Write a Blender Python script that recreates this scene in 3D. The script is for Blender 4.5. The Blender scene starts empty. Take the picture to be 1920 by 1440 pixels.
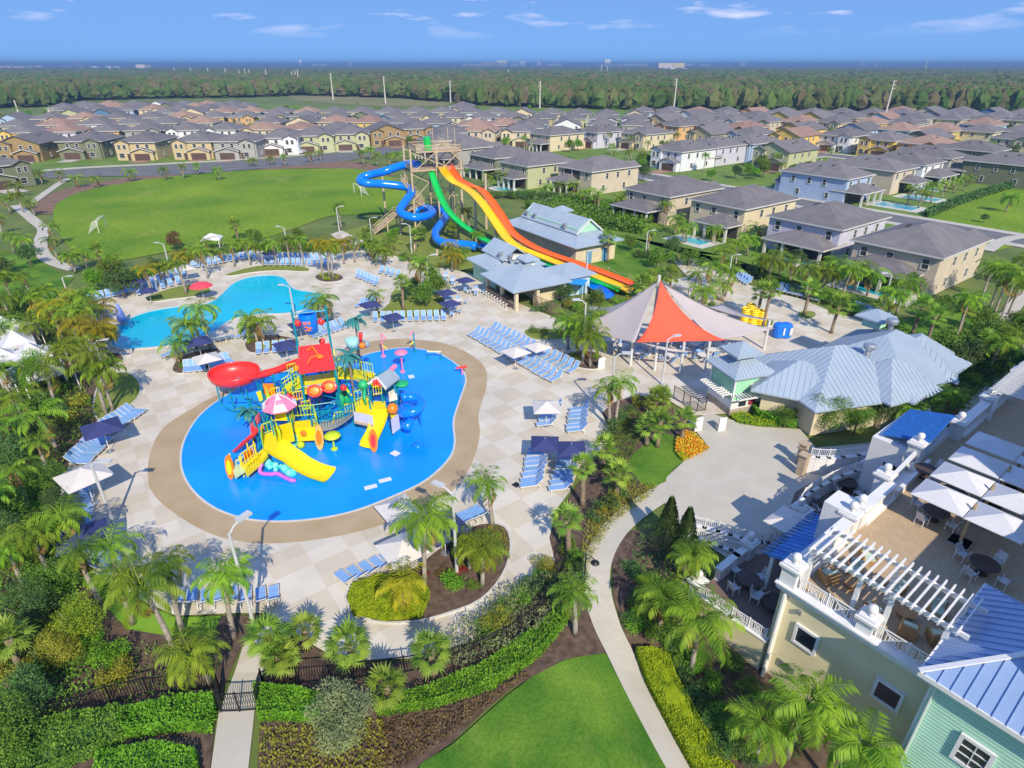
import bpy, bmesh, math, random
from mathutils import Vector, Matrix
R = math.radians
rnd = random.Random(7)
scene = bpy.context.scene
COL = scene.collection

# ---------------------------------------------------------------- camera
F_PX, CAM_H = 1150.0, 30.0
TH = math.atan(600.0 / F_PX)
CT, ST = math.cos(TH), math.sin(TH)
cam_data = bpy.data.cameras.new("camera")
cam_data.sensor_width = 36.0
cam_data.lens = F_PX / 1920.0 * 36.0
cam_data.clip_start = 0.5
cam_data.clip_end = 120000.0
cam = bpy.data.objects.new("camera", cam_data)
COL.objects.link(cam)
cam.location = (0, 0, CAM_H)
cam.rotation_euler = (math.pi / 2 - TH, 0, 0)
scene.camera = cam

# ---------------------------------------------------------------- light and sky
SUN_EL = R(38.0)
SH = Vector((-0.30, 0.954, 0)).normalized()          # the way shadows fall
w = bpy.data.worlds.new("World")
scene.world = w
w.use_nodes = True
nt = w.node_tree
for n in list(nt.nodes): nt.nodes.remove(n)
wo = nt.nodes.new("ShaderNodeOutputWorld")
bg = nt.nodes.new("ShaderNodeBackground")
sky = nt.nodes.new("ShaderNodeTexSky")
sky.sky_type = 'NISHITA'
sky.sun_disc = False
sky.sun_elevation = SUN_EL
sky.sun_rotation = math.atan2(-SH.x, -SH.y)
sky.air_density = 1.0
sky.dust_density = 0.2
sky.ozone_density = 3.0
sky.altitude = 50
hs = nt.nodes.new("ShaderNodeHueSaturation")
hs.inputs['Hue'].default_value = 0.5
hs.inputs['Saturation'].default_value = 1.05
hs.inputs['Value'].default_value = 1.0
tcs = nt.nodes.new("ShaderNodeTexCoord"); mps = nt.nodes.new("ShaderNodeMapping"); mps.vector_type = 'POINT'
mps.inputs['Location'].default_value = (0, 0, 0.40)
nrm_ = nt.nodes.new("ShaderNodeVectorMath"); nrm_.operation = 'NORMALIZE'
nt.links.new(tcs.outputs['Generated'], mps.inputs[0]); nt.links.new(mps.outputs[0], nrm_.inputs[0]); nt.links.new(nrm_.outputs[0], sky.inputs[0])
tint = nt.nodes.new("ShaderNodeMixRGB"); tint.blend_type = 'MULTIPLY'; tint.inputs[0].default_value = 1.0; tint.inputs[2].default_value = (0.75, 1.0, 1.2, 1)
nt.links.new(sky.outputs[0], tint.inputs[1])
spz = nt.nodes.new("ShaderNodeSeparateXYZ"); nt.links.new(tcs.outputs['Generated'], spz.inputs[0])
gr = nt.nodes.new("ShaderNodeValToRGB")
for _ in range(1): gr.color_ramp.elements.new(0.12)
for e, (ps_, c_) in zip(gr.color_ramp.elements, ((0.0, (0.175, 0.340, 0.620, 1)), (0.12, (0.150, 0.255, 0.530, 1)), (1.0, (0.080, 0.19, 0.47, 1)))): e.position = ps_; e.color = c_
nt.links.new(spz.outputs[2], gr.inputs[0])
gm = nt.nodes.new("ShaderNodeVectorMath"); gm.operation = 'SCALE'; gm.inputs['Scale'].default_value = 8.4; nt.links.new(gr.outputs[0], gm.inputs[0])
mk = nt.nodes.new("ShaderNodeMixRGB"); mk.inputs[0].default_value = 0.78
nt.links.new(tint.outputs[0], mk.inputs[1]); nt.links.new(gm.outputs[0], mk.inputs[2]); nt.links.new(mk.outputs[0], hs.inputs['Color'])
# small fair-weather clouds, placed on the sky's own directions
tc = nt.nodes.new("ShaderNodeTexCoord")
mp = nt.nodes.new("ShaderNodeMapping"); mp.inputs['Scale'].default_value = (5.5, 5.5, 30.0)
mp.inputs['Location'].default_value = (0.9, 0.0, 0.0)
no = nt.nodes.new("ShaderNodeTexNoise"); no.inputs['Scale'].default_value = 1.6; no.inputs['Detail'].default_value = 6
cr = nt.nodes.new("ShaderNodeValToRGB")
cr.color_ramp.elements[0].position = 0.56; cr.color_ramp.elements[0].color = (0, 0, 0, 1)
cr.color_ramp.elements[1].position = 0.70; cr.color_ramp.elements[1].color = (1, 1, 1, 1)
sp = nt.nodes.new("ShaderNodeSeparateXYZ")
m1 = nt.nodes.new("ShaderNodeMapRange"); m1.inputs[1].default_value = 0.03; m1.inputs[2].default_value = 0.075
mu = nt.nodes.new("ShaderNodeMath"); mu.operation = 'MULTIPLY'
mu2 = nt.nodes.new("ShaderNodeMath"); mu2.operation = 'MULTIPLY'; mu2.inputs[1].default_value = 0.75
mx = nt.nodes.new("ShaderNodeMixRGB"); mx.inputs[2].default_value = (7.5, 6.6, 7.2, 1)
nt.links.new(tc.outputs['Generated'], mp.inputs[0]); nt.links.new(mp.outputs[0], no.inputs['Vector'])
nt.links.new(no.outputs[0], cr.inputs[0]); nt.links.new(tc.outputs['Generated'], sp.inputs[0])
nt.links.new(sp.outputs[2], m1.inputs[0]); nt.links.new(cr.outputs[0], mu.inputs[0]); nt.links.new(m1.outputs[0], mu.inputs[1])
nt.links.new(mu.outputs[0], mu2.inputs[0]); nt.links.new(mu2.outputs[0], mx.inputs[0]); nt.links.new(hs.outputs[0], mx.inputs[1])
nt.links.new(mx.outputs[0], bg.inputs[0]); nt.links.new(bg.outputs[0], wo.inputs[0])
bg.inputs[1].default_value = 0.15
sd = bpy.data.lights.new("sun", 'SUN'); sd.energy = 4.35; sd.angle = R(0.5); sd.color = (1.0, 0.89, 0.70)
so = bpy.data.objects.new("sun", sd); COL.objects.link(so)
dv = Vector((SH.x * math.cos(SUN_EL), SH.y * math.cos(SUN_EL), -math.sin(SUN_EL)))
so.rotation_euler = dv.to_track_quat('-Z', 'Y').to_euler()
so.location = (0, -50, 90)
scene.view_settings.view_transform = 'Standard'
scene.view_settings.look = 'None'
scene.view_settings.exposure = 0.36
scene.view_settings.gamma = 1.0
scene.cycles.max_bounces = 6
scene.cycles.volume_bounces = 0
scene.cycles.transparent_max_bounces = 6

# ---------------------------------------------------------------- survey helpers
def sm(t): t = max(0.0, min(1.0, t)); return t * t * (3 - 2 * t)
def hgt(X, Y):
    """height of the ground: level, falling away near the clubhouse garden"""
    return -2.6 * sm((X - 2.5) / 8.0) * sm((33.0 - Y) / 10.0)
def P(px, py, z=0.0):
    dy = (py - 720) / F_PX
    t = (CAM_H - z) / (dy * CT + ST)
    return Vector((t * (px - 960) / F_PX, t * (CT - dy * ST), z))
def G(px, py):
    z = 0.0
    for _ in range(12):
        p = P(px, py, z)
        z = hgt(p.x, p.y)
    return P(px, py, z)
def HT(base, ytop):
    """height of a thing standing at base whose top is at picture row ytop"""
    dy = (ytop - 720) / F_PX
    return CAM_H - base[1] * (dy * CT + ST) / (CT - dy * ST)
def PIX(p):
    d = p[1] * CT - (p[2] - CAM_H) * ST
    return (960 + F_PX * p[0] / d, 720 - F_PX * (p[1] * ST + (p[2] - CAM_H) * CT) / d)

# ---------------------------------------------------------------- materials
MATS = {}
def mat(name, col, rough=0.6, var=0.12, scale=2.0, bump=0.0, metal=0.0, col2=None, spec=0.5, detail=3.0, bscale=None, rand=0.0, coat=0.0, trans=0.0):
    if name in MATS: return MATS[name]
    m = bpy.data.materials.new(name); m.use_nodes = True
    n = m.node_tree; b = n.nodes['Principled BSDF']
    b.inputs['Roughness'].default_value = rough
    b.inputs['Metallic'].default_value = metal
    b.inputs['Specular IOR Level'].default_value = spec
    b.inputs['Coat Weight'].default_value = coat
    tcn = n.nodes.new('ShaderNodeTexCoord'); geo = n.nodes.new('ShaderNodeNewGeometry')
    nz = n.nodes.new('ShaderNodeTexNoise'); nz.inputs['Scale'].default_value = scale; nz.inputs['Detail'].default_value = detail
    n.links.new(geo.outputs['Position'], nz.inputs['Vector'])
    ramp = n.nodes.new('ShaderNodeMapRange'); ramp.inputs[1].default_value = 0.3; ramp.inputs[2].default_value = 0.7
    n.links.new(nz.outputs[0], ramp.inputs[0])
    mixn = n.nodes.new('ShaderNodeMixRGB')
    c = Vector(col)
    if col2 is None:
        a_, b_ = c * (1 - var), c * (1 + var)
    else:
        a_, b_ = c, Vector(col2)
    mixn.inputs[1].default_value = (min(a_[0], 1), min(a_[1], 1), min(a_[2], 1), 1)
    mixn.inputs[2].default_value = (min(b_[0], 1), min(b_[1], 1), min(b_[2], 1), 1)
    n.links.new(ramp.outputs[0], mixn.inputs[0])
    out = mixn.outputs[0]
    if rand > 0:
        oi = n.nodes.new('ShaderNodeObjectInfo')
        h = n.nodes.new('ShaderNodeHueSaturation')
        r1 = n.nodes.new('ShaderNodeMapRange'); r1.inputs[3].default_value = 1 - rand; r1.inputs[4].default_value = 1 + rand
        r2 = n.nodes.new('ShaderNodeMapRange'); r2.inputs[3].default_value = 0.5 - rand * 0.07; r2.inputs[4].default_value = 0.5 + rand * 0.07
        n.links.new(oi.outputs['Random'], r1.inputs[0]); n.links.new(oi.outputs['Random'], r2.inputs[0])
        n.links.new(r1.outputs[0], h.inputs['Value']); n.links.new(r2.outputs[0], h.inputs['Hue'])
        n.links.new(out, h.inputs['Color']); out = h.outputs[0]
    n.links.new(out, b.inputs['Base Color'])
    if trans > 0:
        tr = n.nodes.new('ShaderNodeBsdfTranslucent'); ms = n.nodes.new('ShaderNodeMixShader'); ms.inputs[0].default_value = trans
        n.links.new(out, tr.inputs[0]); n.links.new(b.outputs[0], ms.inputs[1]); n.links.new(tr.outputs[0], ms.inputs[2])
        n.links.new(ms.outputs[0], n.nodes['Material Output'].inputs['Surface'])
    if bump > 0:
        nb = n.nodes.new('ShaderNodeTexNoise'); nb.inputs['Scale'].default_value = bscale or scale * 6; nb.inputs['Detail'].default_value = 4
        n.links.new(geo.outputs['Position'], nb.inputs['Vector'])
        bp = n.nodes.new('ShaderNodeBump'); bp.inputs['Strength'].default_value = bump; bp.inputs['Distance'].default_value = 0.05
        n.links.new(nb.outputs[0], bp.inputs['Height']); n.links.new(bp.outputs[0], b.inputs['Normal'])
    MATS[name] = m
    return m
def leafmat(name, dark, light, scale=1.3, rand=0.15, trans=0.35):
    return mat(name, dark, rough=0.55, col2=light, scale=scale, rand=rand, spec=0.25, trans=trans, detail=2.0)

def grassmat(name, c1, c2, c3, scale):
    """lawn: two greens, dry patches and a fine mottling"""
    m = mat(name, c1, 0.92, col2=c2, scale=scale, detail=9, bump=0.5, bscale=16, spec=0.15)
    n = m.node_tree; b = n.nodes['Principled BSDF']; src = b.inputs['Base Color'].links[0].from_socket
    g = n.nodes.new('ShaderNodeNewGeometry'); nz = n.nodes.new('ShaderNodeTexNoise'); nz.inputs['Scale'].default_value = scale * 2.3; nz.inputs['Detail'].default_value = 10; nz.inputs['Roughness'].default_value = .7
    mp_ = n.nodes.new('ShaderNodeMapping'); mp_.inputs['Rotation'].default_value = (0, 0, .6); mp_.inputs['Scale'].default_value = (1, .45, 1); mp_.inputs['Location'].default_value = (31, 7, 0)
    n.links.new(g.outputs['Position'], mp_.inputs[0]); n.links.new(mp_.outputs[0], nz.inputs['Vector'])
    r = n.nodes.new('ShaderNodeMapRange'); r.inputs[1].default_value = .54; r.inputs[2].default_value = .74; r.inputs[4].default_value = .75; n.links.new(nz.outputs[0], r.inputs[0])
    x = n.nodes.new('ShaderNodeMixRGB'); x.inputs[2].default_value = (*c3, 1); n.links.new(r.outputs[0], x.inputs[0]); n.links.new(src, x.inputs[1])
    f = n.nodes.new('ShaderNodeTexNoise'); f.inputs['Scale'].default_value = scale * 26; f.inputs['Detail'].default_value = 6; n.links.new(g.outputs['Position'], f.inputs['Vector'])
    r2 = n.nodes.new('ShaderNodeMapRange'); r2.inputs[1].default_value = .3; r2.inputs[2].default_value = .7; r2.inputs[3].default_value = .78; r2.inputs[4].default_value = 1.22; n.links.new(f.outputs[0], r2.inputs[0])
    h = n.nodes.new('ShaderNodeHueSaturation'); n.links.new(r2.outputs[0], h.inputs['Value']); n.links.new(x.outputs[0], h.inputs['Color']); n.links.new(h.outputs[0], b.inputs['Base Color'])
    return m

# ---------------------------------------------------------------- mesh builder
class MB:
    def __init__(s): s.v = []; s.f = []; s.m = []; s.cur = 0
    def add(s, vs, fs):
        o = len(s.v); s.v += [tuple(x) for x in vs]
        for f in fs: s.f.append(tuple(i + o for i in f)); s.m.append(s.cur)
        return s
    def mi(s, i): s.cur = i; return s
    def box(s, c, d, rz=0.0, M=None):
        hx, hy, hz = d[0] / 2, d[1] / 2, d[2] / 2
        pts = [Vector((x * hx, y * hy, z * hz)) for x in (-1, 1) for y in (-1, 1) for z in (-1, 1)]
        if M is None: M = Matrix.Rotation(rz, 3, 'Z')
        pts = [M @ p + Vector(c) for p in pts]
        return s.add(pts, [(0, 1, 3, 2), (4, 6, 7, 5), (0, 4, 5, 1), (2, 3, 7, 6), (0, 2, 6, 4), (1, 5, 7, 3)])
    def beam(s, a, b, wd, ht, up=(0, 0, 1)):
        a = Vector(a); b = Vector(b); d = (b - a); L = d.length
        if L < 1e-6: return s
        x = d.normalized(); u = Vector(up)
        y = u.cross(x)
        if y.length < 1e-4: y = Vector((0, 1, 0)).cross(x)
        y.normalize(); z = x.cross(y)
        M = Matrix((x, y, z)).transposed()
        return s.box((a + b) / 2, (L, wd, ht), M=M)
    def tube(s, pts, r, n=8, closed=False, cap=True):
        pts = [Vector(p) for p in pts]; N = len(pts)
        rs = r if isinstance(r, (list, tuple)) else [r] * N
        o = len(s.v); prev = None
        for i, p in enumerate(pts):
            if closed: d = pts[(i + 1) % N] - pts[i - 1]
            else: d = pts[min(i + 1, N - 1)] - pts[max(i - 1, 0)]
            d.normalize()
            if prev is None:
                a = Vector((0, 0, 1)) if abs(d.z) < 0.9 else Vector((1, 0, 0))
                y = a.cross(d).normalized()
            else:
                y = (prev - d * prev.dot(d)).normalized()
            prev = y; x = d.cross(y)
            for k in range(n):
                t = 2 * math.pi * k / n
                s.v.append(tuple(p + (y * math.cos(t) + x * math.sin(t)) * rs[i]))
        rng = N if closed else N - 1
        for i in range(rng):
            for k in range(n):
                a = o + i * n + k; b = o + i * n + (k + 1) % n
                c = o + ((i + 1) % N) * n + (k + 1) % n; d2 = o + ((i + 1) % N) * n + k
                s.f.append((a, b, c, d2)); s.m.append(s.cur)
        if cap and not closed:
            s.f.append(tuple(o + k for k in range(n))[::-1]); s.m.append(s.cur)
            s.f.append(tuple(o + (N - 1) * n + k for k in range(n))); s.m.append(s.cur)
        return s
    def lathe(s, c, prof, n=12, sx=1.0, sy=1.0):
        o = len(s.v); c = Vector(c)
        for r, z in prof:
            for k in range(n):
                t = 2 * math.pi * k / n
                s.v.append((c.x + r * sx * math.cos(t), c.y + r * sy * math.sin(t), c.z + z))
        for i in range(len(prof) - 1):
            for k in range(n):
                s.f.append((o + i * n + k, o + i * n + (k + 1) % n, o + (i + 1) * n + (k + 1) % n, o + (i + 1) * n + k)); s.m.append(s.cur)
        if prof[0][0] > 1e-4: s.f.append(tuple(o + k for k in range(n))[::-1]); s.m.append(s.cur)
        if prof[-1][0] > 1e-4: s.f.append(tuple(o + (len(prof) - 1) * n + k for k in range(n))); s.m.append(s.cur)
        return s
    def ball(s, c, r, n=10, sz=1.0):
        m = 6
        return s.lathe(c, [(max(1e-5, r * math.sin(math.pi * i / m)), -r * sz * math.cos(math.pi * i / m)) for i in range(m + 1)], n)
    def prism(s, poly, z0, z1):
        n = len(poly); o = len(s.v)
        ar = sum(poly[i][0] * poly[(i + 1) % n][1] - poly[(i + 1) % n][0] * poly[i][1] for i in range(n))
        if ar < 0: poly = poly[::-1]
        for z in (z0, z1):
            for p in poly: s.v.append((p[0], p[1], z))
        s.f.append(tuple(range(o, o + n))[::-1]); s.m.append(s.cur)
        s.f.append(tuple(range(o + n, o + 2 * n))); s.m.append(s.cur)
        for i in range(n):
            j = (i + 1) % n
            s.f.append((o + i, o + j, o + n + j, o + n + i)); s.m.append(s.cur)
        return s
    def slab(s, pts, t):
        """polygon in space thickened downwards by t"""
        n = len(pts); o = len(s.v)
        pts = [Vector(p) for p in pts]
        nrm = (pts[1] - pts[0]).cross(pts[2] - pts[0])
        if nrm.z < 0: pts = pts[::-1]
        for p in pts: s.v.append(tuple(p))
        for p in pts: s.v.append((p.x, p.y, p.z - t))
        s.f.append(tuple(range(o, o + n))); s.m.append(s.cur)
        s.f.append(tuple(range(o + n, o + 2 * n))[::-1]); s.m.append(s.cur)
        for i in range(n):
            j = (i + 1) % n
            s.f.append((o + i, o + n + i, o + n + j, o + j)); s.m.append(s.cur)
        return s
    def mesh(s, name, mats, smooth=False):
        me = bpy.data.meshes.new(name)
        me.from_pydata(s.v, [], s.f)
        for m in (mats if isinstance(mats, (list, tuple)) else [mats]): me.materials.append(m)
        if max(s.m, default=0) > 0: me.polygons.foreach_set('material_index', s.m)
        if smooth: me.polygons.foreach_set('use_smooth', [True] * len(me.polygons))
        me.update()
        return me
    def obj(s, name, mats, parent=None, smooth=False, loc=None, rz=0.0, **kw):
        o = bpy.data.objects.new(name, s.mesh(name, mats, smooth)); COL.objects.link(o)
        if loc is not None: o.location = loc
        if rz: o.rotation_euler = (0, 0, rz)
        if parent is not None: o.parent = parent
        if kw: tag(o, **kw)
        return o
def tag(o, label=None, cat=None, group=None, kind=None):
    if label: o['label'] = label
    if cat: o['category'] = cat
    if group: o['group'] = group
    if kind: o['kind'] = kind
    return o
def empty(name, loc, rz=0.0, label=None, cat=None, group=None):
    o = bpy.data.objects.new(name, None); COL.objects.link(o)
    o.empty_display_size = 0.3
    o.location = loc; o.rotation_euler = (0, 0, rz)
    return tag(o, label, cat, group)
KIDS = {}
def kids(o):
    return [c for c in o.children]
# a light registry of children (object.children is slow in big scenes)
class Proto:
    def __init__(s, root, parts): s.root = root; s.parts = parts; s.used = False
    def put(s, loc, rz=0.0, scale=1.0, label=None, group=None, cat=None, matmap=None, tweak=None):
        first = not s.used; s.used = True
        r = s.root if first else s.root.copy()
        if not first: COL.objects.link(r)
        r.location = loc; r.rotation_euler = (0, 0, rz)
        r.scale = scale if isinstance(scale, (tuple, list)) else (scale,) * 3
        tag(r, label, cat, group)
        new = {}
        if first: new = {id(p): p for p, _ in s.parts}; new[id(s.root)] = r
        else:
            new[id(s.root)] = r
            for p, par in s.parts:
                c = p.copy(); COL.objects.link(c)
                c.parent = new[id(par)]; new[id(p)] = c
        if matmap or tweak:
            for p, _ in s.parts:
                c = new[id(p)]
                base = p.name.split('.')[0]
                if matmap and base in matmap:
                    c.material_slots[0].link = 'OBJECT'; c.material_slots[0].material = matmap[base]
                if tweak: tweak(base, c, p)
        return r
def proto(root, parts):
    return Proto(root, parts)
ORD = ['', 'first', 'second', 'third', 'fourth', 'fifth', 'sixth', 'seventh', 'eighth', 'ninth', 'tenth', 'eleventh', 'twelfth', 'thirteenth',
       'fourteenth', 'fifteenth', 'sixteenth', 'seventeenth', 'eighteenth', 'nineteenth', 'twentieth']
def ordn(i):
    if i <= 20: return ORD[i]
    t, u = divmod(i, 10)
    tens = ['', '', 'twenty', 'thirty', 'forty', 'fifty', 'sixty', 'seventy'][t]
    if u == 0: return {20: 'twentieth', 30: 'thirtieth', 40: 'fortieth', 50: 'fiftieth', 60: 'sixtieth', 70: 'seventieth'}[i]
    return tens + '-' + ORD[u]
def spline(pts, n=8, closed=False):
    """Catmull-Rom through points"""
    pts = [Vector(p) for p in pts]; N = len(pts); out = []
    rng = N if closed else N - 1
    for i in range(rng):
        if closed: a, b, c, d = pts[i - 1], pts[i], pts[(i + 1) % N], pts[(i + 2) % N]
        else: a, b, c, d = pts[max(i - 1, 0)], pts[i], pts[i + 1], pts[min(i + 2, N - 1)]
        for k in range(n):
            t = k / n
            out.append(0.5 * ((2 * b) + (c - a) * t + (2 * a - 5 * b + 4 * c - d) * t * t + (3 * b - a - 3 * c + d) * t ** 3))
    if not closed: out.append(pts[-1])
    return out
def pip(x, y, poly):
    c = False; j = len(poly) - 1
    for i in range(len(poly)):
        xi, yi = poly[i][0], poly[i][1]; xj, yj = poly[j][0], poly[j][1]
        if (yi > y) != (yj > y) and x < (xj - xi) * (y - yi) / (yj - yi) + xi: c = not c
        j = i
    return c
def W(pts, smooth_n=0, closed=True, z=0.0):
    q = [P(a, b, z) for a, b in pts]
    if smooth_n: q = spline(q, smooth_n, closed)
    return [(p.x, p.y) for p in q]
def WG(pts, smooth_n=0, closed=True):
    q = [G(a, b) for a, b in pts]
    if smooth_n: q = spline(q, smooth_n, closed)
    return [(p.x, p.y) for p in q]
def sheet(name, poly, z, m, kind='structure', terrain=True, kerb=None, **kw):
    """flat ground sheet that follows the terrain where it falls"""
    bm = bmesh.new()
    vs = [bm.verts.new((p[0], p[1], 0)) for p in poly]
    f = bm.faces.new(vs)
    if f.normal.z < 0: bmesh.ops.reverse_faces(bm, faces=[f])
    xs = [p[0] for p in poly]; ys = [p[1] for p in poly]
    if terrain and max(xs) > 2.5 and min(ys) < 33:
        x = 2.6
        while x < min(max(xs), 60):
            if x > min(xs): bmesh.ops.bisect_plane(bm, geom=bm.verts[:] + bm.edges[:] + bm.faces[:], plane_co=(x, 0, 0), plane_no=(1, 0, 0))
            x += 0.9
            if x > 11: break
        y = 33.0
        while y > max(min(ys), -20):
            if y < max(ys): bmesh.ops.bisect_plane(bm, geom=bm.verts[:] + bm.edges[:] + bm.faces[:], plane_co=(0, y, 0), plane_no=(0, 1, 0))
            y -= 0.9
            if y < 22: break
    bmesh.ops.triangulate(bm, faces=bm.faces[:])
    for v in bm.verts: v.co.z = hgt(v.co.x, v.co.y) + z
    bmesh.ops.recalc_face_normals(bm, faces=bm.faces[:])
    if sum(f.normal.z for f in bm.faces) < 0: bmesh.ops.reverse_faces(bm, faces=bm.faces[:])
    me = bpy.data.meshes.new(name); bm.to_mesh(me); bm.free(); me.materials.append(m)
    o = bpy.data.objects.new(name, me); COL.objects.link(o)
    return tag(o, kind=kind, **kw)
# ================================================================ ground and setting
M_far = mat('far_land', (0.020, 0.040, 0.012), 0.95, col2=(0.055, 0.075, 0.028), scale=0.006, detail=8)
M_turf = grassmat('turf', (0.09, 0.20, 0.012), (0.20, 0.30, 0.022), (0.27, 0.29, 0.07), 0.05)
M_lawn = grassmat('lawn_grass', (0.035, 0.13, 0.012), (0.15, 0.27, 0.028), (0.22, 0.25, 0.06), 0.25)
M_olive = mat('olive_grass', (0.14, 0.19, 0.02), 0.9, col2=(0.21, 0.25, 0.04), scale=0.5, bump=0.4, bscale=14, detail=5)
M_mulch = mat('mulch', (0.06, 0.038, 0.026), 0.95, col2=(0.15, 0.10, 0.072), scale=2.2, bump=0.6, bscale=18, detail=8)
M_red = mat('red_mulch', (0.15, 0.085, 0.055), 0.95, col2=(0.23, 0.15, 0.10), scale=0.5, bump=0.5, bscale=5, detail=7)
M_conc = mat('path_concrete', (0.45, 0.42, 0.355), 0.8, col2=(0.51, 0.48, 0.415), scale=0.5, bump=0.08, bscale=30, detail=8)
M_road = mat('asphalt', (0.115, 0.118, 0.125), 0.85, col2=(0.16, 0.162, 0.17), scale=0.25, detail=8)
M_brick = mat('paver_drive', (0.28, 0.15, 0.10), 0.85, col2=(0.38, 0.24, 0.17), scale=1.2, detail=8)
M_ring = mat('tan_surround', (0.37, 0.27, 0.155), 0.8, col2=(0.44, 0.34, 0.215), scale=0.35, detail=7)
M_splash = mat('splash_blue', (0.001, 0.245, 0.84), 0.22, col2=(0.003, 0.335, 1.0), scale=0.16, detail=7, spec=0.5, bump=0.08, bscale=3)
M_white = mat('white_paint', (0.68, 0.68, 0.67), 0.45, var=0.04, scale=1.0)
M_coping = mat('pool_coping', (0.55, 0.54, 0.50), 0.6, var=0.1, scale=3)

def deck_material():
    m = bpy.data.materials.new('deck_pavers'); m.use_nodes = True
    n = m.node_tree; b = n.nodes['Principled BSDF']; b.inputs['Roughness'].default_value = 0.75
    g = n.nodes.new('ShaderNodeNewGeometry'); mpn = n.nodes.new('ShaderNodeMapping')
    mpn.inputs['Rotation'].default_value = (0, 0, R(-36)); mpn.inputs['Location'].default_value = (0.4, 0.7, 0.5)
    ch = n.nodes.new('ShaderNodeTexChecker'); ch.inputs['Scale'].default_value = 1 / 2.6
    ch.inputs[1].default_value = (0.545, 0.485, 0.385, 1); ch.inputs[2].default_value = (0.60, 0.555, 0.475, 1)
    n.links.new(g.outputs['Position'], mpn.inputs[0]); n.links.new(mpn.outputs[0], ch.inputs[0])
    nz = n.nodes.new('ShaderNodeTexNoise'); nz.inputs['Scale'].default_value = 0.35; nz.inputs['Detail'].default_value = 8
    n.links.new(g.outputs['Position'], nz.inputs['Vector'])
    # each slab its own shade
    vo = n.nodes.new('ShaderNodeTexVoronoi'); vo.inputs['Scale'].default_value = 1 / 2.6; vo.inputs['Randomness'].default_value = 0
    n.links.new(mpn.outputs[0], vo.inputs['Vector'])
    sepc = n.nodes.new('ShaderNodeSeparateColor'); n.links.new(vo.outputs['Color'], sepc.inputs[0])
    ad = n.nodes.new('ShaderNodeMath'); ad.operation = 'ADD'
    n.links.new(nz.outputs[0], ad.inputs[0]); n.links.new(sepc.outputs[0], ad.inputs[1])
    r = n.nodes.new('ShaderNodeMapRange'); r.inputs[1].default_value = 0.3; r.inputs[2].default_value = 1.7
    r.inputs[3].default_value = 0.88; r.inputs[4].default_value = 1.10
    n.links.new(ad.outputs[0], r.inputs[0])
    hn = n.nodes.new('ShaderNodeHueSaturation'); n.links.new(r.outputs[0], hn.inputs['Value']); n.links.new(ch.outputs[0], hn.inputs['Color'])
    n.links.new(hn.outputs[0], b.inputs['Base Color'])
    return m
M_deck = deck_material()
def water_material(name, c1, c2, sc=1.5):
    m = bpy.data.materials.new(name); m.use_nodes = True
    n = m.node_tree; b = n.nodes['Principled BSDF']; b.inputs['Roughness'].default_value = 0.08
    g = n.nodes.new('ShaderNodeNewGeometry')
    nz = n.nodes.new('ShaderNodeTexNoise'); nz.inputs['Scale'].default_value = 0.08; nz.inputs['Detail'].default_value = 2
    mxn = n.nodes.new('ShaderNodeMixRGB'); mxn.inputs[1].default_value = (*c1, 1); mxn.inputs[2].default_value = (*c2, 1)
    n.links.new(g.outputs['Position'], nz.inputs['Vector'])
    rr = n.nodes.new('ShaderNodeMapRange'); rr.inputs[1].default_value = 0.4; rr.inputs[2].default_value = 0.6
    n.links.new(nz.outputs[0], rr.inputs[0]); n.links.new(rr.outputs[0], mxn.inputs[0]); n.links.new(mxn.outputs[0], b.inputs['Base Color'])
    n2 = n.nodes.new('ShaderNodeTexNoise'); n2.inputs['Scale'].default_value = sc; n2.inputs['Detail'].default_value = 3
    n.links.new(g.outputs['Position'], n2.inputs['Vector'])
    bp = n.nodes.new('ShaderNodeBump'); bp.inputs['Strength'].default_value = 0.12; bp.inputs['Distance'].default_value = 0.03
    n.links.new(n2.outputs[0], bp.inputs['Height']); n.links.new(bp.outputs[0], b.inputs['Normal'])
    return m
M_water = water_material('pool_water', (0.0, 0.43, 0.64), (0.0, 0.50, 0.68))
M_water2 = water_material('garden_pool_water', (0.01, 0.36, 0.52), (0.03, 0.44, 0.55))

# base land: one sheet out to the horizon, with a fine patch where it falls away
def base_land():
    mb = MB()
    X = [-40000, -8000, -2500, -600, -150, 0] + [2.5 + 0.5 * i for i in range(18)] + [14, 30, 60, 150, 600, 2500, 8000, 40000]
    Y = [-3000, -400, -60, 0, 12] + [23 + 0.5 * i for i in range(21)] + [40, 100, 300, 900, 2500, 6000, 14000, 45000]
    for x in X:
        for y in Y: mb.v.append((x, y, hgt(x, y) - 0.08))
    m = len(Y)
    for i in range(len(X) - 1):
        for j in range(m - 1):
            mb.f.append((i * m + j, (i + 1) * m + j, (i + 1) * m + j + 1, i * m + j + 1)); mb.m.append(0)
    # near grass, far forest floor
    o = mb.obj('ground', [mat('ground_scrub', (0.075, 0.125, 0.02), 0.95, col2=(0.15, 0.19, 0.04), scale=0.12, detail=8, bump=0.4, bscale=6)])
    me = o.data; me.materials.append(M_far)
    for p in me.polygons:
        if p.center.y > 900 or abs(p.center.x) > 600: p.material_index = 1
    tag(o, kind='structure')
base_land()
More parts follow.
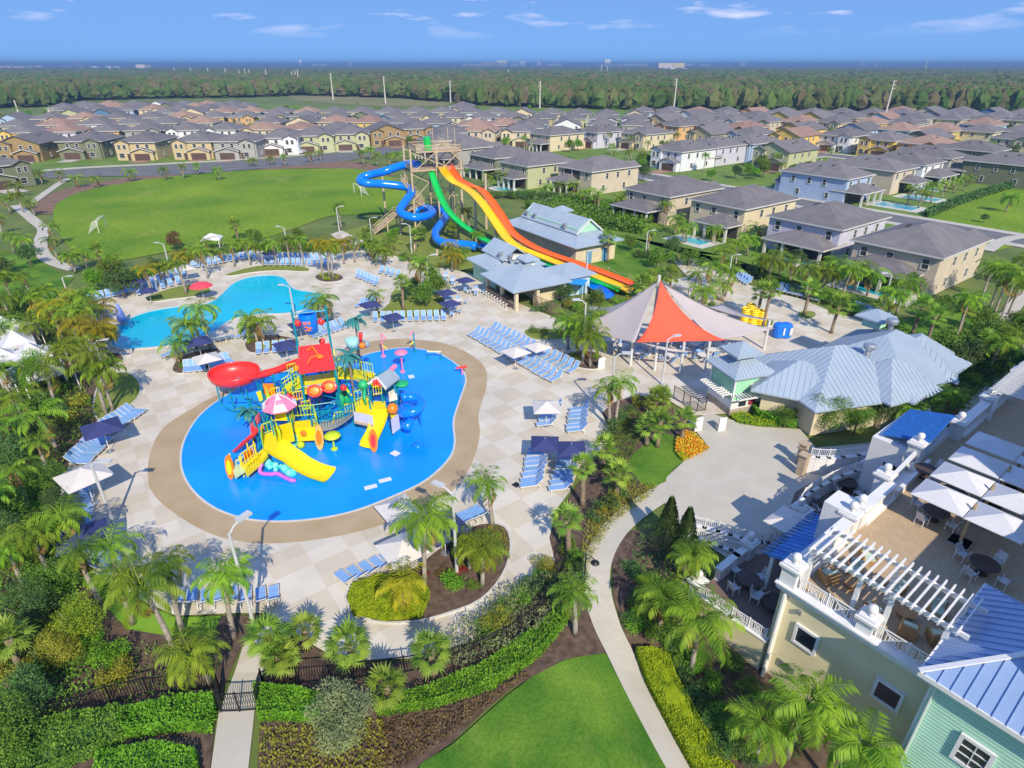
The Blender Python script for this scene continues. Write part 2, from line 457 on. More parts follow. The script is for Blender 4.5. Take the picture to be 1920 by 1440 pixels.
# field, estate ground
sheet('sports_field', W([(100, 402), (112, 378), (160, 358), (240, 342), (330, 330), (480, 319), (640, 316), (700, 322), (760, 345), (800, 380), (760, 395), (690, 402), (620, 405), (560, 425), (480, 450), (330, 470), (220, 488), (150, 478), (112, 440)], 4), 0.03, M_turf)
sheet('lawn', W([(1700, 430), (1760, 400), (1925, 340), (2050, 320), (2100, 420), (1925, 452), (1870, 470), (1840, 455)], 0), 0.025, M_turf)
sheet('mulch_bed', W([(60, 392), (100, 362), (180, 342), (330, 322), (332, 331), (240, 343), (160, 359), (110, 379), (96, 402)], 3), 0.02, M_red)
sheet('mulch_bed', W([(480, 318), (600, 303), (660, 302), (700, 310), (740, 330), (700, 323), (640, 316), (560, 316)], 3), 0.02, M_red)
EST = [(-30, 330), (130, 322), (400, 318), (640, 304), (745, 285), (880, 330), (960, 370), (1130, 440), (1400, 500), (1640, 600), (1925, 380), (2300, 300), (1925, 214), (1100, 200), (700, 205), (480, 195), (100, 210), (-60, 225)]
sheet('estate_lawn', W(EST), 0.01, mat('estate_grass', (0.08, 0.15, 0.015), 0.9, col2=(0.15, 0.24, 0.03), scale=0.12, detail=6))
sheet('road', W([(90, 322), (180, 316), (330, 309), (480, 300), (600, 290), (700, 279), (770, 262), (800, 264), (745, 285), (640, 302), (480, 317), (330, 328), (190, 331), (90, 334)], 3), 0.05, M_road)
sheet('pavement', W([(90, 318), (180, 312), (330, 305), (480, 297), (600, 287), (700, 276), (700, 278), (600, 289), (480, 299), (330, 308), (180, 315), (90, 321)], 3), 0.09, M_conc)
# side streets of the estate
def strip(name, a, b, wd, z, m, terrain=False, **kw):
    a = Vector(a[:2]); b = Vector(b[:2]); d = (b - a).normalized(); n = Vector((-d.y, d.x)) * wd / 2
    return sheet(name, [tuple(a + n), tuple(b + n), tuple(b - n), tuple(a - n)], z, m, terrain=terrain, **kw)
UH = Vector((math.cos(R(37)), math.sin(R(37)), 0)); VH = Vector((math.cos(R(-53)), math.sin(R(-53)), 0))
def street(c, dirv, L0, L1, wd=7.5):
    a, b = c + dirv * L0, c + dirv * L1
    strip('road', a, b, wd, 0.045, M_road); strip('pavement', a, b, wd + 5.2, 0.03, M_conc)
street(Vector((86, 133, 0)), VH, -95, 100)
street(Vector((152, 196, 0)), VH, -150, 110)
# winding walk at the left
def walk(pts, wd, z, name='path', m=None, n=6):
    q = spline([G(*p) for p in pts], n)
    L, Rr = [], []
    for i, p in enumerate(q):
        d = (q[min(i + 1, len(q) - 1)] - q[max(i - 1, 0)]); d.z = 0; d.normalize(); nn = Vector((-d.y, d.x, 0)) * wd / 2
        L.append(tuple((p + nn)[:2])); Rr.append(tuple((p - nn)[:2]))
    return sheet(name, L + Rr[::-1], z, m or M_conc)
walk([(30, 385), (45, 398), (65, 415), (82, 430), (76, 452), (80, 475), (100, 492), (140, 505)], 2.2, 0.05)
walk([(60, 380), (110, 345), (128, 335)], 2.0, 0.05)
walk([(1850, 470), (1890, 448), (1960, 440)], 2.2, 0.05)
walk([(1925, 545), (1890, 590), (1875, 610), (1905, 640), (1940, 665)], 1.7, 0.05)
walk([(1930, 680), (1890, 712), (1845, 745), (1800, 790), (1750, 830)], 1.6, 0.05)

# ---------------- resort deck
DECK = [(150, 640), (150, 590), (200, 555), (280, 520), (380, 480), (480, 470), (620, 480), (660, 470), (620, 440), (640, 432), (690, 455), (740, 480), (800, 500), (850, 505),
        (900, 520), (950, 560), (1050, 600), (1130, 640), (1180, 560), (1230, 530), (1290, 520), (1262, 490), (1300, 485), (1345, 500), (1370, 520), (1430, 545), (1500, 560), (1560, 585), (1620, 600), (1650, 622),
        (1660, 660), (1640, 700), (1500, 720), (1440, 735), (1380, 775), (1300, 780), (1245, 745), (1190, 742), (1150, 755), (1128, 775), (1140, 800), (1150, 820), (1120, 850), (1085, 880), (1070, 920), (1040, 960), (1030, 1010), (1040, 1050),
        (1010, 1090), (990, 1130), (930, 1150), (890, 1200), (780, 1235), (640, 1240), (570, 1200), (540, 1190), (510, 1230), (494, 1262), (440, 1262), (455, 1215), (500, 1150), (440, 1150), (330, 1155), (230, 1110), (165, 1060), (150, 990), (110, 960), (118, 900), (140, 850), (200, 790),
        (235, 765), (262, 740), (258, 715), (225, 700), (195, 698), (180, 670)]
sheet('pool_deck', WG(DECK), 0.04, M_deck)
sheet('path', WG([(440, 1262), (494, 1262), (478, 1330), (466, 1440), (462, 1500), (388, 1500), (396, 1440), (410, 1340)]), 0.045, M_conc)
# plaza and the walk that falls away from it
sheet('plaza', WG([(1245, 930), (1250, 895), (1290, 858), (1330, 840), (1310, 815), (1290, 790), (1330, 775), (1380, 790), (1420, 800), (1500, 805), (1530, 840), (1640, 830), (1700, 800), (1720, 850), (1640, 900), (1600, 960), (1520, 1000), (1480, 1080), (1380, 1060), (1290, 1000), (1250, 960)]), 0.035, M_conc)
walk([(1285, 905), (1225, 935), (1160, 985), (1125, 1040), (1118, 1095), (1135, 1165), (1165, 1230), (1205, 1310), (1255, 1400), (1290, 1460), (1320, 1520)], 1.85, 0.05)
# splash pad
OUTER = [(278, 900), (282, 850), (310, 800), (380, 756), (420, 735), (470, 712), (560, 690), (620, 672), (655, 652), (700, 640), (760, 636), (835, 645), (885, 667), (910, 692), (913, 720), (905, 750), (897, 780), (900, 810), (895, 840), (880, 880), (850, 920), (780, 960), (700, 990), (600, 1012), (500, 1020), (430, 1012), (370, 990), (310, 950), (287, 925)]
BLUE = [(340, 870), (347, 825), (375, 780), (420, 745), (480, 715), (560, 692), (640, 680), (700, 662), (760, 653), (820, 663), (860, 688), (873, 712), (862, 750), (850, 790), (852, 830), (842, 860), (800, 900), (740, 930), (660, 960), (580, 975), (500, 978), (440, 968), (390, 945), (355, 910)]
sheet('splash_surround', W(OUTER, 4), 0.055, M_ring)
sheet('splash_pad', W(BLUE, 5), 0.075, M_splash)
sheet('splash_rim', W([(960 + (x - 960) , y) for x, y in []] or BLUE, 5), 0.065, M_coping) if False else None
# swimming pool: coping, then water a step lower
POOL = [(212, 648), (214, 625), (235, 603), (280, 585), (340, 575), (380, 572), (405, 562), (422, 547), (440, 531), (470, 520), (510, 517), (532, 522), (542, 535), (556, 544), (590, 549), (606, 553), (612, 563), (590, 577), (540, 588), (485, 590), (435, 600), (390, 630), (340, 645), (297, 651), (262, 654), (235, 656)]
pw = W(POOL, 4)
cx_ = sum(p[0] for p in pw) / len(pw); cy_ = sum(p[1] for p in pw) / len(pw)
def offset(poly, d):
    n = len(poly); out = []
    ar = sum(poly[i][0] * poly[(i + 1) % n][1] - poly[(i + 1) % n][0] * poly[i][1] for i in range(n))
    s = 1 if ar > 0 else -1
    for i in range(n):
        a = Vector(poly[i - 1]); b = Vector(poly[(i + 1) % n]); t = (b - a).normalized()
        out.append((poly[i][0] + t.y * d * s, poly[i][1] - t.x * d * s))
    return out
def curb(name, poly, win, wout, z0, z1, m, parent=None, **kw):
    a = offset(poly, -win); b = offset(poly, wout); n = len(poly); mb = MB()
    for i in range(n):
        mb.v += [(a[i][0], a[i][1], z1), (b[i][0], b[i][1], z1), (b[i][0], b[i][1], z0), (a[i][0], a[i][1], z0)]
    for i in range(n):
        j = (i + 1) % n
        for k in range(3): mb.f.append((i * 4 + k, j * 4 + k, j * 4 + (k + 1) % 4, i * 4 + (k + 1) % 4)); mb.m.append(0)
        mb.f.append((i * 4 + 3, j * 4 + 3, j * 4, i * 4)); mb.m.append(0)
    return mb.obj(name, m, parent, **kw)
sheet('pool_water', pw, 0.06, M_water)
curb('pool_coping', pw, 0.02, 0.32, 0.0, 0.13, M_coping, kind='structure')
curb('splash_rim', W(BLUE, 5), 0.05, 0.12, 0.0, 0.085, M_coping, kind='structure')

# planting islands in the deck (kerb + bed)
BEDS = [
 ('bed', [(652, 1130), (660, 1105), (700, 1080), (760, 1075), (800, 1050), (850, 1010), (900, 985), (945, 990), (956, 1030), (940, 1080), (900, 1125), (840, 1150), (780, 1165), (700, 1165)], M_mulch),
 ('lawn', [(182, 735), (200, 705), (235, 700), (258, 715), (262, 740), (240, 765), (215, 785), (190, 790), (178, 770)], M_olive),
 ('bed', [(460, 610 + 35), (480, 632), (520, 630), (560, 640), (545, 655), (500, 660), (470, 662)], M_mulch),
 ('bed', [(325, 690), (345, 668), (400, 655), (415, 665), (400, 690), (350, 700), (330, 700)], M_mulch),
 ('bed', [(592, 518), (610, 512), (630, 514), (643, 520), (638, 527), (615, 530), (596, 526)], M_mulch),
 ('lawn', [(275, 560), (300, 548), (350, 535), (385, 538), (395, 548), (370, 556), (320, 562), (285, 567)], M_olive),
 ('lawn', [(425, 515), (480, 500), (540, 498), (575, 503), (575, 510), (520, 508), (470, 512), (435, 518)], M_olive),
 ('lawn', [(700, 595), (730, 570), (740, 545), (800, 545), (830, 560), (838, 588), (800, 596), (720, 598)], M_olive),
 ('lawn', [(985, 628), (990, 618), (1030, 618), (1070, 622), (1080, 632), (1040, 638), (1005, 638)], M_olive),
 ('bed', [(1063, 672), (1075, 662), (1110, 660), (1130, 675), (1122, 692), (1095, 692), (1075, 685)], M_mulch),
 ('bed', [(590, 615), (600, 602), (640, 600), (650, 612), (630, 622), (600, 622)], M_mulch),
 ('lawn', [(1496, 592), (1505, 584), (1525, 586), (1528, 594), (1512, 600)], M_olive),
 ('lawn', [(1415, 608), (1425, 600), (1448, 602), (1445, 612), (1425, 614)], M_olive),
 ('bed', [(195, 675), (200, 664), (222, 664), (232, 675), (215, 684)], M_mulch),
]
for nm, pl, m in BEDS:
    q = WG(pl, 3)
    sheet(nm, q, 0.10, m); curb('kerb', q, 0.0, 0.14, 0.0, 0.14, M_coping, kind='structure')
# beds and lawns round the deck
sheet('bed', WG([(480, 1245), (520, 1190), (560, 1195), (640, 1245), (780, 1240), (890, 1205), (990, 1135), (1035, 1055), (1030, 1000), (1075, 920), (1125, 850), (1155, 820), (1128, 775), (1150, 752), (1190, 742), (1245, 750), (1290, 790), (1328, 840), (1270, 870), (1245, 900), (1180, 950), (1110, 1020), (1100, 1090), (1115, 1150), (1135, 1225), (1020, 1260), (960, 1290), (900, 1340), (850, 1390), (780, 1440), (700, 1500), (478, 1500), (490, 1330)]), 0.012, M_mulch)
sheet('lawn', WG([(1135, 1226), (1060, 1238), (1000, 1268), (950, 1305), (900, 1350), (850, 1395), (790, 1432), (740, 1520), (1290, 1540), (1240, 1420), (1190, 1330)], 0), 0.03, M_lawn)
sheet('lawn', WG([(1190, 850), (1230, 820), (1262, 815), (1265, 850), (1285, 862), (1262, 880), (1245, 915), (1215, 915), (1180, 880)], 2), 0.03, M_lawn)
sheet('bed', WG([(1165, 1010), (1185, 995), (1230, 990), (1290, 1010), (1330, 1060), (1330, 1100), (1480, 1250), (1700, 1460), (1700, 1600), (1380, 1600), (1270, 1400), (1180, 1220), (1150, 1120), (1148, 1050)]), 0.012, M_mulch)
sheet('bed', WG([(165, 1065), (230, 1115), (330, 1160), (440, 1155), (500, 1150), (452, 1215), (430, 1262), (405, 1340), (388, 1500), (-300, 1500), (-200, 1000), (60, 900), (118, 900), (110, 960), (150, 990)]), 0.012, M_mulch)
sheet('lawn', WG([(100, 1010), (150, 1010), (230, 1115), (330, 1158), (415, 1155), (400, 1190), (330, 1195), (240, 1180), (170, 1110), (110, 1060)]), 0.025, mat('bright_grass', (0.10, 0.26, 0.012), 0.9, col2=(0.20, 0.36, 0.02), scale=0.4, bump=0.4, bscale=14, detail=6))
sheet('bed', WG([(-100, 640), (60, 640), (180, 690), (200, 790), (118, 895), (-100, 1000)]), 0.012, M_mulch)
sheet('lawn', W([(-40, 470), (60, 480), (110, 510), (140, 520), (100, 560), (40, 580), (-60, 590)]), 0.02, M_lawn)
sheet('lawn', W([(640, 435), (760, 400), (850, 420), (960, 470), (1000, 520), (850, 505), (740, 480)]), 0.02, M_olive)
sheet('lawn', W([(1000, 430), (1160, 440), (1500, 520), (1700, 600), (1800, 560), (1925, 600), (1925, 690), (1700, 680), (1640, 600), (1360, 480), (1250, 470), (1180, 560)]), 0.015, M_lawn)

# ---------------- power line clearing and forest
sheet('clearing', W([(540, 181), (620, 178), (760, 186), (850, 193), (830, 200), (720, 199), (560, 190)]), 0.05, mat('dry_grass', (0.16, 0.17, 0.05), 0.95, col2=(0.22, 0.20, 0.09), scale=0.02, detail=8), terrain=False)
def forest():
    mb = MB(); r = random.Random(3)
    def edge(px): # near edge of the woods in picture rows
        pts = [(-900, 205), (0, 205), (110, 200), (150, 190), (300, 186), (480, 184), (560, 180), (760, 186), (860, 198), (1150, 207), (1400, 209), (1925, 214), (2800, 214)]
        for (a, b), (c, d) in zip(pts, pts[1:]):
            if px <= c: return b + (d - b) * (px - a) / (c - a)
        return 214
    n = 0
    rows = []
    Y = 440.0
    while Y < 7000:
        rows.append(Y); Y *= 1.0 + (0.0125 if Y < 900 else 0.018)
    for Y in rows:
        half = Y * 1.05 + 60
        st = max(5.0, Y * 0.0092)
        x = -half
        while x < half:
            xx = x + r.uniform(-.5, .5) * st; yy = Y + r.uniform(-.6, .6) * Y * 0.016
            x += st * r.uniform(.7, 1.25)
            px, py = PIX((xx, yy, 0))
            if py > edge(px) - 1 or px < -500 or px > 2400: continue
            if 430 < px < 860 and py > 176 and r.random() < 0.93 and py < edge(px) - 1 and yy < 600: continue
            h = r.uniform(8.5, 15.5) * (0.8 if yy > 2500 else 1); rad = st * r.uniform(.5, .95)
            mb.cur = (0 if r.random() < .5 else 1) if r.random() < .85 else 2
            k = 7 if yy < 1200 else 5
            lo_ = .22 if py > edge(px) - 4 else .6
            # ragged crown: stacked, jittered rings of leafy faces
            o = len(mb.v); lv = 4 if yy < 1500 else 3
            for j in range(lv):
                f = j / (lv - 1)
                rr = rad * 1.25 * math.sqrt(max(0.05, 1 - (f * .97) ** 2.4)) * (.8 + .3 * f)
                for q in range(k):
                    t = 2 * math.pi * (q + r.random() * .7) / k
                    w_ = rr * r.uniform(.55, 1.3)
                    mb.v.append((xx + w_ * math.cos(t), yy + w_ * math.sin(t), h * (lo_ + (.96 - lo_) * f) + r.uniform(-.05, .05) * h))
            mb.v.append((xx, yy, h * 1.0))
            for j in range(lv - 1):
                for q in range(k):
                    mb.f.append((o + j * k + q, o + j * k + (q + 1) % k, o + (j + 1) * k + (q + 1) % k, o + (j + 1) * k + q)); mb.m.append(mb.cur)
            for q in range(k): mb.f.append((o + (lv - 1) * k + q, o + (lv - 1) * k + (q + 1) % k, o + lv * k)); mb.m.append(mb.cur)
            n += 1
    A = mat('forest_green', (0.04, 0.085, 0.016), 0.95, col2=(0.10, 0.155, 0.04), scale=0.03, detail=6, spec=0.1)
    B = mat('forest_olive', (0.06, 0.08, 0.02), 0.95, col2=(0.13, 0.145, 0.05), scale=0.03, detail=6, spec=0.1)
    D = mat('forest_brown', (0.09, 0.08, 0.04), 0.95, col2=(0.15, 0.125, 0.075), scale=0.03, detail=6, spec=0.1)
    mb.obj('forest', [A, B, D], label='dense pine and oak forest stretching from behind the houses to the horizon', cat='forest', kind='stuff')
    print('forest trees', n, 'faces', len(mb.f))
forest()
# ---------------- haze
hb = MB().box((0, 12000, 21), (60000, 34000, 50))
hz = hb.obj('haze', bpy.data.materials.new('haze'))
hm = hz.data.materials[0]; hm.use_nodes = True; hn = hm.node_tree
for n in list(hn.nodes): hn.nodes.remove(n)
ho = hn.nodes.new('ShaderNodeOutputMaterial'); pv = hn.nodes.new('ShaderNodeVolumePrincipled')
pv.inputs['Color'].default_value = (0.22, 0.38, 0.68, 1); pv.inputs['Density'].default_value = 0.00026
pv.inputs['Anisotropy'].default_value = 0.0
hn.links.new(pv.outputs[0], ho.inputs['Volume'])
tag(hz, kind='stuff')
# ================================================================ houses
M_glass = mat('window_glass', (0.03, 0.04, 0.055), 0.12, var=0.3, scale=0.5, spec=0.8)
M_shingle = mat('shingle_grey', (0.13, 0.122, 0.130), 0.9, col2=(0.18, 0.168, 0.176), scale=0.6, detail=8, rand=0.1)
M_terra = mat('shingle_terracotta', (0.25, 0.155, 0.12), 0.9, col2=(0.33, 0.22, 0.175), scale=0.6, detail=8, rand=0.1)
M_trim = mat('house_trim', (0.56, 0.56, 0.54), 0.6, var=0.05)
M_dark = mat('recess_shade_and_vent', (0.06, 0.055, 0.05), 0.8, var=0.2)  # dark of shaded recesses painted on panels; also the vents' own colour
WALLC = dict(tan=(0.50, 0.41, 0.24), ochre=(0.30, 0.215, 0.10), sage=(0.17, 0.19, 0.12), cream=(0.60, 0.52, 0.36), beige=(0.52, 0.45, 0.35), white=(0.66, 0.68, 0.72),
             blue=(0.34, 0.45, 0.62), green=(0.42, 0.44, 0.26), grey=(0.34, 0.34, 0.32), yellow=(0.66, 0.47, 0.13), lav=(0.50, 0.50, 0.60), orange=(0.58, 0.36, 0.16), steel=(0.09, 0.19, 0.34))
WALLN = dict(tan='tan', ochre='ochre brown', sage='dark sage green', cream='cream', beige='pale beige', white='white', blue='pale blue', green='light olive green', grey='grey', yellow='bright yellow', lav='pale lavender', orange='orange tan', steel='steel blue')
def wallmat(k): return mat('stucco_' + k, WALLC[k], 0.85, var=0.07, scale=0.7, detail=6, bump=0.05)
DOORM = mat('garage_brown', (0.09, 0.055, 0.045), 0.6, var=0.15)
def hip_roof(mb, w, d, z, rise, ov=0.55, x0=0, y0=0, ridge_along='long', th=0.18):
    hx, hy = w / 2 + ov, d / 2 + ov
    run = min(hx, hy)
    if hx <= hy: r0, r1 = (x0, y0 - hy + run), (x0, y0 + hy - run)
    else: r0, r1 = (x0 - hx + run, y0), (x0 + hx - run, y0)
    A, B, C_, D = (x0 - hx, y0 - hy, z), (x0 + hx, y0 - hy, z), (x0 + hx, y0 + hy, z), (x0 - hx, y0 + hy, z)
    E0, E1 = (r0[0], r0[1], z + rise), (r1[0], r1[1], z + rise)
    o = len(mb.v); mb.v += [A, B, C_, D, E0, E1]
    if hx <= hy: fs = [(0, 1, 4), (1, 2, 5, 4), (2, 3, 5), (3, 0, 4, 5)]
    else: fs = [(0, 1, 5, 4), (1, 2, 5), (2, 3, 4, 5), (3, 0, 4)]
    for f in fs: mb.f.append(tuple(i + o for i in f)); mb.m.append(mb.cur)
    return mb
def gable_roof(mb, w, d, z, rise, ov=0.35, x0=0, y0=0, th=0.14):
    """ridge along y, gable ends at both y ends"""
    hx, hy = w / 2 + ov, d / 2 + ov
    s = rise / (w / 2)
    zt = z + rise; ze = z - s * ov
    mb.slab([(x0 - hx, y0 - hy, ze), (x0, y0 - hy, zt), (x0, y0 + hy, zt), (x0 - hx, y0 + hy, ze)], th)
    mb.slab([(x0, y0 - hy, zt), (x0 + hx, y0 - hy, ze), (x0 + hx, y0 + hy, ze), (x0, y0 + hy, zt)], th)
    return mb
def fascia(mb, w, d, z, ov=0.55, x0=0, y0=0, h=0.24):
    hx, hy = w / 2 + ov, d / 2 + ov; t = 0.05
    mb.box((x0, y0 - hy, z - h / 2 + .01), (2 * hx + t, t, h)); mb.box((x0, y0 + hy, z - h / 2 + .01), (2 * hx + t, t, h))
    mb.box((x0 - hx, y0, z - h / 2 + .01), (t, 2 * hy - t, h)); mb.box((x0 + hx, y0, z - h / 2 + .01), (t, 2 * hy - t, h))
    mb.box((x0, y0, z - h + 0.03), (2 * hx - t, 2 * hy - t, 0.03))
    return mb
def window_mb(w, h, split=True):
    """window in its own frame, in the xz plane facing -y"""
    mb = MB(); f = 0.11
    mb.mi(0).box((0, -0.02, 0), (w, 0.05, h))
    mb.mi(1)
    mb.box((0, -0.05, h / 2 + f / 2), (w + 2 * f, 0.12, f)); mb.box((0, -0.06, -h / 2 - f / 2), (w + 2 * f, 0.16, f))
    mb.box((-w / 2 - f / 2, -0.05, 0), (f, 0.12, h)); mb.box((w / 2 + f / 2, -0.05, 0), (f, 0.12, h))
    if split:
        mb.box((0, -0.05, 0), (w, 0.05, 0.05))
        if w > 1.6: mb.box((0, -0.055, 0), (0.07, 0.05, h))
    return mb
WIN_ME = {}
def win(w, h):
    k = (round(w, 2), round(h, 2))
    if k not in WIN_ME: WIN_ME[k] = window_mb(w, h).mesh('window', [M_glass, M_trim])
    return WIN_ME[k]
def add_win(parts, root, x, y, z, w, h, rz):
    o = bpy.data.objects.new('window', win(w, h)); COL.objects.link(o); o.parent = root
    o.location = (x, y, z); o.rotation_euler = (0, 0, rz); parts.append((o, root)); return o
def house_proto(w, d, H=5.9, rise=2.5, lanai='wide', simple=False, gable_front=False, upper_balcony=False, mirror=1):
    """front faces local -y (garage, porch), rear +y (covered lanai)"""
    root = empty('house', (0, 0, 0)); parts = []
    def part(name, mb, m, par=None, **k):
        o = mb.obj(name, m, par or root, **k); parts.append((o, par or root)); return o
    mb = MB().box((0, 0, H / 2), (w, d, H))
    if gable_front:
        mb.v += [(-w / 2, -d / 2, H), (w / 2, -d / 2, H), (0, -d / 2, H + rise), (-w / 2, d / 2, H), (w / 2, d / 2, H), (0, d / 2, H + rise)]
        o = len(mb.v) - 6; mb.f += [(o, o + 1, o + 2), (o + 3, o + 5, o + 4)]; mb.m += [0, 0]
    # bump-out with garage at the front
    gx = mirror * w * 0.18
    mb.box((gx, -d / 2 - 0.75, 1.5), (w * 0.56, 1.5, 3.0))
    mb.box((-mirror * w * 0.30, -d / 2 - 0.35, H / 2), (w * 0.34, 0.7, H - 0.02))
    part('wall', mb, wallmat('cream'))
    mb = MB()
    if gable_front: gable_roof(mb, w, d, H, rise, 0.5)
    else: hip_roof(mb, w, d, H + 0.02, rise)
    rf = part('roof', mb, M_shingle)
    if not gable_front: part('fascia', fascia(MB(), w, d, H + 0.02), M_trim)
    if not simple:
        for vx, vy in ((1.6, 2.2), (2.4, -0.6)):
            s_ = rise / (min(w, d) / 2 + .55)
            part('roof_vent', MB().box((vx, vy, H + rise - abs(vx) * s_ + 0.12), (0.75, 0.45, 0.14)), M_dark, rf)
    # front gables
    mb = MB(); s_ = 1.1
    gw = w * 0.56
    mb.v += [(gx - gw / 2, -d / 2 - 1.5, 3.0), (gx + gw / 2, -d / 2 - 1.5, 3.0), (gx, -d / 2 - 1.5, 3.0 + s_ * 1.1)]; mb.f += [(0, 1, 2)]; mb.m += [0]
    part('gable', mb, wallmat('cream'))
    mb = MB().mi(0); gable_roof(mb, gw, 1.9, 3.0, 1.2, 0.3, gx, -d / 2 - 0.72)
    part('porch_roof', mb, M_shingle)
    mb = MB()
    for sx in (-1, 1): mb.beam((gx + sx * (gw / 2 + .35), -d / 2 - 2.04, 2.78), (gx, -d / 2 - 2.04, 4.13), 0.06, 0.22)
    part('gable_trim', mb, M_trim)
    bx = -mirror * w * 0.30; bw = w * 0.34
    mb = MB(); mb.v += [(bx - bw / 2, -d / 2 - 0.70, H), (bx + bw / 2, -d / 2 - 0.70, H), (bx, -d / 2 - 0.70, H + 0.95)]; mb.f += [(0, 1, 2)]; mb.m += [0]
    part('gable', mb, wallmat('cream'))
    mb = MB(); gable_roof(mb, bw, 2.6, H + 0.03, 1.0, 0.3, bx, -d / 2 + 0.4)
    part('dormer_roof', mb, M_shingle)
    part('garage_door', MB().box((gx, -d / 2 - 1.52, 1.15), (4.6, 0.06, 2.2)), DOORM)
    part('front_door', MB().box((-mirror * w * 0.17, -d / 2 - 0.73, 1.1), (1.0, 0.08, 2.1)), DOORM)
    for wx, wz, ww, wh, wy in ((bx - .8, 4.4, .8, 1.3, -.70), (bx + .8, 4.4, .8, 1.3, -.70), (gx - 1.3, 4.55, .9, 1.2, 0), (gx + 1.5, 4.55, .9, 1.2, 0), (bx - .5, 1.6, 1.5, 1.4, -.70)):
        add_win(parts, root, wx, -d / 2 + wy, wz, ww, wh, 0)
    # sides
    for sx, rz in ((-1, R(-90)), (1, R(90))):
        for wy, wz, ww, wh in ((-d * .3, 4.4, .8, 1.3), (-d * .05, 4.4, .8, 1.3), (d * .18, 4.4, .8, 1.3), (-d * .2, 1.5, .8, 1.3), (d * .25, 1.5, .8, 1.3)):
            if simple and wz < 2: continue
            add_win(parts, root, sx * w / 2, wy, wz, ww, wh, rz)
    # rear
    for wx, wz, ww, wh in ((-w * .36, 4.5, .9, 1.4), (w * .05, 4.6, .9, 1.0), (w * .36, 4.5, .9, 1.4)):
        if upper_balcony and abs(wx) < 1: continue
        add_win(parts, root, wx, d / 2, wz, ww, wh, R(180))
    if lanai and not simple:
        lw = w * 0.82 if lanai == 'wide' else w * 0.6; lx = (w - lw) / 2 * mirror * 0.8; ld = 4.2
        mb = MB()
        hip_roof(mb, lw, ld + 3.0, 3.02, 1.5, 0.4, lx, d / 2 + ld / 2 - 1.5)
        part('lanai_roof', mb, M_shingle)
        part('lanai_fascia', fascia(MB(), lw, ld + 3, 3.02, 0.4, lx, d / 2 + ld / 2 - 1.5), M_trim)
        part('lanai_recess_shade', MB().box((lx, d / 2 + 0.03, 1.3), (lw * .9, 0.08, 2.5)), M_dark)  # flat dark panel, the lanai's inner shade put into its colour
        for i in range(4):
            part('column', MB().box((lx + lw * (-.47 + .94 * i / 3), d / 2 + ld - 0.15, 1.4), (.42, .42, 2.8)), M_trim)
    if upper_balcony:
        part('balcony_recess_shade', MB().box((0.8, d / 2 + 0.03, 4.35), (w * .45, 0.08, 2.3)), M_dark)  # dark panel, shade of the balcony recess painted in
        part('column', MB().box((0.8, d / 2 + 0.12, 4.35), (.3, .12, 2.4)), M_trim)
    return proto(root, parts)
HP = [house_proto(12.2, 17.0), house_proto(13.0, 16.0, mirror=-1), house_proto(12.4, 17.5, lanai='narrow', mirror=-1), house_proto(12.4, 17, gable_front=True), house_proto(13, 17, upper_balcony=True, lanai='narrow')]
HS = [house_proto(12.6, 16.0, simple=True), house_proto(13.4, 15.0, simple=True, mirror=-1, rise=2.8), house_proto(12.4, 16, simple=True, gable_front=True)]
def put_house(pr, loc, rz, wall, roof, label, group, scale=1.0):
    mm = {'wall': wallmat(wall), 'gable': wallmat(wall)}
    if roof == 'terra': mm.update(roof=M_terra, porch_roof=M_terra, dormer_roof=M_terra, lanai_roof=M_terra)
    s = scale if isinstance(scale, tuple) else (scale, scale, 1.0)
    pr.put((loc[0], loc[1], 0), rz, s, label, group, 'house', matmap=mm)
    if pr in HP:
        mir = -1 if HP.index(pr) in (1, 2) else 1
        M = Matrix.Rotation(rz, 3, 'Z'); o_ = Vector((loc[0], loc[1], 0)); gx = mir * 2.25 * s[0]
        q = [o_ + M @ Vector((gx + a, -b, 0)) for a, b in ((-2.5, 9.3), (2.5, 9.3), (2.7, 17.5), (-2.7, 17.5))]
        sheet('driveway', [(v.x, v.y) for v in q], .07, M_brick if rnd.random() < .6 else M_conc, terrain=False)
RN = {'grey': 'grey shingle roof', 'terra': 'terracotta roof'}
HOUSE_AT = []
def far(a, b, d): return all((a[0] - q[0]) ** 2 + (a[1] - q[1]) ** 2 > d * d for q in HOUSE_AT)
# -- row whose covered patios face the resort: front faces +u (street), rear -u
rzr = R(37) + math.pi / 2      # local -y -> +u
row1 = [((1738, 418), 'beige', 0), ((1560, 378), 'lav', 1), ((1400, 348), 'cream', 2), ((1266, 330), 'beige', 0), ((1123, 292), 'beige', 4), ((1010, 284), 'green', 2), ((945, 272), 'sage', 1), ((880, 258), 'grey', 0), ((838, 246), 'cream', 2)]
for i, ((px, py), wc, k) in enumerate(row1):
    p = P(px, py, 8.4); HOUSE_AT.append((p.x, p.y))
    put_house(HP[k], p, rzr, wc, 'grey', '%s house with patio, %s from right in row backing onto the water park' % (WALLN[wc], ordn(i + 1)), 'houses backing onto the water park')
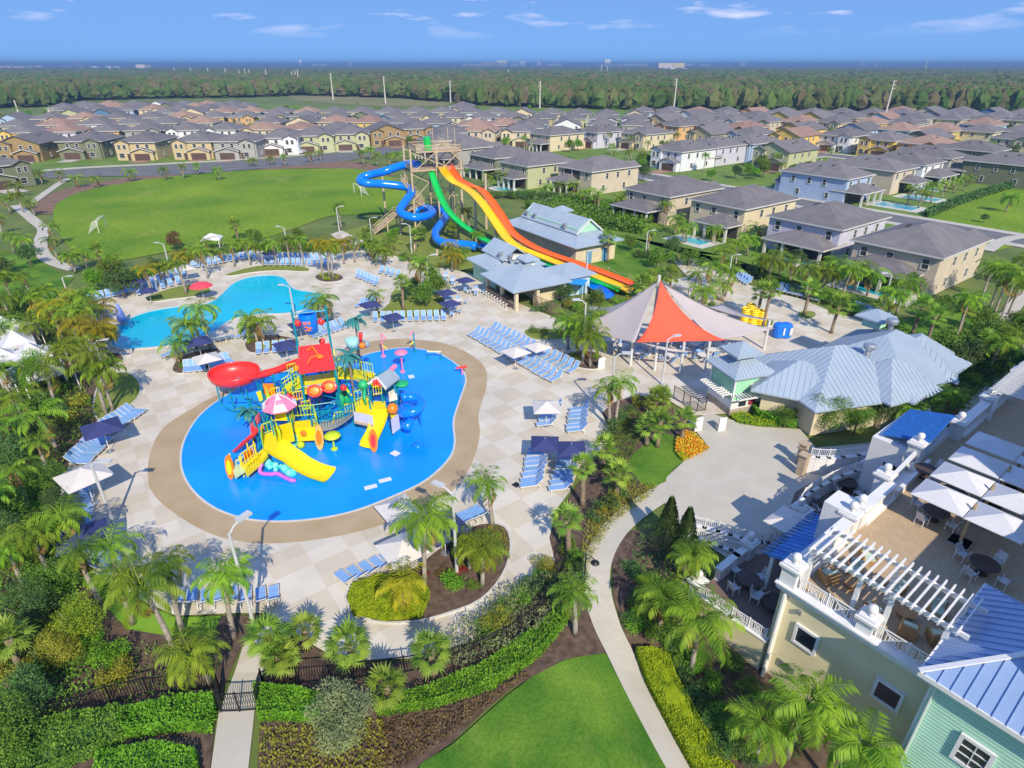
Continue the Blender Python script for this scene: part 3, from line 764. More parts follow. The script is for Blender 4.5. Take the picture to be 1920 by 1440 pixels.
# -- across the street: fronts face the street (-u), or patios facing +u
row2 = [((1285, 262), 'white', 0, 0), ((1345, 255), 'lav', 1, 0), ((1412, 250), 'blue', 2, 0), ((1478, 262), 'green', 3, 0), ((1215, 235), 'cream', 1, 0), ((1130, 232), 'lav', 0, 0), ((1045, 236), 'cream', 2, 1)]
for i, ((px, py), wc, k, back) in enumerate(row2):
    p = P(px, py, 8.4); HOUSE_AT.append((p.x, p.y))
    rz = R(37) - math.pi / 2 if not back else rzr
    put_house(HP[k], p, rz, wc, 'grey', '%s house, %s from left among those across the estate street' % (WALLN[wc], ordn(sorted([r_[0][0] for r_ in row2]).index(px) + 1)), 'houses across the estate street')
row3 = [((1555, 303), 'blue', 0), ((1640, 291), 'beige', 2), ((1700, 282), 'white', 1), ((1745, 272), 'grey', 0), ((1830, 262), 'sage', 1), ((1900, 285), 'sage', 2)]
for i, ((px, py), wc, k) in enumerate(row3):
    p = P(px, py, 8.4); HOUSE_AT.append((p.x, p.y))
    put_house(HP[k], p, R(217), wc, 'grey', '%s house, %s from left in the row with lawn-side patios' % (WALLN[wc], ordn(i + 1)), 'houses with patios on the long lawn')
row4 = [((1505, 228), 'yellow', 3, 'grey'), ((1590, 238), 'white', 1, 'grey'), ((1668, 245), 'yellow', 0, 'grey'), ((1745, 252), 'orange', 1, 'terra'), ((1815, 262), 'yellow', 3, 'grey'), ((1400, 226), 'orange', 2, 'terra'), ((1330, 222), 'blue', 1, 'grey'), ((1278, 222), 'orange', 0, 'grey')]
for i, ((px, py), wc, k, rf) in enumerate(row4):
    p = P(px, py, 8.4)
    if not far((p.x, p.y), 0, 12): continue
    HOUSE_AT.append((p.x, p.y))
    put_house(HP[k], p, R(37) - math.pi / 2, wc, rf, '%s house, %s, %s from left in second right-hand row' % (WALLN[wc], RN[rf], ordn(sorted([r_[0][0] for r_ in row4]).index(px) + 1)), 'second row houses of the right-hand estate')
# -- left row facing the playing field
rowL = [((55, 249), 'ochre', 3, 'grey', .12), ((167, 246), 'sage', 1, 'grey', .10), ((271, 247), 'tan', 0, 'grey', .06), ((375, 246), 'tan', 0, 'grey', .04), ((452, 246), 'grey', 1, 'grey', .05), ((529, 240), 'white', 2, 'grey', .12), ((590, 237), 'green', 1, 'grey', .18), ((655, 234), 'green', 2, 'grey', .25), ((720, 229), 'ochre', 3, 'grey', .3), ((780, 226), 'ochre', 1, 'grey', .3), ((842, 232), 'white', 0, 'grey', .1), ((893, 221), 'beige', 1, 'terra', .05), ((945, 220), 'grey', 2, 'terra', .0), ((990, 225), 'blue', 0, 'grey', .0)]
for i, ((px, py), wc, k, rf, rz) in enumerate(rowL):
    p = P(px, py, 8.4); HOUSE_AT.append((p.x, p.y))
    put_house(HP[k], p, rz, wc, rf, '%s house, %s, %s from left facing the playing field' % (WALLN[wc], RN[rf], ordn(i + 1)), 'houses facing the playing field', 1.12)
p = P(12, 288, 8.4); HOUSE_AT.append((p.x - 6, p.y))
put_house(HP[1], (p.x - 6, p.y), R(60), 'sage', 'grey', 'dark green house cut off by the left edge, nearest to the playing field', 'houses facing the playing field')
# -- the rest of the estate, row behind row
def fill():
    rr = random.Random(11)
    keys = ['cream', 'beige', 'white', 'tan', 'green', 'grey', 'blue', 'orange', 'lav', 'sage', 'steel', 'yellow']
    wts = [5, 5, 4, 4, 3, 2, 2, 2, 2, 1, 1, 2]
    rows = [(228, 284), (217, 0), (207.5, 0), (200, 0), (194.5, 0), (190.5, 0), (187, 0)]
    cnt = 0
    for j, (y0, _) in enumerate(rows):
        # centre line of this row in the picture, left to right
        line = [(-40, y0 + 6 - j * .4), (300, y0 + 1), (620, y0 - .6), (900, y0 + 2 - j * .5), (1300, y0 + 6 - j * .2), (1600, y0 + 12 - j), (1960, y0 + 17 - j)]
        q = spline([P(a, b, 8.4) for a, b in line], 24)
        # walk at house spacing
        pos = []; acc = 0; L = 15.6
        for a, b in zip(q, q[1:]):
            d = (b - a).length
            while acc + d >= L:
                t = (L - acc) / d; a = a.lerp(b, t); d = (b - a).length; acc = 0
                pos.append((a.copy(), math.atan2((b - a).y, (b - a).x)))
            acc += d
        items = []
        for k, (p, an) in enumerate(pos):
            px, py = PIX((p.x, p.y, 8.4))
            if px < -30 or px > 1950 or not far((p.x, p.y), 0, 13.0): continue
            if j >= 3 and 480 < px < 860 and py < 196.0: continue
            if py < 188.5 and px > 470: continue
            if py < 198 and px > 900: continue
            if py < 206 and px < 110: continue
            if rr.random() < 0.05: continue
            items.append((px, p, an))
        items.sort()
        for n_, (px, p, an) in enumerate(items):
            HOUSE_AT.append((p.x, p.y)); cnt += 1
            wc = rr.choices(keys, wts)[0]; rf = 'terra' if rr.random() < .13 else 'grey'
            base = an if px < 900 else (R(37) - math.pi / 2 if (j % 2 == 0) else rzr) if px > 1250 else an
            rz = base + (math.pi if j % 2 else 0) * (1 if px <= 1250 else 0) + rr.uniform(-.05, .05)
            put_house(HS[rr.choice([0, 0, 1, 1, 2])], p, rz, wc, rf, '%s house, %s, %s from left, %s row back' % (WALLN[wc], RN[rf], ordn(n_ + 1), ordn(j + 1)),
                      'estate houses, %s row back' % ordn(j + 1), rr.uniform(.95, 1.06))
    print('fill houses', cnt)
fill()
# ================================================================ plants
M_qleaf = leafmat('queen_palm_leaf', (0.10, 0.225, 0.02), (0.34, 0.49, 0.035), 0.55, 0.28, 0.42)
M_sleaf = leafmat('sabal_leaf', (0.114, 0.246, 0.029), (0.357, 0.493, 0.065), 0.9, 0.25, 0.35)
M_yleaf = leafmat('yellow_palm_leaf', (0.30, 0.31, 0.012), (0.46, 0.38, 0.02), 0.8, 0.2, 0.42)
M_leaf = leafmat('broad_leaf', (0.057, 0.138, 0.017), (0.195, 0.334, 0.036), 1.6, 0.22, 0.25)
M_leafy = leafmat('lime_leaf', (0.20, 0.33, 0.010), (0.42, 0.53, 0.015), 1.6, 0.12, 0.3)
M_leafd = leafmat('dark_leaf', (0.04, 0.10, 0.025), (0.12, 0.21, 0.055), 1.4, 0.25, 0.2)
M_leafl = leafmat('light_green_leaf', (0.13, 0.25, 0.02), (0.33, 0.45, 0.03), 1.6, 0.12, 0.3)
M_leafg = leafmat('grey_leaf', (0.122, 0.167, 0.072), (0.309, 0.348, 0.160), 1.4, 0.15, 0.25)
M_leafh = leafmat('hedge_leaf', (0.073, 0.217, 0.012), (0.211, 0.464, 0.029), 1.2, 0.08, 0.25)
M_leafr = leafmat('red_leaf', (0.20, 0.02, 0.015), (0.36, 0.05, 0.03), 3.0, 0.15, 0.25)
M_leafb = leafmat('brown_leaf', (0.114, 0.072, 0.029), (0.244, 0.174, 0.065), 2.0, 0.15, 0.25)
M_leafo = leafmat('olive_leaf', (0.195, 0.217, 0.022), (0.390, 0.377, 0.043), 1.6, 0.12, 0.3)
M_leafdry = leafmat('dry_frond', (0.26, 0.17, 0.05), (0.42, 0.27, 0.07), 1.5, 0.2, 0.3)
M_qtrunk = mat('palm_trunk_grey', (0.24, 0.21, 0.17), 0.9, col2=(0.40, 0.36, 0.31), scale=4, bump=0.3, bscale=12)
M_strunk = mat('palm_trunk_brown', (0.17, 0.125, 0.085), 0.95, col2=(0.30, 0.235, 0.17), scale=5, bump=0.6, bscale=14)
M_bark = mat('bark', (0.14, 0.11, 0.08), 0.95, col2=(0.25, 0.21, 0.16), scale=5, bump=0.5)

def leaf_quad(mb, c, d, n, L, wd):
    s_ = d.cross(n)
    if s_.length < 1e-5: s_ = Vector((1, 0, 0))
    s_.normalize(); s_ *= wd / 2
    o = len(mb.v); e = c + d * L
    mb.v += [tuple(c - s_ * .5), tuple(c + d * L * .5 + s_), tuple(e), tuple(c + d * L * .5 - s_)]
    mb.v[o] = tuple(c)
    mb.f.append((o, o + 1, o + 2, o + 3)); mb.m.append(mb.cur)
def queen_crown(seed, n=15, L=2.5, droop=1.0, leaflets=15, wid=0.085, ln=0.62):
    r = random.Random(seed); mb = MB()
    for i in range(n):
        az = 2 * math.pi * (i * 0.381966) + r.uniform(-.25, .25)
        age = i / n
        el = R(78 - 80 * age + r.uniform(-7, 7)); ll = L * r.uniform(.82, 1.1)
        mb.cur = 1 if (i == n - 1 or (i == n - 3 and seed % 2)) else 0
        if mb.cur: el = R(-38)
        h = Vector((math.cos(az), math.sin(az), 0)); p = h * 0.08 + Vector((0, 0, 0.05)); pts = [p.copy()]; S_ = 9
        a = el
        for k in range(S_):
            p = p + (h * math.cos(a) + Vector((0, 0, 1)) * math.sin(a)) * (ll / S_); pts.append(p.copy())
            a -= droop * R(9 + 7 * k / S_ + age * 4)
        mb.tube([pts[0], pts[3], pts[6], pts[9]], [0.045, 0.035, 0.02, 0.008], 3, cap=False)
        side = Vector((-h.y, h.x, 0))
        for k in range(leaflets):
            t = 0.14 + 0.84 * k / (leaflets - 1); f = t * S_; j = min(int(f), S_ - 1)
            q = pts[j].lerp(pts[j + 1], f - j); fw = (pts[j + 1] - pts[j]).normalized()
            l2 = ln * (0.55 + 0.9 * math.sin(min(1, t * 1.15) * math.pi * .85)) * r.uniform(.85, 1.15)
            for sd_ in (-1, 1):
                d = (fw * 0.55 + side * sd_ * 0.85 + Vector((0, 0, -0.25 - 0.55 * r.random() - .25 * age))).normalized()
                leaf_quad(mb, q, d, Vector((0, 0, 1)), l2, wid * 1.25)
    return mb.mesh('crown', [M_qleaf, M_leafdry])
def sabal_crown(seed, n=24, pet=0.75, fan=0.82):
    r = random.Random(seed); mb = MB()
    for i in range(n):
        az = 2 * math.pi * (i * 0.381966) + r.uniform(-.2, .2); age = i / n
        el = R(80 - 112 * age + r.uniform(-8, 8))
        h = Vector((math.cos(az), math.sin(az), 0)); d = (h * math.cos(el) + Vector((0, 0, 1)) * math.sin(el)).normalized()
        c = d * pet * r.uniform(.8, 1.15)
        mb.tube([h * .05, c], [0.022, 0.014], 3, cap=False)
        side = Vector((-h.y, h.x, 0)); up = side.cross(d).normalized()
        for k in range(11):
            a = R(-86 + 172 * k / 10)
            dd = (d * math.cos(a) + side * math.sin(a) - up * 0.0 + Vector((0, 0, -0.16 - .28 * r.random()))).normalized()
            leaf_quad(mb, c, dd, up, fan * (1 - .28 * abs(a) / 1.5) * r.uniform(.85, 1.1), 0.125)
    return mb.mesh('crown', M_sleaf)
def trunk_mesh(h, r0, r1, bend, mt, n=7):
    pts = [(bend * (i / 5) ** 1.7, 0, h * i / 5) for i in range(6)]
    return MB().tube(pts, [r0 * 1.25, r0, r0 * .95, (r0 + r1) / 2, r1, r1 * 1.1], n).mesh('trunk', mt, True)
QC = [queen_crown(1), queen_crown(2, n=17, L=2.7, droop=1.15), queen_crown(3, n=13, L=2.3, droop=.95), queen_crown(4, n=20, L=2.6, droop=1.05, leaflets=18)]
QBIG = [queen_crown(11, n=19, L=3.0, droop=.95, leaflets=34, wid=.06, ln=.7), queen_crown(12, n=17, L=3.0, droop=1.1, leaflets=34, wid=.06, ln=.72)]
SC = [sabal_crown(5), sabal_crown(6, n=28, pet=.85, fan=.9), sabal_crown(7, n=20)]
QT = [trunk_mesh(5, .15, .10, .12, M_qtrunk), trunk_mesh(5, .16, .11, .4, M_qtrunk)]
STK = [trunk_mesh(3.5, .21, .19, .05, M_strunk), trunk_mesh(3.5, .2, .2, .25, M_strunk)]
def palm(kind, base, h, label, group, crown_s=None, rz=None, mt=None):
    r = rnd
    nm = {'q': 'queen_palm', 'Q': 'queen_palm', 's': 'sabal_palm'}[kind]
    root = empty(nm, base, r.uniform(0, 6.28) if rz is None else rz, label, 'palm tree', group)
    h = max(h, 1.0)
    cs = (crown_s or 1.0) * {'q': .68, 'Q': .8, 's': .82}[kind] * r.uniform(.9, 1.15)
    if kind == 's': tm, th, bd = r.choice([(STK[0], 3.5, .05), (STK[1], 3.5, .25)])
    else: tm, th, bd = r.choice([(QT[0], 5, .12), (QT[1], 5, .4)])
    t = bpy.data.objects.new('trunk', tm); COL.objects.link(t); t.parent = root; t.scale = (1, 1, h / th)
    cm = r.choice(SC if kind == 's' else QBIG if kind == 'Q' else QC)
    c = bpy.data.objects.new('crown', cm); COL.objects.link(c); c.parent = root; c.location = (bd, 0, h); c.scale = (cs,) * 3
    if mt: c.material_slots[0].link = 'OBJECT'; c.material_slots[0].material = mt
    return root
NOUN = {'q': 'feathery queen palm', 'Q': 'large feathery queen palm', 's': 'round-headed sabal palm'}
def palms(where, lst, group, cm=1.0):
    """lst: (kind, base_x, base_y, crown_y[, material])"""
    lst = sorted(lst, key=lambda t: t[1]); cnt = {}
    for it in lst:
        k = it[0]; cnt[k.lower()] = cnt.get(k.lower(), 0) + 1
    seen = {}
    for it in lst:
        k, bx, by, cy = it[:4]; kk = k.lower(); seen[kk] = seen.get(kk, 0) + 1
        b = G(bx, by); h = HT(b, cy) - b.z
        nn = NOUN['q' if kk == 'q' else 's']
        lab = ('%s %s from left %s' % (ordn(seen[kk]), nn, where)) if cnt[kk] > 1 else '%s %s' % (nn, where)
        palm(k, b, max(h, .8), lab, group, mt=it[4] if len(it) > 4 else None, crown_s=(it[5] if len(it) > 5 else 1.0) * cm)
Y_ = M_yleaf
palms('on the lower deck and its garden beds', [('q', 923, 988, 912), ('Q', 797, 1095, 975), ('q', 905, 1100, 1030), ('q', 757, 1142, 1085, Y_), ('q', 880, 1070, 1020),
    ('s', 668, 1248, 1205), ('s', 815, 1268, 1215), ('s', 735, 1330, 1280), ('s', 577, 1215, 1180), ('s', 530, 1262, 1222), ('s', 512, 1255, 1200), ('s', 548, 1268, 1235)], 'palms on the lower deck')
palms('in the lower left garden', [('Q', 325, 1215, 1095), ('q', 343, 1185, 1065), ('q', 395, 1285, 1218), ('q', 440, 1195, 1085), ('q', 188, 1135, 1045), ('q', 250, 1170, 1085), ('s', 45, 1265, 1195), ('q', 98, 1090, 1000), ('q', 97, 905, 835), ('q', 60, 960, 880), ('q', 20, 1010, 920), ('q', 150, 1060, 965), ('q', 12, 870, 800), ('q', 50, 1110, 1030), ('q', 225, 1100, 1030)], 'palms in the lower left garden')
palms('left of the splash pad', [('q', 213, 772, 690), ('q', 200, 778, 670), ('q', 110, 850, 775), ('q', 60, 820, 745), ('q', 30, 765, 690), ('q', 105, 760, 690), ('q', 205, 690, 620, Y_), ('q', 165, 680, 610, Y_), ('q', 185, 660, 580), ('q', 150, 650, 585), ('q', 120, 640, 575, Y_), ('q', 185, 625, 555), ('q', 210, 640, 575, Y_), ('q', 145, 720, 655), ('q', 180, 700, 640)], 'palms left of the splash pad', 1.35)
palms('between the two pools', [('q', 395, 655, 580), ('q', 369, 655, 607), ('q', 337, 682, 643), ('q', 496, 652, 605), ('q', 484, 645, 595), ('q', 617, 622, 562), ('q', 600, 610, 575), ('q', 470, 640, 612)], 'palms between the two pools', 1.3)
palms('behind the swimming pool', [('q', 285, 552, 505, Y_), ('q', 262, 548, 515), ('q', 305, 535, 500), ('q', 350, 552, 495), ('q', 390, 522, 473), ('q', 373, 500, 468), ('q', 345, 500, 480, Y_), ('q', 440, 500, 460), ('q', 470, 498, 455), ('q', 495, 500, 462), ('q', 520, 498, 455), ('q', 545, 500, 448), ('q', 570, 500, 450), ('q', 606, 522, 455, Y_), ('q', 618, 520, 458, Y_), ('q', 625, 522, 466), ('q', 645, 495, 455, Y_), ('q', 665, 492, 450), ('q', 690, 478, 445), ('q', 700, 490, 455), ('s', 447, 452, 420), ('q', 640, 430, 385), ('q', 420, 495, 470), ('q', 395, 490, 455)], 'palms behind the swimming pool', 1.15)
palms('on the planted mound by the slides', [('s', 757, 582, 530), ('q', 788, 570, 505), ('q', 792, 565, 490), ('q', 708, 588, 553), ('s', 780, 470, 440), ('q', 730, 480, 455), ('q', 700, 492, 462), ('q', 842, 490, 460, Y_), ('q', 848, 510, 480, Y_), ('q', 863, 495, 475), ('q', 720, 500, 470), ('s', 860, 455, 420), ('q', 895, 470, 440), ('q', 880, 430, 395, Y_), ('s', 690, 470, 440)], 'palms by the slides', 1.2)
palms('beside the sail canopy', [('q', 1106, 690, 637), ('q', 1082, 668, 612), ('q', 1092, 680, 600), ('q', 1065, 655, 600), ('q', 1110, 650, 590), ('s', 1203, 562, 532), ('s', 1230, 540, 515), ('s', 1255, 545, 515), ('s', 1215, 555, 520)], 'palms beside the sail canopy', 1.35)
palms('along the walk to the plaza', [('q', 1153, 803, 722), ('q', 1142, 803, 732), ('s', 1232, 838, 785), ('s', 1278, 825, 785), ('s', 1212, 835, 800), ('s', 1240, 770, 738), ('s', 1225, 775, 750), ('s', 1092, 948, 878), ('s', 1155, 935, 888), ('s', 1066, 1042, 975), ('s', 1130, 880, 840), ('q', 1078, 1190, 1120)], 'palms along the plaza walk', 1.12)
palms('in the garden beside the clubhouse', [('Q', 1275, 1118, 1045, None, .8), ('Q', 1295, 1262, 1165, None, 1.1), ('Q', 1235, 1190, 1120, None, .8), ('Q', 1475, 1420, 1320, None, .95), ('Q', 1575, 1500, 1400, None, 1.0), ('Q', 1415, 1420, 1350, None, .85)], 'palms beside the clubhouse')
palms('by the snack bar and roof terrace', [('q', 1770, 790, 738), ('s', 1735, 800, 760), ('s', 1700, 800, 765), ('s', 1780, 800, 755), ('q', 1690, 810, 770)], 'palms by the roof terrace')
palms('on the upper right deck', [('q', 1350, 512, 472), ('q', 1378, 505, 458), ('q', 1330, 540, 500), ('q', 1298, 562, 515), ('q', 1355, 565, 535), ('q', 1365, 540, 510), ('q', 1315, 575, 545), ('s', 1430, 612, 545), ('s', 1418, 600, 550), ('q', 1440, 530, 490), ('q', 1460, 520, 480), ('q', 1425, 520, 485), ('q', 1480, 530, 495), ('s', 1507, 592, 540), ('q', 1510, 560, 505), ('q', 1535, 560, 510), ('s', 1558, 625, 572), ('q', 1575, 570, 505), ('q', 1600, 545, 500), ('q', 1625, 555, 515), ('q', 1560, 540, 495)], 'palms on the upper right deck', 1.4)
palms('along the right edge gardens', [('s', 1708, 632, 575), ('s', 1735, 650, 590), ('q', 1790, 640, 560), ('s', 1795, 630, 575), ('q', 1860, 600, 510), ('q', 1872, 608, 520), ('q', 1850, 595, 505), ('q', 1890, 590, 530), ('q', 1912, 660, 600), ('q', 1850, 700, 640), ('s', 1830, 690, 640), ('q', 1880, 690, 630), ('q', 1700, 540, 500), ('q', 1680, 590, 530), ('q', 1660, 600, 550), ('s', 1640, 610, 575), ('q', 1905, 540, 490), ('q', 1840, 560, 500)], 'palms along the right edge', 1.3)
palms('around the garden pools of the houses', [('q', 1885, 398, 370), ('q', 1700, 385, 352), ('q', 1722, 390, 360), ('q', 1745, 380, 350), ('q', 1765, 372, 345), ('q', 1788, 362, 338), ('q', 1805, 358, 334), ('q', 1178, 400, 368), ('q', 1160, 405, 372), ('q', 1122, 400, 362), ('q', 1095, 390, 360), ('q', 1245, 425, 385), ('q', 1215, 470, 430), ('s', 1139, 492, 445), ('q', 1075, 370, 345), ('q', 1050, 368, 345), ('q', 1025, 372, 350), ('q', 915, 355, 330), ('q', 945, 352, 330), ('q', 1265, 440, 410), ('q', 1285, 455, 425), ('q', 1400, 480, 450), ('q', 1560, 365, 345), ('q', 1475, 350, 335), ('q', 1190, 265, 248), ('q', 1170, 268, 250), ('q', 1115, 270, 255), ('q', 1240, 300, 282), ('q', 1640, 480, 450), ('q', 1420, 455, 430), ('q', 1335, 455, 430), ('q', 1920, 300, 275)], 'palms among the house gardens', 1.35)
palms('at the far left lawn and path', [('q', 105, 462, 425), ('q', 52, 480, 450), ('q', 28, 475, 442), ('q', 108, 485, 450), ('q', 142, 512, 480), ('s', 190, 500, 468), ('q', 218, 510, 482), ('q', 165, 505, 470), ('q', 20, 400, 372), ('q', 66, 405, 378), ('q', 45, 398, 365), ('q', 10, 520, 480), ('q', 20, 600, 560), ('q', 75, 600, 560), ('q', 95, 590, 545), ('q', 60, 560, 520), ('q', 22, 560, 515), ('q', 5, 440, 410), ('q', 25, 660, 610), ('q', 85, 660, 610)], 'palms at the far left', 1.15)
palms('along the street beyond the field', [('q', 35, 370, 348), ('q', 80, 345, 325), ('q', 115, 343, 325), ('q', 148, 352, 334), ('q', 184, 352, 336), ('q', 310, 338, 318), ('q', 345, 335, 312), ('s', 372, 328, 312), ('q', 412, 338, 318), ('q', 510, 310, 296), ('s', 535, 312, 296), ('q', 582, 305, 290), ('q', 602, 302, 286), ('q', 682, 310, 286), ('q', 708, 312, 290), ('q', 730, 312, 292), ('q', 745, 306, 290), ('q', 475, 312, 300), ('q', 250, 340, 322), ('q', 695, 300, 280), ('q', 215, 262, 248), ('q', 770, 300, 280)], 'palms along the street', 1.3)

# ---------------- leafy plants
def leaf_cloud(seed, lumps, n, L, wd, m, core=None, down=0.0):
    """lumps: (x,y,z,r) spheres filled with leaf faces, densest near their skins"""
    r = random.Random(seed); mb = MB(); tot = sum(q[3] ** 2 for q in lumps)
    for (x, y, z, rr) in lumps:
        for _ in range(int(n * rr * rr / tot)):
            u = r.uniform(-0.55, 1); t = r.uniform(0, 2 * math.pi); s_ = math.sqrt(max(0, 1 - u * u))
            nd = Vector((s_ * math.cos(t), s_ * math.sin(t), u)); k = rr * r.uniform(.62, 1.08)
            c = Vector((x, y, z)) + nd * k
            d = (nd * .5 + Vector((r.uniform(-1, 1), r.uniform(-1, 1), r.uniform(-.8, .8) - down))).normalized()
            leaf_quad(mb, c, d, (nd + Vector((r.uniform(-.5, .5), r.uniform(-.5, .5), .4))).normalized(), L * r.uniform(.7, 1.3), wd * r.uniform(.8, 1.2))
    return mb.mesh('foliage', m)
def lumpset(seed, R_, H_, n, lo=.35):
    r = random.Random(seed); out = []
    for i in range(n):
        a = r.uniform(0, 6.28); q = math.sqrt(r.random()) * R_ * .68; f = r.random()
        out.append((q * math.cos(a), q * math.sin(a), H_ * (lo + (1 - lo) * f * .8), R_ * r.uniform(.3, .5) * (1.1 - .3 * f)))
    return out
BUSH = [leaf_cloud(20 + i, lumpset(i, 1.0, 1.1, 7, .3), 520, .16, .10, M_leaf) for i in range(3)]
BUSHF = [leaf_cloud(40 + i, lumpset(i + 5, 1.0, 1.1, 8, .25), 1500, .11, .065, M_leaf) for i in range(3)]
TREE = [leaf_cloud(60 + i, lumpset(i + 9, 2.1, 4.2, 14, .42), 2600, .26, .14, M_leaf) for i in range(3)]
TREEF = [leaf_cloud(70 + i, lumpset(i + 19, 2.1, 4.2, 18, .40), 6500, .17, .07, M_leaf) for i in range(2)]
def tree_limbs():
    mb = MB(); mb.tube([(0, 0, 0), (.05, 0, 1.2), (0, .1, 2.2)], [.14, .11, .08], 7)
    for a in (0.3, 2.2, 4.1, 5.3): mb.tube([(0, 0, 1.3), (.6 * math.cos(a), .6 * math.sin(a), 2.3), (1.1 * math.cos(a), 1.1 * math.sin(a), 3.3)], [.06, .045, .02], 5)
    return mb.mesh('trunk', M_bark, True)
LIMBS = tree_limbs()
def plant(name, me, loc, s, m, label, cat, group=None, trunk=None, rz=None):
    if trunk is None:
        o = bpy.data.objects.new(name, me); COL.objects.link(o); tgt = o
    else:
        tgt = empty(name, loc); o = bpy.data.objects.new('crown', me); COL.objects.link(o); o.parent = tgt
        t = bpy.data.objects.new('trunk', trunk); COL.objects.link(t); t.parent = tgt
    if m: o.material_slots[0].link = 'OBJECT'; o.material_slots[0].material = m
    tgt.location = loc; tgt.rotation_euler = (0, 0, rnd.uniform(0, 6.28) if rz is None else rz); tgt.scale = s if isinstance(s, tuple) else (s,) * 3
    return tag(tgt, label, cat, group)
LN = {id(M_leafl): 'light green', id(M_leaf): 'mid green', id(M_leafy): 'lime green', id(M_leafd): 'dark green', id(M_leafg): 'grey green', id(M_leafh): 'bright green', id(M_leafr): 'deep red', id(M_leafb): 'brownish', id(M_leafo): 'olive'}
def shrubs(where, lst, group, fine=False):
    """lst: (x, y, radius_m, material)"""
    lst = sorted(lst, key=lambda t: t[0]); cnt = {}; seen = {}
    for t in lst: cnt[LN[id(t[3])]] = cnt.get(LN[id(t[3])], 0) + 1
    for x, y, rad, m in lst:
        c = LN[id(m)]; seen[c] = seen.get(c, 0) + 1
        lab = ('%s shrub, %s such from left %s' % (c, ordn(seen[c]), where)) if cnt[c] > 1 else '%s leafy shrub %s' % (c, where)
        b = G(x, y); plant('shrub', rnd.choice(BUSHF if fine else BUSH), b + Vector((0, 0, -.05)), (rad, rad, rad * rnd.uniform(.75, 1.1)), m, lab, 'shrub', group)
def trees(where, lst, group, fine=False):
    lst = sorted(lst, key=lambda t: t[0])
    for i, (x, y, s_, m) in enumerate(lst):
        b = G(x, y); lab = '%s broadleaf tree, %s from left %s' % (LN[id(m)], ordn(i + 1), where) if len(lst) > 1 else '%s broadleaf tree %s' % (LN[id(m)], where)
        plant('broadleaf_tree', rnd.choice(TREEF if fine else TREE), b, s_, m, lab, 'tree', group, trunk=LIMBS)
A, B_, C_, D_, E_, F_, O_ = M_leaf, M_leafy, M_leafd, M_leafg, M_leafh, M_leafb, M_leafo
trees('in the lower left thicket', [(30, 1060, .9, C_), (70, 1180, .8, C_), (110, 1130, .8, A), (20, 900, 1.0, C_), (70, 740, 1.1, E_), (10, 1000, 1.0, A), (160, 1200, .7, M_leafl), (130, 1240, .6, O_), (60, 1340, .7, C_), (20, 1420, .8, A), (45, 1080, .9, A), (130, 980, .7, C_), (95, 935, .8, A), (10, 1250, .8, M_leafl)], 'trees in the lower left thicket', True)
trees('in front of the black fence', [(650, 1390, .82, D_)], 'trees by the fence', True)
trees('beside the snack bar', [(1540, 812, .95, A), (1470, 800, .5, A), (1640, 800, .8, C_), (1600, 815, .7, A), (1680, 790, .7, C_)], 'trees beside the snack bar', True)
trees('behind the swimming pool and left lawn', [(60, 500, .9, C_), (235, 560, 1.0, C_), (215, 530, .9, A), (330, 470, .8, F_), (180, 545, .8, E_), (15, 530, .9, C_), (20, 640, 1.0, A), (50, 585, .8, A), (110, 620, 1.0, M_leafl), (145, 600, 1.0, O_), (170, 610, 1.0, M_leafl), (200, 660, .9, O_), (480, 460, .7, A), (560, 455, .7, A)], 'trees behind the swimming pool')
trees('on the mound by the slides', [(800, 575, .9, A), (775, 560, .8, C_), (820, 560, .9, A), (740, 455, .7, E_), (790, 455, .7, A), (810, 540, .8, A), (700, 430, .6, A), (850, 440, .6, M_leafl)], 'trees on the mound')
trees('in the right hand gardens', [(1640, 540, .9, A), (1700, 560, .9, C_), (1560, 520, .8, A), (1760, 680, 1.0, A), (1800, 700, .9, C_), (1730, 690, .8, A), (1850, 665, 1.0, A), (1830, 620, .8, A), (1900, 700, .8, C_), (1760, 600, .8, A), (1230, 505, .8, A), (1260, 480, .8, C_), (1180, 470, .7, A), (1290, 500, .7, A), (1490, 500, .7, C_), (1843, 418, .45, C_), (1330, 600, .6, A), (1120, 580, .7, A), (1060, 570, .7, C_), (1900, 640, .9, A)], 'trees in the right hand gardens')
def scatter_trees():
    r = random.Random(5); items = []
    spots = []
    for _ in range(9000):
        if len(spots) >= 290: break
        x = r.uniform(-20, 1940); y = 200 + 145 * r.random() ** 1.1
        if x < 760 and y > 268: continue
        if x < 1000 and y > 300: continue
        if x > 1520 and y > 300: continue
        pw0 = P(x, y)
        if any(abs((pw0.x - c_[0]) * UH.x + (pw0.y - c_[1]) * UH.y) < 7 for c_ in ((86, 133), (152, 196))): continue
        p = P(x, y)
        if not all((p.x - q[0]) ** 2 + (p.y - q[1]) ** 2 > 92 for q in HOUSE_AT): continue
        if y < 205 and 480 < x < 900: continue
        spots.append((p, x))
    spots.sort(key=lambda t: t[1])
    for i, (p, x) in enumerate(spots):
        if r.random() < .45: palm('q', p, r.uniform(3, 5.5), '%s small palm, counted from left, between the estate houses' % ordn_big(i + 1), 'small trees between the estate houses')
        else: plant('broadleaf_tree', r.choice(TREE), p, r.uniform(.7, 1.15), r.choice([A, A, C_, E_]), '%s small tree, counted from left, between the estate houses' % ordn_big(i + 1), 'tree', 'small trees between the estate houses', trunk=LIMBS)
def ordn_big(i):
    if i < 80: return ordn(i)
    if i < 100: return 'eightieth' if i == 80 else 'ninetieth' if i == 90 else ('eighty-' if i < 90 else 'ninety-') + ORD[i % 10]
    return 'hundredth' if i == 100 else 'two hundredth' if i == 200 else ('two ' if i > 200 else '') + 'hundred and ' + ordn_big(i % 100)
scatter_trees()
r5 = random.Random(9)
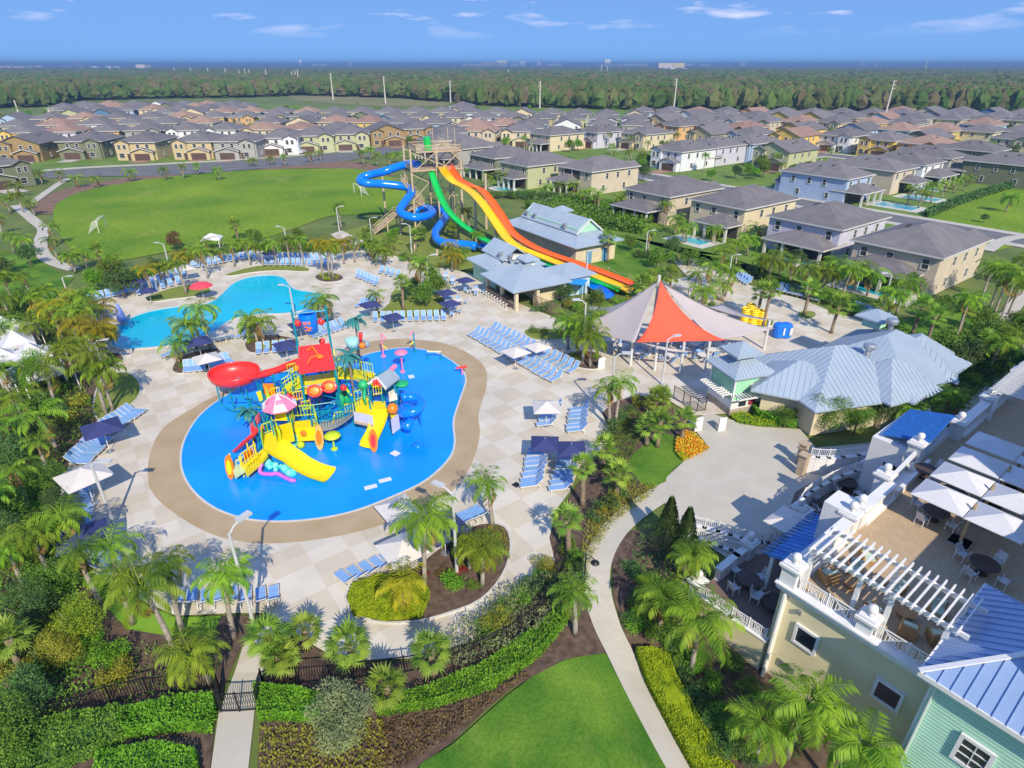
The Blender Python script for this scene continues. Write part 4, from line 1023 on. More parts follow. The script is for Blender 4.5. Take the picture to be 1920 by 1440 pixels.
def ring(pts, n, j=6):
    """n points spread along a picture polyline"""
    out = []
    q = [Vector((a, b, 0)) for a, b in pts]; Ls = [(b - a).length for a, b in zip(q, q[1:])]; T = sum(Ls)
    for i in range(n):
        t = T * (i + .5) / n
        for a, b, l in zip(q, q[1:], Ls):
            if t <= l: p = a.lerp(b, t / l); break
            t -= l
        out.append((p.x + r5.uniform(-j, j), p.y + r5.uniform(-j, j) * .5))
    return out
def mix(pts, rad, mats): return [(x, y, rad * r5.uniform(.75, 1.3), r5.choice(mats)) for x, y in pts]
shrubs('along the bed right of the deck', mix(ring([(1140, 830), (1165, 800), (1180, 770), (1215, 755)], 10, 10) + ring([(1130, 870), (1175, 900), (1160, 940), (1110, 980)], 10, 10), .8, [C_, A, O_]), 'shrubs right of the deck')
shrubs('between the deck and the curving walk', mix(ring([(1030, 1060), (1000, 1110), (960, 1150), (900, 1200)], 16, 18) + ring([(1080, 1010), (1070, 1080), (1060, 1130)], 10, 14), .75, [A, A, O_, E_, C_]), 'shrubs by the curving walk', True)
shrubs('in the dark planting by the clubhouse', mix(ring([(1190, 1070), (1230, 1120), (1200, 1170), (1260, 1220), (1330, 1280), (1300, 1330), (1380, 1360), (1340, 1400), (1420, 1430)], 34, 26), .85, [C_, C_, A, E_]), 'shrubs by the clubhouse', True)
shrubs('at the clubhouse foot, lower right', [(1355, 1380, .5, B_), (1330, 1350, .5, B_), (1385, 1420, .5, B_), (1480, 1400, .7, C_), (1440, 1380, .7, A), (1400, 1300, .8, A), (1370, 1250, .8, A)], 'shrubs at the clubhouse foot', True)
shrubs('in the lower left thicket', mix(ring([(20, 820), (60, 880), (30, 960), (110, 1000), (60, 1060), (130, 1120), (40, 1150), (140, 1190), (60, 1260), (20, 1300), (100, 1200), (180, 1230), (200, 1290)], 62, 30), .95, [C_, A, A, O_, E_, M_leafl]), 'shrubs in the lower left thicket', True)
shrubs('on the planted island of the lower deck', [(845, 1100, .95, E_), (870, 1035, .9, E_), (935, 1040, .7, A), (915, 1060, .6, O_), (870, 1070, .45, M_leafr), (855, 1078, .4, M_leafr), (795, 1078, .4, M_leafr), (890, 1100, .55, A), (668, 1100, .5, D_), (825, 1080, .45, F_)], 'shrubs on the lower island', True)
shrubs('behind the swimming pool loungers', mix(ring([(170, 560), (230, 530), (300, 505), (380, 480), (470, 468), (560, 468), (620, 470)], 34, 8), 1.3, [A, C_, E_, A]), 'shrubs behind the pool loungers')
shrubs('left of the swimming pool', mix(ring([(20, 720), (90, 690), (130, 730), (60, 760), (150, 760), (110, 800)], 20, 16), 1.1, [E_, A, C_, O_]), 'shrubs left of the pool')
shrubs('round the slide landing', mix(ring([(640, 470), (700, 470), (760, 490), (820, 500)], 14, 8) + ring([(1000, 590), (1060, 570), (1120, 600), (1180, 560)], 12, 8), 1.0, [A, O_, E_, C_]), 'shrubs round the slides')
shrubs('along the hedge line below the houses', mix(ring([(1190, 480), (1260, 495), (1360, 500), (1470, 540), (1560, 570), (1650, 610)], 40, 7), 1.2, [C_, A, A, E_]), 'shrubs below the houses')
shrubs('on the slope right of the snack bar', mix(ring([(1680, 660), (1760, 690), (1820, 720), (1850, 690), (1900, 650)], 26, 14), 1.1, [A, C_, E_, O_]), 'shrubs right of the snack bar')
shrubs('beside the sail canopy planter', mix([(1075, 672), (1090, 680), (1112, 672), (1080, 630), (1050, 628), (1020, 626), (1000, 625)], .7, [A, O_]), 'shrubs by the sail canopy')
shrubs('among the house gardens', mix(ring([(930, 370), (1010, 375), (1080, 385), (1150, 400)], 26, 8) + ring([(1000, 400), (1050, 405), (1120, 410), (1180, 430)], 16, 6), 1.7, [A, E_, C_]), 'shrubs among the gardens')
shrubs('round small planting islands of the pool deck', [(605, 520, .6, B_), (620, 517, .6, B_), (632, 522, .6, B_), (613, 526, .6, B_), (470, 642, .7, B_), (500, 655, .7, B_), (525, 645, .7, O_), (345, 690, .6, A), (375, 680, .6, B_), (395, 670, .6, M_leafr), (1845, 600, 1.0, B_), (1860, 605, 1.0, B_), (1833, 596, 1.0, B_)], 'shrubs on the small islands')

# hedges and low planting
def leaf_bed(name, poly, h, dens, L, wd, m, label, cat, kind=None, group=None, seed=1, core=True, rough=0.35):
    r = random.Random(seed); xs = [p[0] for p in poly]; ys = [p[1] for p in poly]; mb = MB()
    cell = {}
    def hh(x, y):
        k = (int(x * 1.6), int(y * 1.6))
        if k not in cell: cell[k] = r.uniform(1 - rough, 1.08)
        return h * cell[k] * (1 + .22 * math.sin(x * 1.1 + seed) * math.sin(y * 1.3 + x * .4) if rough > .2 else 1)
    ar = 0
    for i in range(len(poly)): a, b = poly[i], poly[(i + 1) % len(poly)]; ar += a[0] * b[1] - b[0] * a[1]
    n = int(abs(ar) / 2 * dens); tries = 0; k = 0
    while k < n and tries < n * 12:
        tries += 1
        x, y = r.uniform(min(xs), max(xs)), r.uniform(min(ys), max(ys))
        if not pip(x, y, poly): continue
        k += 1
        z = hgt(x, y) + hh(x, y) * (1 - .35 * r.random() ** 2)
        d = Vector((r.uniform(-1, 1), r.uniform(-1, 1), r.uniform(0.0, 1.1))).normalized()
        leaf_quad(mb, Vector((x, y, z - L * .3)), d, Vector((r.uniform(-.6, .6), r.uniform(-.6, .6), 1)).normalized(), L * r.uniform(.7, 1.3), wd)
    if core:
        N = len(poly)
        for i in range(N):
            a, b = poly[i], poly[(i + 1) % N]; l = math.dist(a, b)
            for _ in range(int(l * h * dens * .8)):
                t = r.random(); x, y = a[0] + (b[0] - a[0]) * t, a[1] + (b[1] - a[1]) * t
                d = Vector((r.uniform(-1, 1), r.uniform(-1, 1), r.uniform(-.3, .8))).normalized()
                leaf_quad(mb, Vector((x, y, hgt(x, y) + r.random() * h * .95)), d, Vector((r.uniform(-1, 1), r.uniform(-1, 1), .5)).normalized(), L, wd)
        q = offset(poly, -.12); zz = [hgt(*p) for p in q]; o = len(mb.v); mb.cur = 1  # inner core added to block light, mostly in darker leaf colour
        for p, z in zip(q, zz): mb.v.append((p[0], p[1], z - .1))
        for p, z in zip(q, zz): mb.v.append((p[0], p[1], z + h * (.82 - rough * .9)))
        for i in range(N):
            j = (i + 1) % N; mb.f.append((o + i, o + j, o + N + j, o + N + i)); mb.m.append(1)
        mb.f.append(tuple(o + N + i for i in range(N))); mb.m.append(1)
    o = mb.obj(name, [m, m if rough < .2 else MATS['dark_leaf']]); return tag(o, label, cat, group, kind)
leaf_bed('hedge', WG([(480, 1300), (560, 1305), (640, 1330), (640, 1345), (560, 1355), (490, 1352)]), .9, 380, .13, .08, E_, 'clipped bright green hedge right of the black gate', 'hedge')
leaf_bed('hedge', WG([(705, 1325), (800, 1305), (900, 1262), (980, 1210), (1040, 1160), (1062, 1150), (1062, 1172), (1010, 1235), (920, 1295), (820, 1328), (710, 1345)]), .9, 330, .13, .08, E_, 'long curving bright green hedge below the black fence', 'hedge', seed=2)
leaf_bed('hedge', WG([(230, 1350), (330, 1325), (402, 1318), (405, 1345), (395, 1375), (350, 1372), (240, 1385)]), 1.0, 330, .14, .085, E_, 'bright green hedge left of the concrete path', 'hedge', seed=3)
leaf_bed('hedge', WG([(-40, 1420), (100, 1365), (230, 1340), (250, 1380), (180, 1420), (60, 1470), (-40, 1480)]), 1.0, 280, .14, .085, A, 'mid green hedge along the fence in the bottom left corner', 'hedge', seed=4)
leaf_bed('hedge', WG([(190, 1425), (300, 1405), (370, 1420), (375, 1480), (180, 1490)]), .8, 280, .14, .085, E_, 'low hedge at the bottom edge left of the concrete path', 'hedge', seed=5)
leaf_bed('hedge', WG([(1193, 1230), (1225, 1228), (1250, 1240), (1262, 1275), (1295, 1335), (1330, 1400), (1365, 1445), (1400, 1500), (1330, 1500), (1262, 1380), (1215, 1290)]), .75, 1000, .12, .08, B_, 'long lime green hedge right of the curving walk', 'hedge', seed=6, rough=.12)
leaf_bed('hedge', WG([(655, 1130), (665, 1108), (710, 1090), (780, 1088), (805, 1120), (790, 1160), (720, 1166), (665, 1155)]), .7, 900, .12, .08, B_, 'rounded lime green mound on the lower deck island', 'hedge', seed=7, rough=.12)
leaf_bed('hedge', W([(1408, 772), (1430, 762), (1470, 772), (1500, 788), (1490, 800), (1455, 798), (1420, 788)]), 1.1, 160, .2, .12, E_, 'dense green hedge beside the mint kiosk', 'hedge', seed=8, rough=.12)
leaf_bed('flower_bed', W([(1370, 782), (1385, 775), (1420, 788), (1455, 800), (1420, 800), (1385, 795)]), .4, 160, .16, .1, B_, 'low yellow green planting in front of the mint kiosk', 'flower bed', seed=9)
leaf_bed('hedge', W([(1510, 540), (1560, 470), (1700, 405), (1925, 345), (1925, 352), (1705, 412), (1570, 478)]) if False else W([(1735, 402), (1810, 372), (1925, 340), (1925, 345), (1815, 378), (1740, 408)]), 1.4, 20, .5, .35, C_, 'long dark clipped hedge between the house gardens and the lawn', 'hedge', seed=10, rough=.1)
leaf_bed('hedge', W([(985, 392), (1080, 380), (1180, 395), (1240, 400), (1200, 440), (1100, 425)]), 2.0, 14, .6, .4, A, 'large clump of bright bamboo-like hedge beyond the blue metal roof', 'hedge', seed=11, rough=.4)
leaf_bed('ground_cover', WG([(490, 1365), (560, 1362), (640, 1352), (720, 1350), (730, 1420), (700, 1500), (485, 1500)]), .3, 120, .15, .09, O_, 'low brownish olive ground cover below the hedge', 'ground cover', 'stuff', seed=12, core=False)
leaf_bed('ground_cover', WG([(740, 1352), (830, 1335), (930, 1300), (985, 1262), (1000, 1262), (930, 1315), (850, 1380), (780, 1425), (700, 1480), (700, 1400)]), .3, 150, .15, .08, F_, 'dark brown low ground cover beside the lawn edge', 'ground cover', 'stuff', seed=13, core=False)
leaf_bed('ground_cover', WG([(1100, 985), (1130, 935), (1180, 905), (1235, 915), (1215, 935), (1150, 985), (1115, 1040), (1095, 1100), (1085, 1060)]), .35, 130, .2, .06, O_, 'grassy yellow green ground cover beside the curving walk', 'ground cover', 'stuff', seed=14, core=False)
leaf_bed('ground_cover', WG([(1140, 810), (1160, 780), (1195, 770), (1215, 800), (1190, 850), (1170, 900), (1130, 880), (1150, 830)]), .5, 110, .18, .08, A, 'dense green ground cover on the bed right of the deck', 'ground cover', 'stuff', seed=15, core=False)
leaf_bed('ground_cover', WG([(900, 1080), (955, 1040), (948, 1000), (920, 990), (860, 1020), (850, 1060)]), .4, 160, .18, .06, O_, 'spiky yellow green ground cover on the lower deck island', 'ground cover', 'stuff', seed=16, core=False)
leaf_bed('ground_cover', WG([(200, 1290), (260, 1210), (330, 1210), (400, 1230), (390, 1290), (300, 1320), (200, 1350)]), .3, 22, .22, .08, A, 'scattered small plants in the mulch left of the gate', 'ground cover', 'stuff', seed=17, core=False)
leaf_bed('ground_cover', WG([(860, 1180), (960, 1110), (1060, 1080), (1100, 1100), (1060, 1160), (960, 1230), (870, 1262), (780, 1262), (800, 1230)]), .9, 90, .2, .09, D_, 'pale green and cream shrubbery inside the black fence', 'ground cover', 'stuff', seed=18, core=False)
leaf_bed('ground_cover', WG([(1200, 1000), (1290, 1020), (1325, 1100), (1270, 1130), (1190, 1100), (1180, 1060)]), .6, 60, .22, .09, C_, 'dark leafy planting between the curving walk and clubhouse', 'ground cover', 'stuff', seed=19, core=False)
leaf_bed('ground_cover', WG([(-60, 860), (110, 900), (110, 965), (150, 1000), (170, 1070), (160, 1200), (180, 1300), (60, 1400), (-160, 1450)]), .8, 60, .22, .12, A, 'tangled undergrowth filling the lower left corner', 'ground cover', 'stuff', seed=20, core=False)
leaf_bed('ground_cover', W([(-60, 600), (60, 560), (110, 600), (160, 640), (120, 700), (190, 780), (120, 880), (-60, 860)]), .9, 30, .3, .16, A, 'undergrowth at the left edge beside the white canopies', 'ground cover', 'stuff', seed=21, core=False)
leaf_bed('ground_cover', W([(1660, 610), (1740, 640), (1925, 590), (1925, 690), (1850, 740), (1780, 780), (1700, 720), (1650, 680)]), .9, 26, .32, .18, A, 'leafy undergrowth on the slope right of the snack bar', 'ground cover', 'stuff', seed=22, core=False)
# bedding flowers
def flowers():
    poly = WG([(1265, 850), (1268, 825), (1285, 812), (1300, 815), (1330, 845), (1300, 860), (1280, 868)]); r = random.Random(4); mb = MB()
    xs = [p[0] for p in poly]; ys = [p[1] for p in poly]; n = 0
    while n < 2600:
        x, y = r.uniform(min(xs), max(xs)), r.uniform(min(ys), max(ys))
        if not pip(x, y, poly): continue
        n += 1; mb.cur = r.choice([0, 0, 1, 1, 2]) if math.sin(x * 2.1) + math.sin(y * 1.7) > -.6 else r.choice([0, 2, 2])
        leaf_quad(mb, Vector((x, y, hgt(x, y) + r.uniform(.15, .35))), Vector((r.uniform(-1, 1), r.uniform(-1, 1), .3)).normalized(), Vector((0, 0, 1)), .13, .13)
    tag(mb.obj('flower_bed', [leafmat('yellow_flowers', (.75, .50, .02), (.85, .62, .03), 3, .02, .1), leafmat('orange_flowers', (.80, .20, .01), (.85, .30, .02), 3, .02, .1), M_leafy]), 'bed of orange and yellow flowers at the plaza entrance', 'flower bed')
flowers()
# young cypresses
def cypress(loc, h, label):
    r = random.Random(int(loc.x * 10)); mb = MB()
    for i in range(3200):
        f = r.random() ** .8; rad = (1 - f) ** .8 * h * .24 + .05; a = r.uniform(0, 6.28)
        c = Vector((math.cos(a) * rad * r.uniform(.6, 1.05), math.sin(a) * rad * r.uniform(.6, 1.05), .2 + f * (h - .2)))
        leaf_quad(mb, c, Vector((math.cos(a) * .5, math.sin(a) * .5, 1)).normalized(), Vector((math.cos(a), math.sin(a), .3)), .22, .07)
    root = empty('cypress', loc, 0, label, 'tree', 'young cypresses')
    mb.obj('foliage', M_leafd, root); MB().tube([(0, 0, 0), (0, 0, h * .8)], [.06, .02], 5).obj('trunk', M_bark, root)
for (x, y, t, l) in ((1246, 1030, 935, 'pointed dark cypress at the start of the plaza walk'), (1280, 1040, 955, 'slimmer pointed cypress beside the plaza steps')):
    b = G(x, y); cypress(b, HT(b, t) - b.z, l)
# ================================================================ resort buildings
M_metal = mat('blue_metal_roof', (0.33, 0.41, 0.50), 0.42, col2=(0.385, 0.47, 0.56), scale=0.4, detail=7, metal=0.15, spec=0.6)
M_cream = wallmat('cream'); M_mint = mat('mint_siding', (0.30, 0.62, 0.40), 0.75, var=0.06, scale=2)
M_mint2 = mat('mint_gable', (0.36, 0.62, 0.48), 0.75, var=0.06, scale=2)
M_wt = mat('bright_white_trim', (0.70, 0.70, 0.70), 0.5, var=0.03, scale=1.5)
M_steel = mat('galvanised_steel', (0.42, 0.44, 0.46), 0.35, var=0.1, metal=0.6, scale=4)
M_blueDoor = mat('blue_door', (0.10, 0.28, 0.48), 0.5)
M_black = mat('black_metal', (0.012, 0.012, 0.014), 0.45, var=0.2, scale=5)
def poly_seams(mb, poly, down, sp=0.42, hh=0.04, ww=0.04):
    poly = [Vector(p) for p in poly]
    n = (poly[1] - poly[0]).cross(poly[2] - poly[0]).normalized()
    if n.z < 0: n = -n
    down = (Vector(down) - n * n.dot(Vector(down))).normalized(); u = n.cross(down)
    us = [p.dot(u) for p in poly]; t = math.floor(min(us) / sp) * sp + sp * .5
    while t < max(us):
        hits = []
        for i in range(len(poly)):
            a, b = poly[i], poly[(i + 1) % len(poly)]; ua, ub = a.dot(u) - t, b.dot(u) - t
            if (ua > 0) != (ub > 0): hits.append(a.lerp(b, ua / (ua - ub)))
        if len(hits) >= 2 and (hits[0] - hits[1]).length > .15: mb.beam(hits[0] + n * (hh / 2), hits[1] + n * (hh / 2), ww, hh, n)
        t += sp
def hip_planes(w, d, z, rise, x0=0, y0=0, rz=0.0, flat=0.0):
    """list of (polygon, downhill) for a hip roof; footprint w x d incl. overhang"""
    hx, hy = w / 2, d / 2; run = min(hx, hy)
    if hx <= hy: r0, r1 = Vector((0, -hy + run, z + rise)), Vector((0, hy - run, z + rise))
    else: r0, r1 = Vector((-hx + run, 0, z + rise)), Vector((hx - run, 0, z + rise))
    A, B, C, D = [Vector(q) for q in ((-hx, -hy, z), (hx, -hy, z), (hx, hy, z), (-hx, hy, z))]
    if hx <= hy: pl = [([A, B, r0], (0, -1, -.3)), ([B, C, r1, r0], (1, 0, -.3)), ([C, D, r1], (0, 1, -.3)), ([D, A, r0, r1], (-1, 0, -.3))]
    else: pl = [([A, B, r1, r0], (0, -1, -.3)), ([B, C, r1], (1, 0, -.3)), ([C, D, r0, r1], (0, 1, -.3)), ([D, A, r0], (-1, 0, -.3))]
    M = Matrix.Rotation(rz, 3, 'Z'); off = Vector((x0, y0, 0)); out = []
    for p, dn in pl:
        q = [M @ v + off for v in p]
        k = [q[0]]
        for v in q[1:]:
            if (v - k[-1]).length > 1e-3: k.append(v)
        out.append((k, M @ Vector(dn)))
    return out
def metal_hip(mb, *a, sp=0.42, ridge=True, **k):
    pls = hip_planes(*a, **k)
    for p, dn in pls:
        mb.slab(p, 0.16); poly_seams(mb, p, dn, sp)
    return mb
def gable_planes(w, d, z, rise, x0=0, y0=0):
    hx, hy = w / 2, d / 2
    return [([Vector((x0 - hx, y0 - hy, z)), Vector((x0, y0 - hy, z + rise)), Vector((x0, y0 + hy, z + rise)), Vector((x0 - hx, y0 + hy, z))], (-1, 0, -.3)),
            ([Vector((x0, y0 - hy, z + rise)), Vector((x0 + hx, y0 - hy, z)), Vector((x0 + hx, y0 + hy, z)), Vector((x0, y0 + hy, z + rise))], (1, 0, -.3))]
def cupola(parent, x, y, z, s=1.5, h=1.1, rs=2.3, rise=.75, wallm=None, rz=0):
    c = MB().box((x, y, z + h / 2), (s, s, h), rz).obj('cupola', wallm or M_wt, parent)
    mb = MB(); metal_hip(mb, rs, rs, z + h, rise, x0=x, y0=y, rz=rz, sp=.3); mb.obj('cupola_roof', M_metal, c)
    return c
def vent_stack(parent, x, y, z):
    MB().lathe((x, y, z), [(.28, 0), (.28, .6), (.42, .65), (.42, .85), (.15, 1.0), (0.001, 1.02)], 10).obj('vent', M_steel, parent)

# --- equipment building with the clerestory roof
b2 = empty('equipment_building', (8.6, 111.0, 0), R(-57), 'long cream building with blue metal roof and mint gable behind the slides', 'building')
MB().box((0, 0, 1.7), (20.5, 8.6, 3.4)).obj('wall', M_cream, b2)
mb = MB(); metal_hip(mb, 22.6, 10.6, 3.4, 2.3, sp=.5); rf = mb.obj('roof', M_metal, b2)
mb = MB().box((0, 0, 4.9), (16.0, 4.6, 1.0)); mb.v += [(8, -2.3, 5.4), (8, 2.3, 5.4), (8, 0, 7.0), (-8, -2.3, 5.4), (-8, 2.3, 5.4), (-8, 0, 7.0)]
mb.f += [(8, 9, 10), (11, 13, 12)]; mb.m += [0, 0]; mb.obj('upper_wall', M_mint2, b2)
mb = MB()
for p, dn in gable_planes(5.6, 16.8, 4.75, 2.2):
    M = Matrix.Rotation(R(90), 3, 'Z'); q = [M @ v for v in p]; mb.slab(q, .14); poly_seams(mb, q, M @ Vector(dn), .45)
mb.obj('upper_roof', M_metal, b2)
mb = MB()
for sy in (-1, 1): mb.beam((8.45, sy * 2.85, 4.72), (8.45, 0, 6.92), .08, .22)
mb.obj('gable_trim', M_wt, b2)
cupola(b2, -1.5, 1.6, 5.3, 1.5, 1.3, 3.0, .8, M_mint2)
for q in ((-7, -2.4, 5.0), (-4.4, -2.4, 5.0), (4.8, -2.6, 5.0)): vent_stack(b2, *q)
MB().box((10.28, -1.5, 1.1), (.06, 1.2, 2.2)).obj('door', M_blueDoor, b2); MB().box((10.28, 2.0, 1.1), (.06, 1.2, 2.2)).obj('door', M_blueDoor, b2)

# --- pool bar
b1 = empty('pool_bar', (1.9, 84.7, 0), R(-60), 'open-sided cream pool bar with blue metal hip roofs and square cupola', 'building')
# local x = -60 deg, local y = 30 deg
mb = MB()
for x in (-4.1, 0.2, 4.1): mb.box((x, -3.9, 1.45), (.45, .45, 2.9))
for y in (-.5, 3.9): mb.box((4.1, y, 1.45), (.45, .45, 2.9))
mb.box((0, -3.9, 2.75), (8.6, .4, .5)); mb.box((4.1, 0, 2.75), (.4, 8.0, .5)); mb.obj('arcade', M_cream, b1)
MB().box((0, -3.75, .5), (7.4, .5, 1.0)).box((0, -3.95, 1.06), (7.6, .9, .1)).obj('counter', mat('bar_counter', (.20, .15, .12), .5), b1)
MB().box((-.5, 2.4, 1.45), (7.0, 3.6, 2.9)).obj('wall', M_cream, b1)
mb = MB(); metal_hip(mb, 9.7, 9.7, 3.0, 2.2); mb.obj('roof', M_metal, b1)
cupola(b1, -.3, .6, 4.6, 1.4, 1.0, 2.5, .7)
mb = MB(); metal_hip(mb, 9.0, 9.2, 3.1, 1.9, x0=-8.3, y0=1.4); mb.obj('roof', M_metal, b1)
MB().box((-8.3, 1.4, 1.5), (7.4, 7.4, 3.0)).obj('wall', M_mint2, b1)
mb = MB()
for p, dn in gable_planes(4.6, 7.0, 4.3, 1.7, x0=1.4, y0=8.3):
    M = Matrix.Rotation(R(90), 3, 'Z'); q = [M @ v for v in p]; mb.slab(q, .14); poly_seams(mb, q, M @ Vector(dn), .42)
mb.obj('upper_roof', M_metal, b1)
MB().box((-8.3, 1.4, 4.4), (6.2, 3.4, .6)).obj('upper_wall', M_wt, b1)
for q in ((-6.2, -.6, 4.3), (-4.6, .2, 4.2), (-3.0, 1.0, 4.3)): vent_stack(b1, *q)
mb = MB(); metal_hip(mb, 6.0, 6.4, 2.9, 1.3, x0=.4, y0=7.0); mb.obj('roof', M_metal, b1)
MB().box((.4, 6.6, 1.4), (5, 5.4, 2.8)).obj('wall', mat('pale_blue_wall', (.42, .58, .66), .7), b1)
for y in (5.4, 8.0): MB().box((2.94, y, 1.1), (.06, .95, 2.1)).obj('door', M_blueDoor, b1)
mb = MB()
for i in range(9):
    a = -3.2 + i * .8
    mb.lathe((a, -4.75, 0), [(.2, 0), (.2, .03), (.03, .05), (.03, .7), (.19, .72), (.19, .78)], 8)
st0 = None
for i in range(8):
    o = MB().lathe((0, 0, 0), [(.2, 0), (.2, .03), (.03, .05), (.03, .7), (.19, .72), (.19, .78)], 8).obj('bar_stool', M_wt) if i == 0 else st0.copy()
    if i == 0: st0 = o
    else: COL.objects.link(o)
    M = Matrix.Rotation(R(-60), 3, 'Z'); v = M @ Vector((-3.0 + i * .85, -4.8, 0)) + Vector((1.9, 84.7, .04)); o.location = v
    tag(o, 'white bar stool, %s from left along the pool bar counter' % ordn(i + 1), 'bar stool', 'bar stools at the pool bar')

# --- snack bar with the folded metal roof
sb = empty('snack_bar', (0, 0, 0), 0, 'large building under a many-faceted pale blue metal roof', 'building')
hips = [(12.5, 11.5, 3.2, 3.2, 31.0, 53.2, 14), (13.5, 11.5, 3.2, 3.3, 37.6, 56.2, 38), (7.5, 7.0, 3.2, 2.3, 27.0, 51.6, -26), (8.0, 7.5, 3.1, 2.8, 41.2, 57.0, 60), (7.0, 6.5, 3.25, 2.6, 35.3, 51.4, 24)]
for i, (w_, d_, z_, r_, x_, y_, a_) in enumerate(hips):
    mb = MB(); metal_hip(mb, w_, d_, z_ + i * .013, r_, x0=x_, y0=y_, rz=R(a_), sp=.5); mb.obj('roof', M_metal, sb)
    MB().box((x_, y_, z_ / 2 - .06), (w_ - 2.0 - .03 * i, d_ - 2.0 - .03 * i, z_ - .1), R(a_)).obj('wall', M_cream, sb)
cupola(sb, 38.3, 60.5, 5.4, 1.7, 1.1, 3.0, .8, M_mint2, R(35))
for x_, y_, z_ in ((34.2, 53.6, 5.7), (38.4, 57.8, 6.6)):
    MB().lathe((x_, y_, z_), [(.25, -.8), (.25, .1), (.55, .15), (.6, .5), (.45, .65), (.001, .68)], 14).obj('exhaust_fan', M_steel, sb)
MB().box((25.8, 53.8, 4.0), (.8, .5, .08), R(15)).obj('roof_hatch', M_black, sb)

# --- mint kiosk
ki = empty('ticket_kiosk', (22.05, 53.2, 0), R(18), 'mint green kiosk tower with blue roof and white slatted awnings', 'kiosk')
MB().box((0, 0, 2.1), (3.6, 3.6, 4.2)).obj('wall', M_mint, ki)
mb = MB()
for sx in (-1, 1):
    for sy in (-1, 1): mb.box((sx * 1.8, sy * 1.8, 2.1), (.16, .16, 4.2))
mb.box((0, 0, .85), (3.66, 3.66, 1.55)); mb.obj('white_trim', M_wt, ki)
MB().box((0, 0, .35), (3.8, 3.8, .7)).obj('stone_base', mat('stone_base', (.30, .25, .2), .8, col2=(.42, .36, .3), scale=4), ki)
mb = MB(); metal_hip(mb, 4.7, 4.7, 4.2, 1.5, sp=.38); mb.obj('roof', M_metal, ki)
cupola(ki, -.1, .2, 4.9, 1.6, .9, 2.9, .95, M_wt)
for sgn, ax in ((-1, 'y'), (-1, 'x')):
    mb = MB()
    if ax == 'y':
        for i in range(10): mb.box((-1.7 + i * .38, -2.3, 2.35), (.09, 1.3, .12))
        mb.box((0, -2.85, 2.22), (3.8, .1, .14)); mb.box((0, -1.95, 2.22), (3.8, .1, .14))
    else:
        for i in range(10): mb.box((-2.35, -1.7 + i * .38, 2.35), (1.4, .09, .12))
        mb.box((-2.95, 0, 2.22), (.1, 3.8, .14)); mb.box((-2.0, 0, 2.22), (.1, 3.8, .14))
    mb.obj('slatted_awning', M_wt, ki)
mb = MB().box((-.6, -1.85, 1.35), (.8, .06, 1.0)).box((.5, -1.85, 1.35), (.8, .06, 1.0)); 
MB().box((-.6, -1.85, 1.35), (.8, .08, .95)).obj('window', M_glass, ki); MB().box((.5, -1.85, 1.35), (.8, .08, .95)).obj('window', mat('menu_red', (.25, .03, .05), .4), ki)
MB().lathe((0, 0, 0), [(.28, 0), (.3, .1), (.001, .12)], 12).obj('emblem', M_white, ki, loc=(0.1, -1.82, 3.0)).rotation_euler = (R(90), 0, 0)

# --- sail canopy
M_red = mat('red_sail', (0.82, 0.085, 0.035), 0.7, var=.05, scale=.6); M_gs = mat('grey_sail', (0.42, 0.38, 0.39), 0.75, var=.04, scale=.5)
M_pole = mat('white_pole', (.62, .62, .60), .45, var=.05)
sc = empty('sail_canopy', (0, 0, 0), 0, 'tall peaked shade sail canopy in red and pale grey over the tables', 'canopy')
AP = Vector((16.1, 64.2, 9.2))
def sail(A, B, C, m, bow=.9, n=14, pw=1.75, name='sail_panel'):
    A, B, C = Vector(A), Vector(B), Vector(C); mb = MB(); cen = (A + B + C) / 3
    for i in range(n + 1):
        u = i / n
        l = A.lerp(B, u); r_ = A.lerp(C, u)
        zt = A.z + ((B.z + C.z) / 2 - A.z) * (1 - (1 - u) ** pw)
        inw = (r_ - l); 
        if inw.length > 1e-4: inw = inw.normalized()
        k = bow * math.sin(math.pi * u)
        l = l + inw * k; r_ = r_ - inw * k
        for j in range(n + 1):
            t = j / n; p = l.lerp(r_, t)
            z0 = (B.z + (C.z - B.z) * t - (B.z + C.z) / 2) * u
            back = (A - (B + C) / 2); back.z = 0
            if back.length > 0: back.normalize()
            p = p + back * (bow * 1.1 * math.sin(math.pi * t) * u * u)
            mb.v.append((p.x, p.y, zt + z0 - .25 * math.sin(math.pi * t) * u))
    for i in range(n):
        for j in range(n):
            a = i * (n + 1) + j; mb.f.append((a, a + 1, a + n + 2, a + n + 1)); mb.m.append(0)
    o = mb.obj(name, m, sc, True)
    md = o.modifiers.new('thickness', 'SOLIDIFY'); md.thickness = .03
    return o
sail(AP, P(1192, 642, 3.8), P(1362, 638, 3.8), M_red, .5, pw=1.5)
sail(AP + Vector((-.25, .2, -.2)), P(1072, 610, 3.2), P(1190, 642, 3.7), M_gs, .15, pw=1.4)
sail(AP + Vector((.4, .2, -.5)), P(1345, 636, 3.6), P(1452, 616, 3.3), M_gs, .15, pw=1.4)
sail(AP + Vector((.2, .5, -.3)), P(1455, 600, 3.6), Vector((26, 72, 3.6)), M_gs, .4)
sail(AP + Vector((-.2, .5, -.3)), Vector((9.5, 72, 3.5)), P(1078, 606, 3.3), M_gs, .4)
sail(P(1190, 640, 3.7), P(1225, 650, 3.4), P(1300, 660, 2.9), M_gs, .2, pw=1)
MB().tube([(15.9, 64.6, 0), (16.0, 64.4, 9.7)], [.2, .16], 10).obj('mast', M_pole, sc)
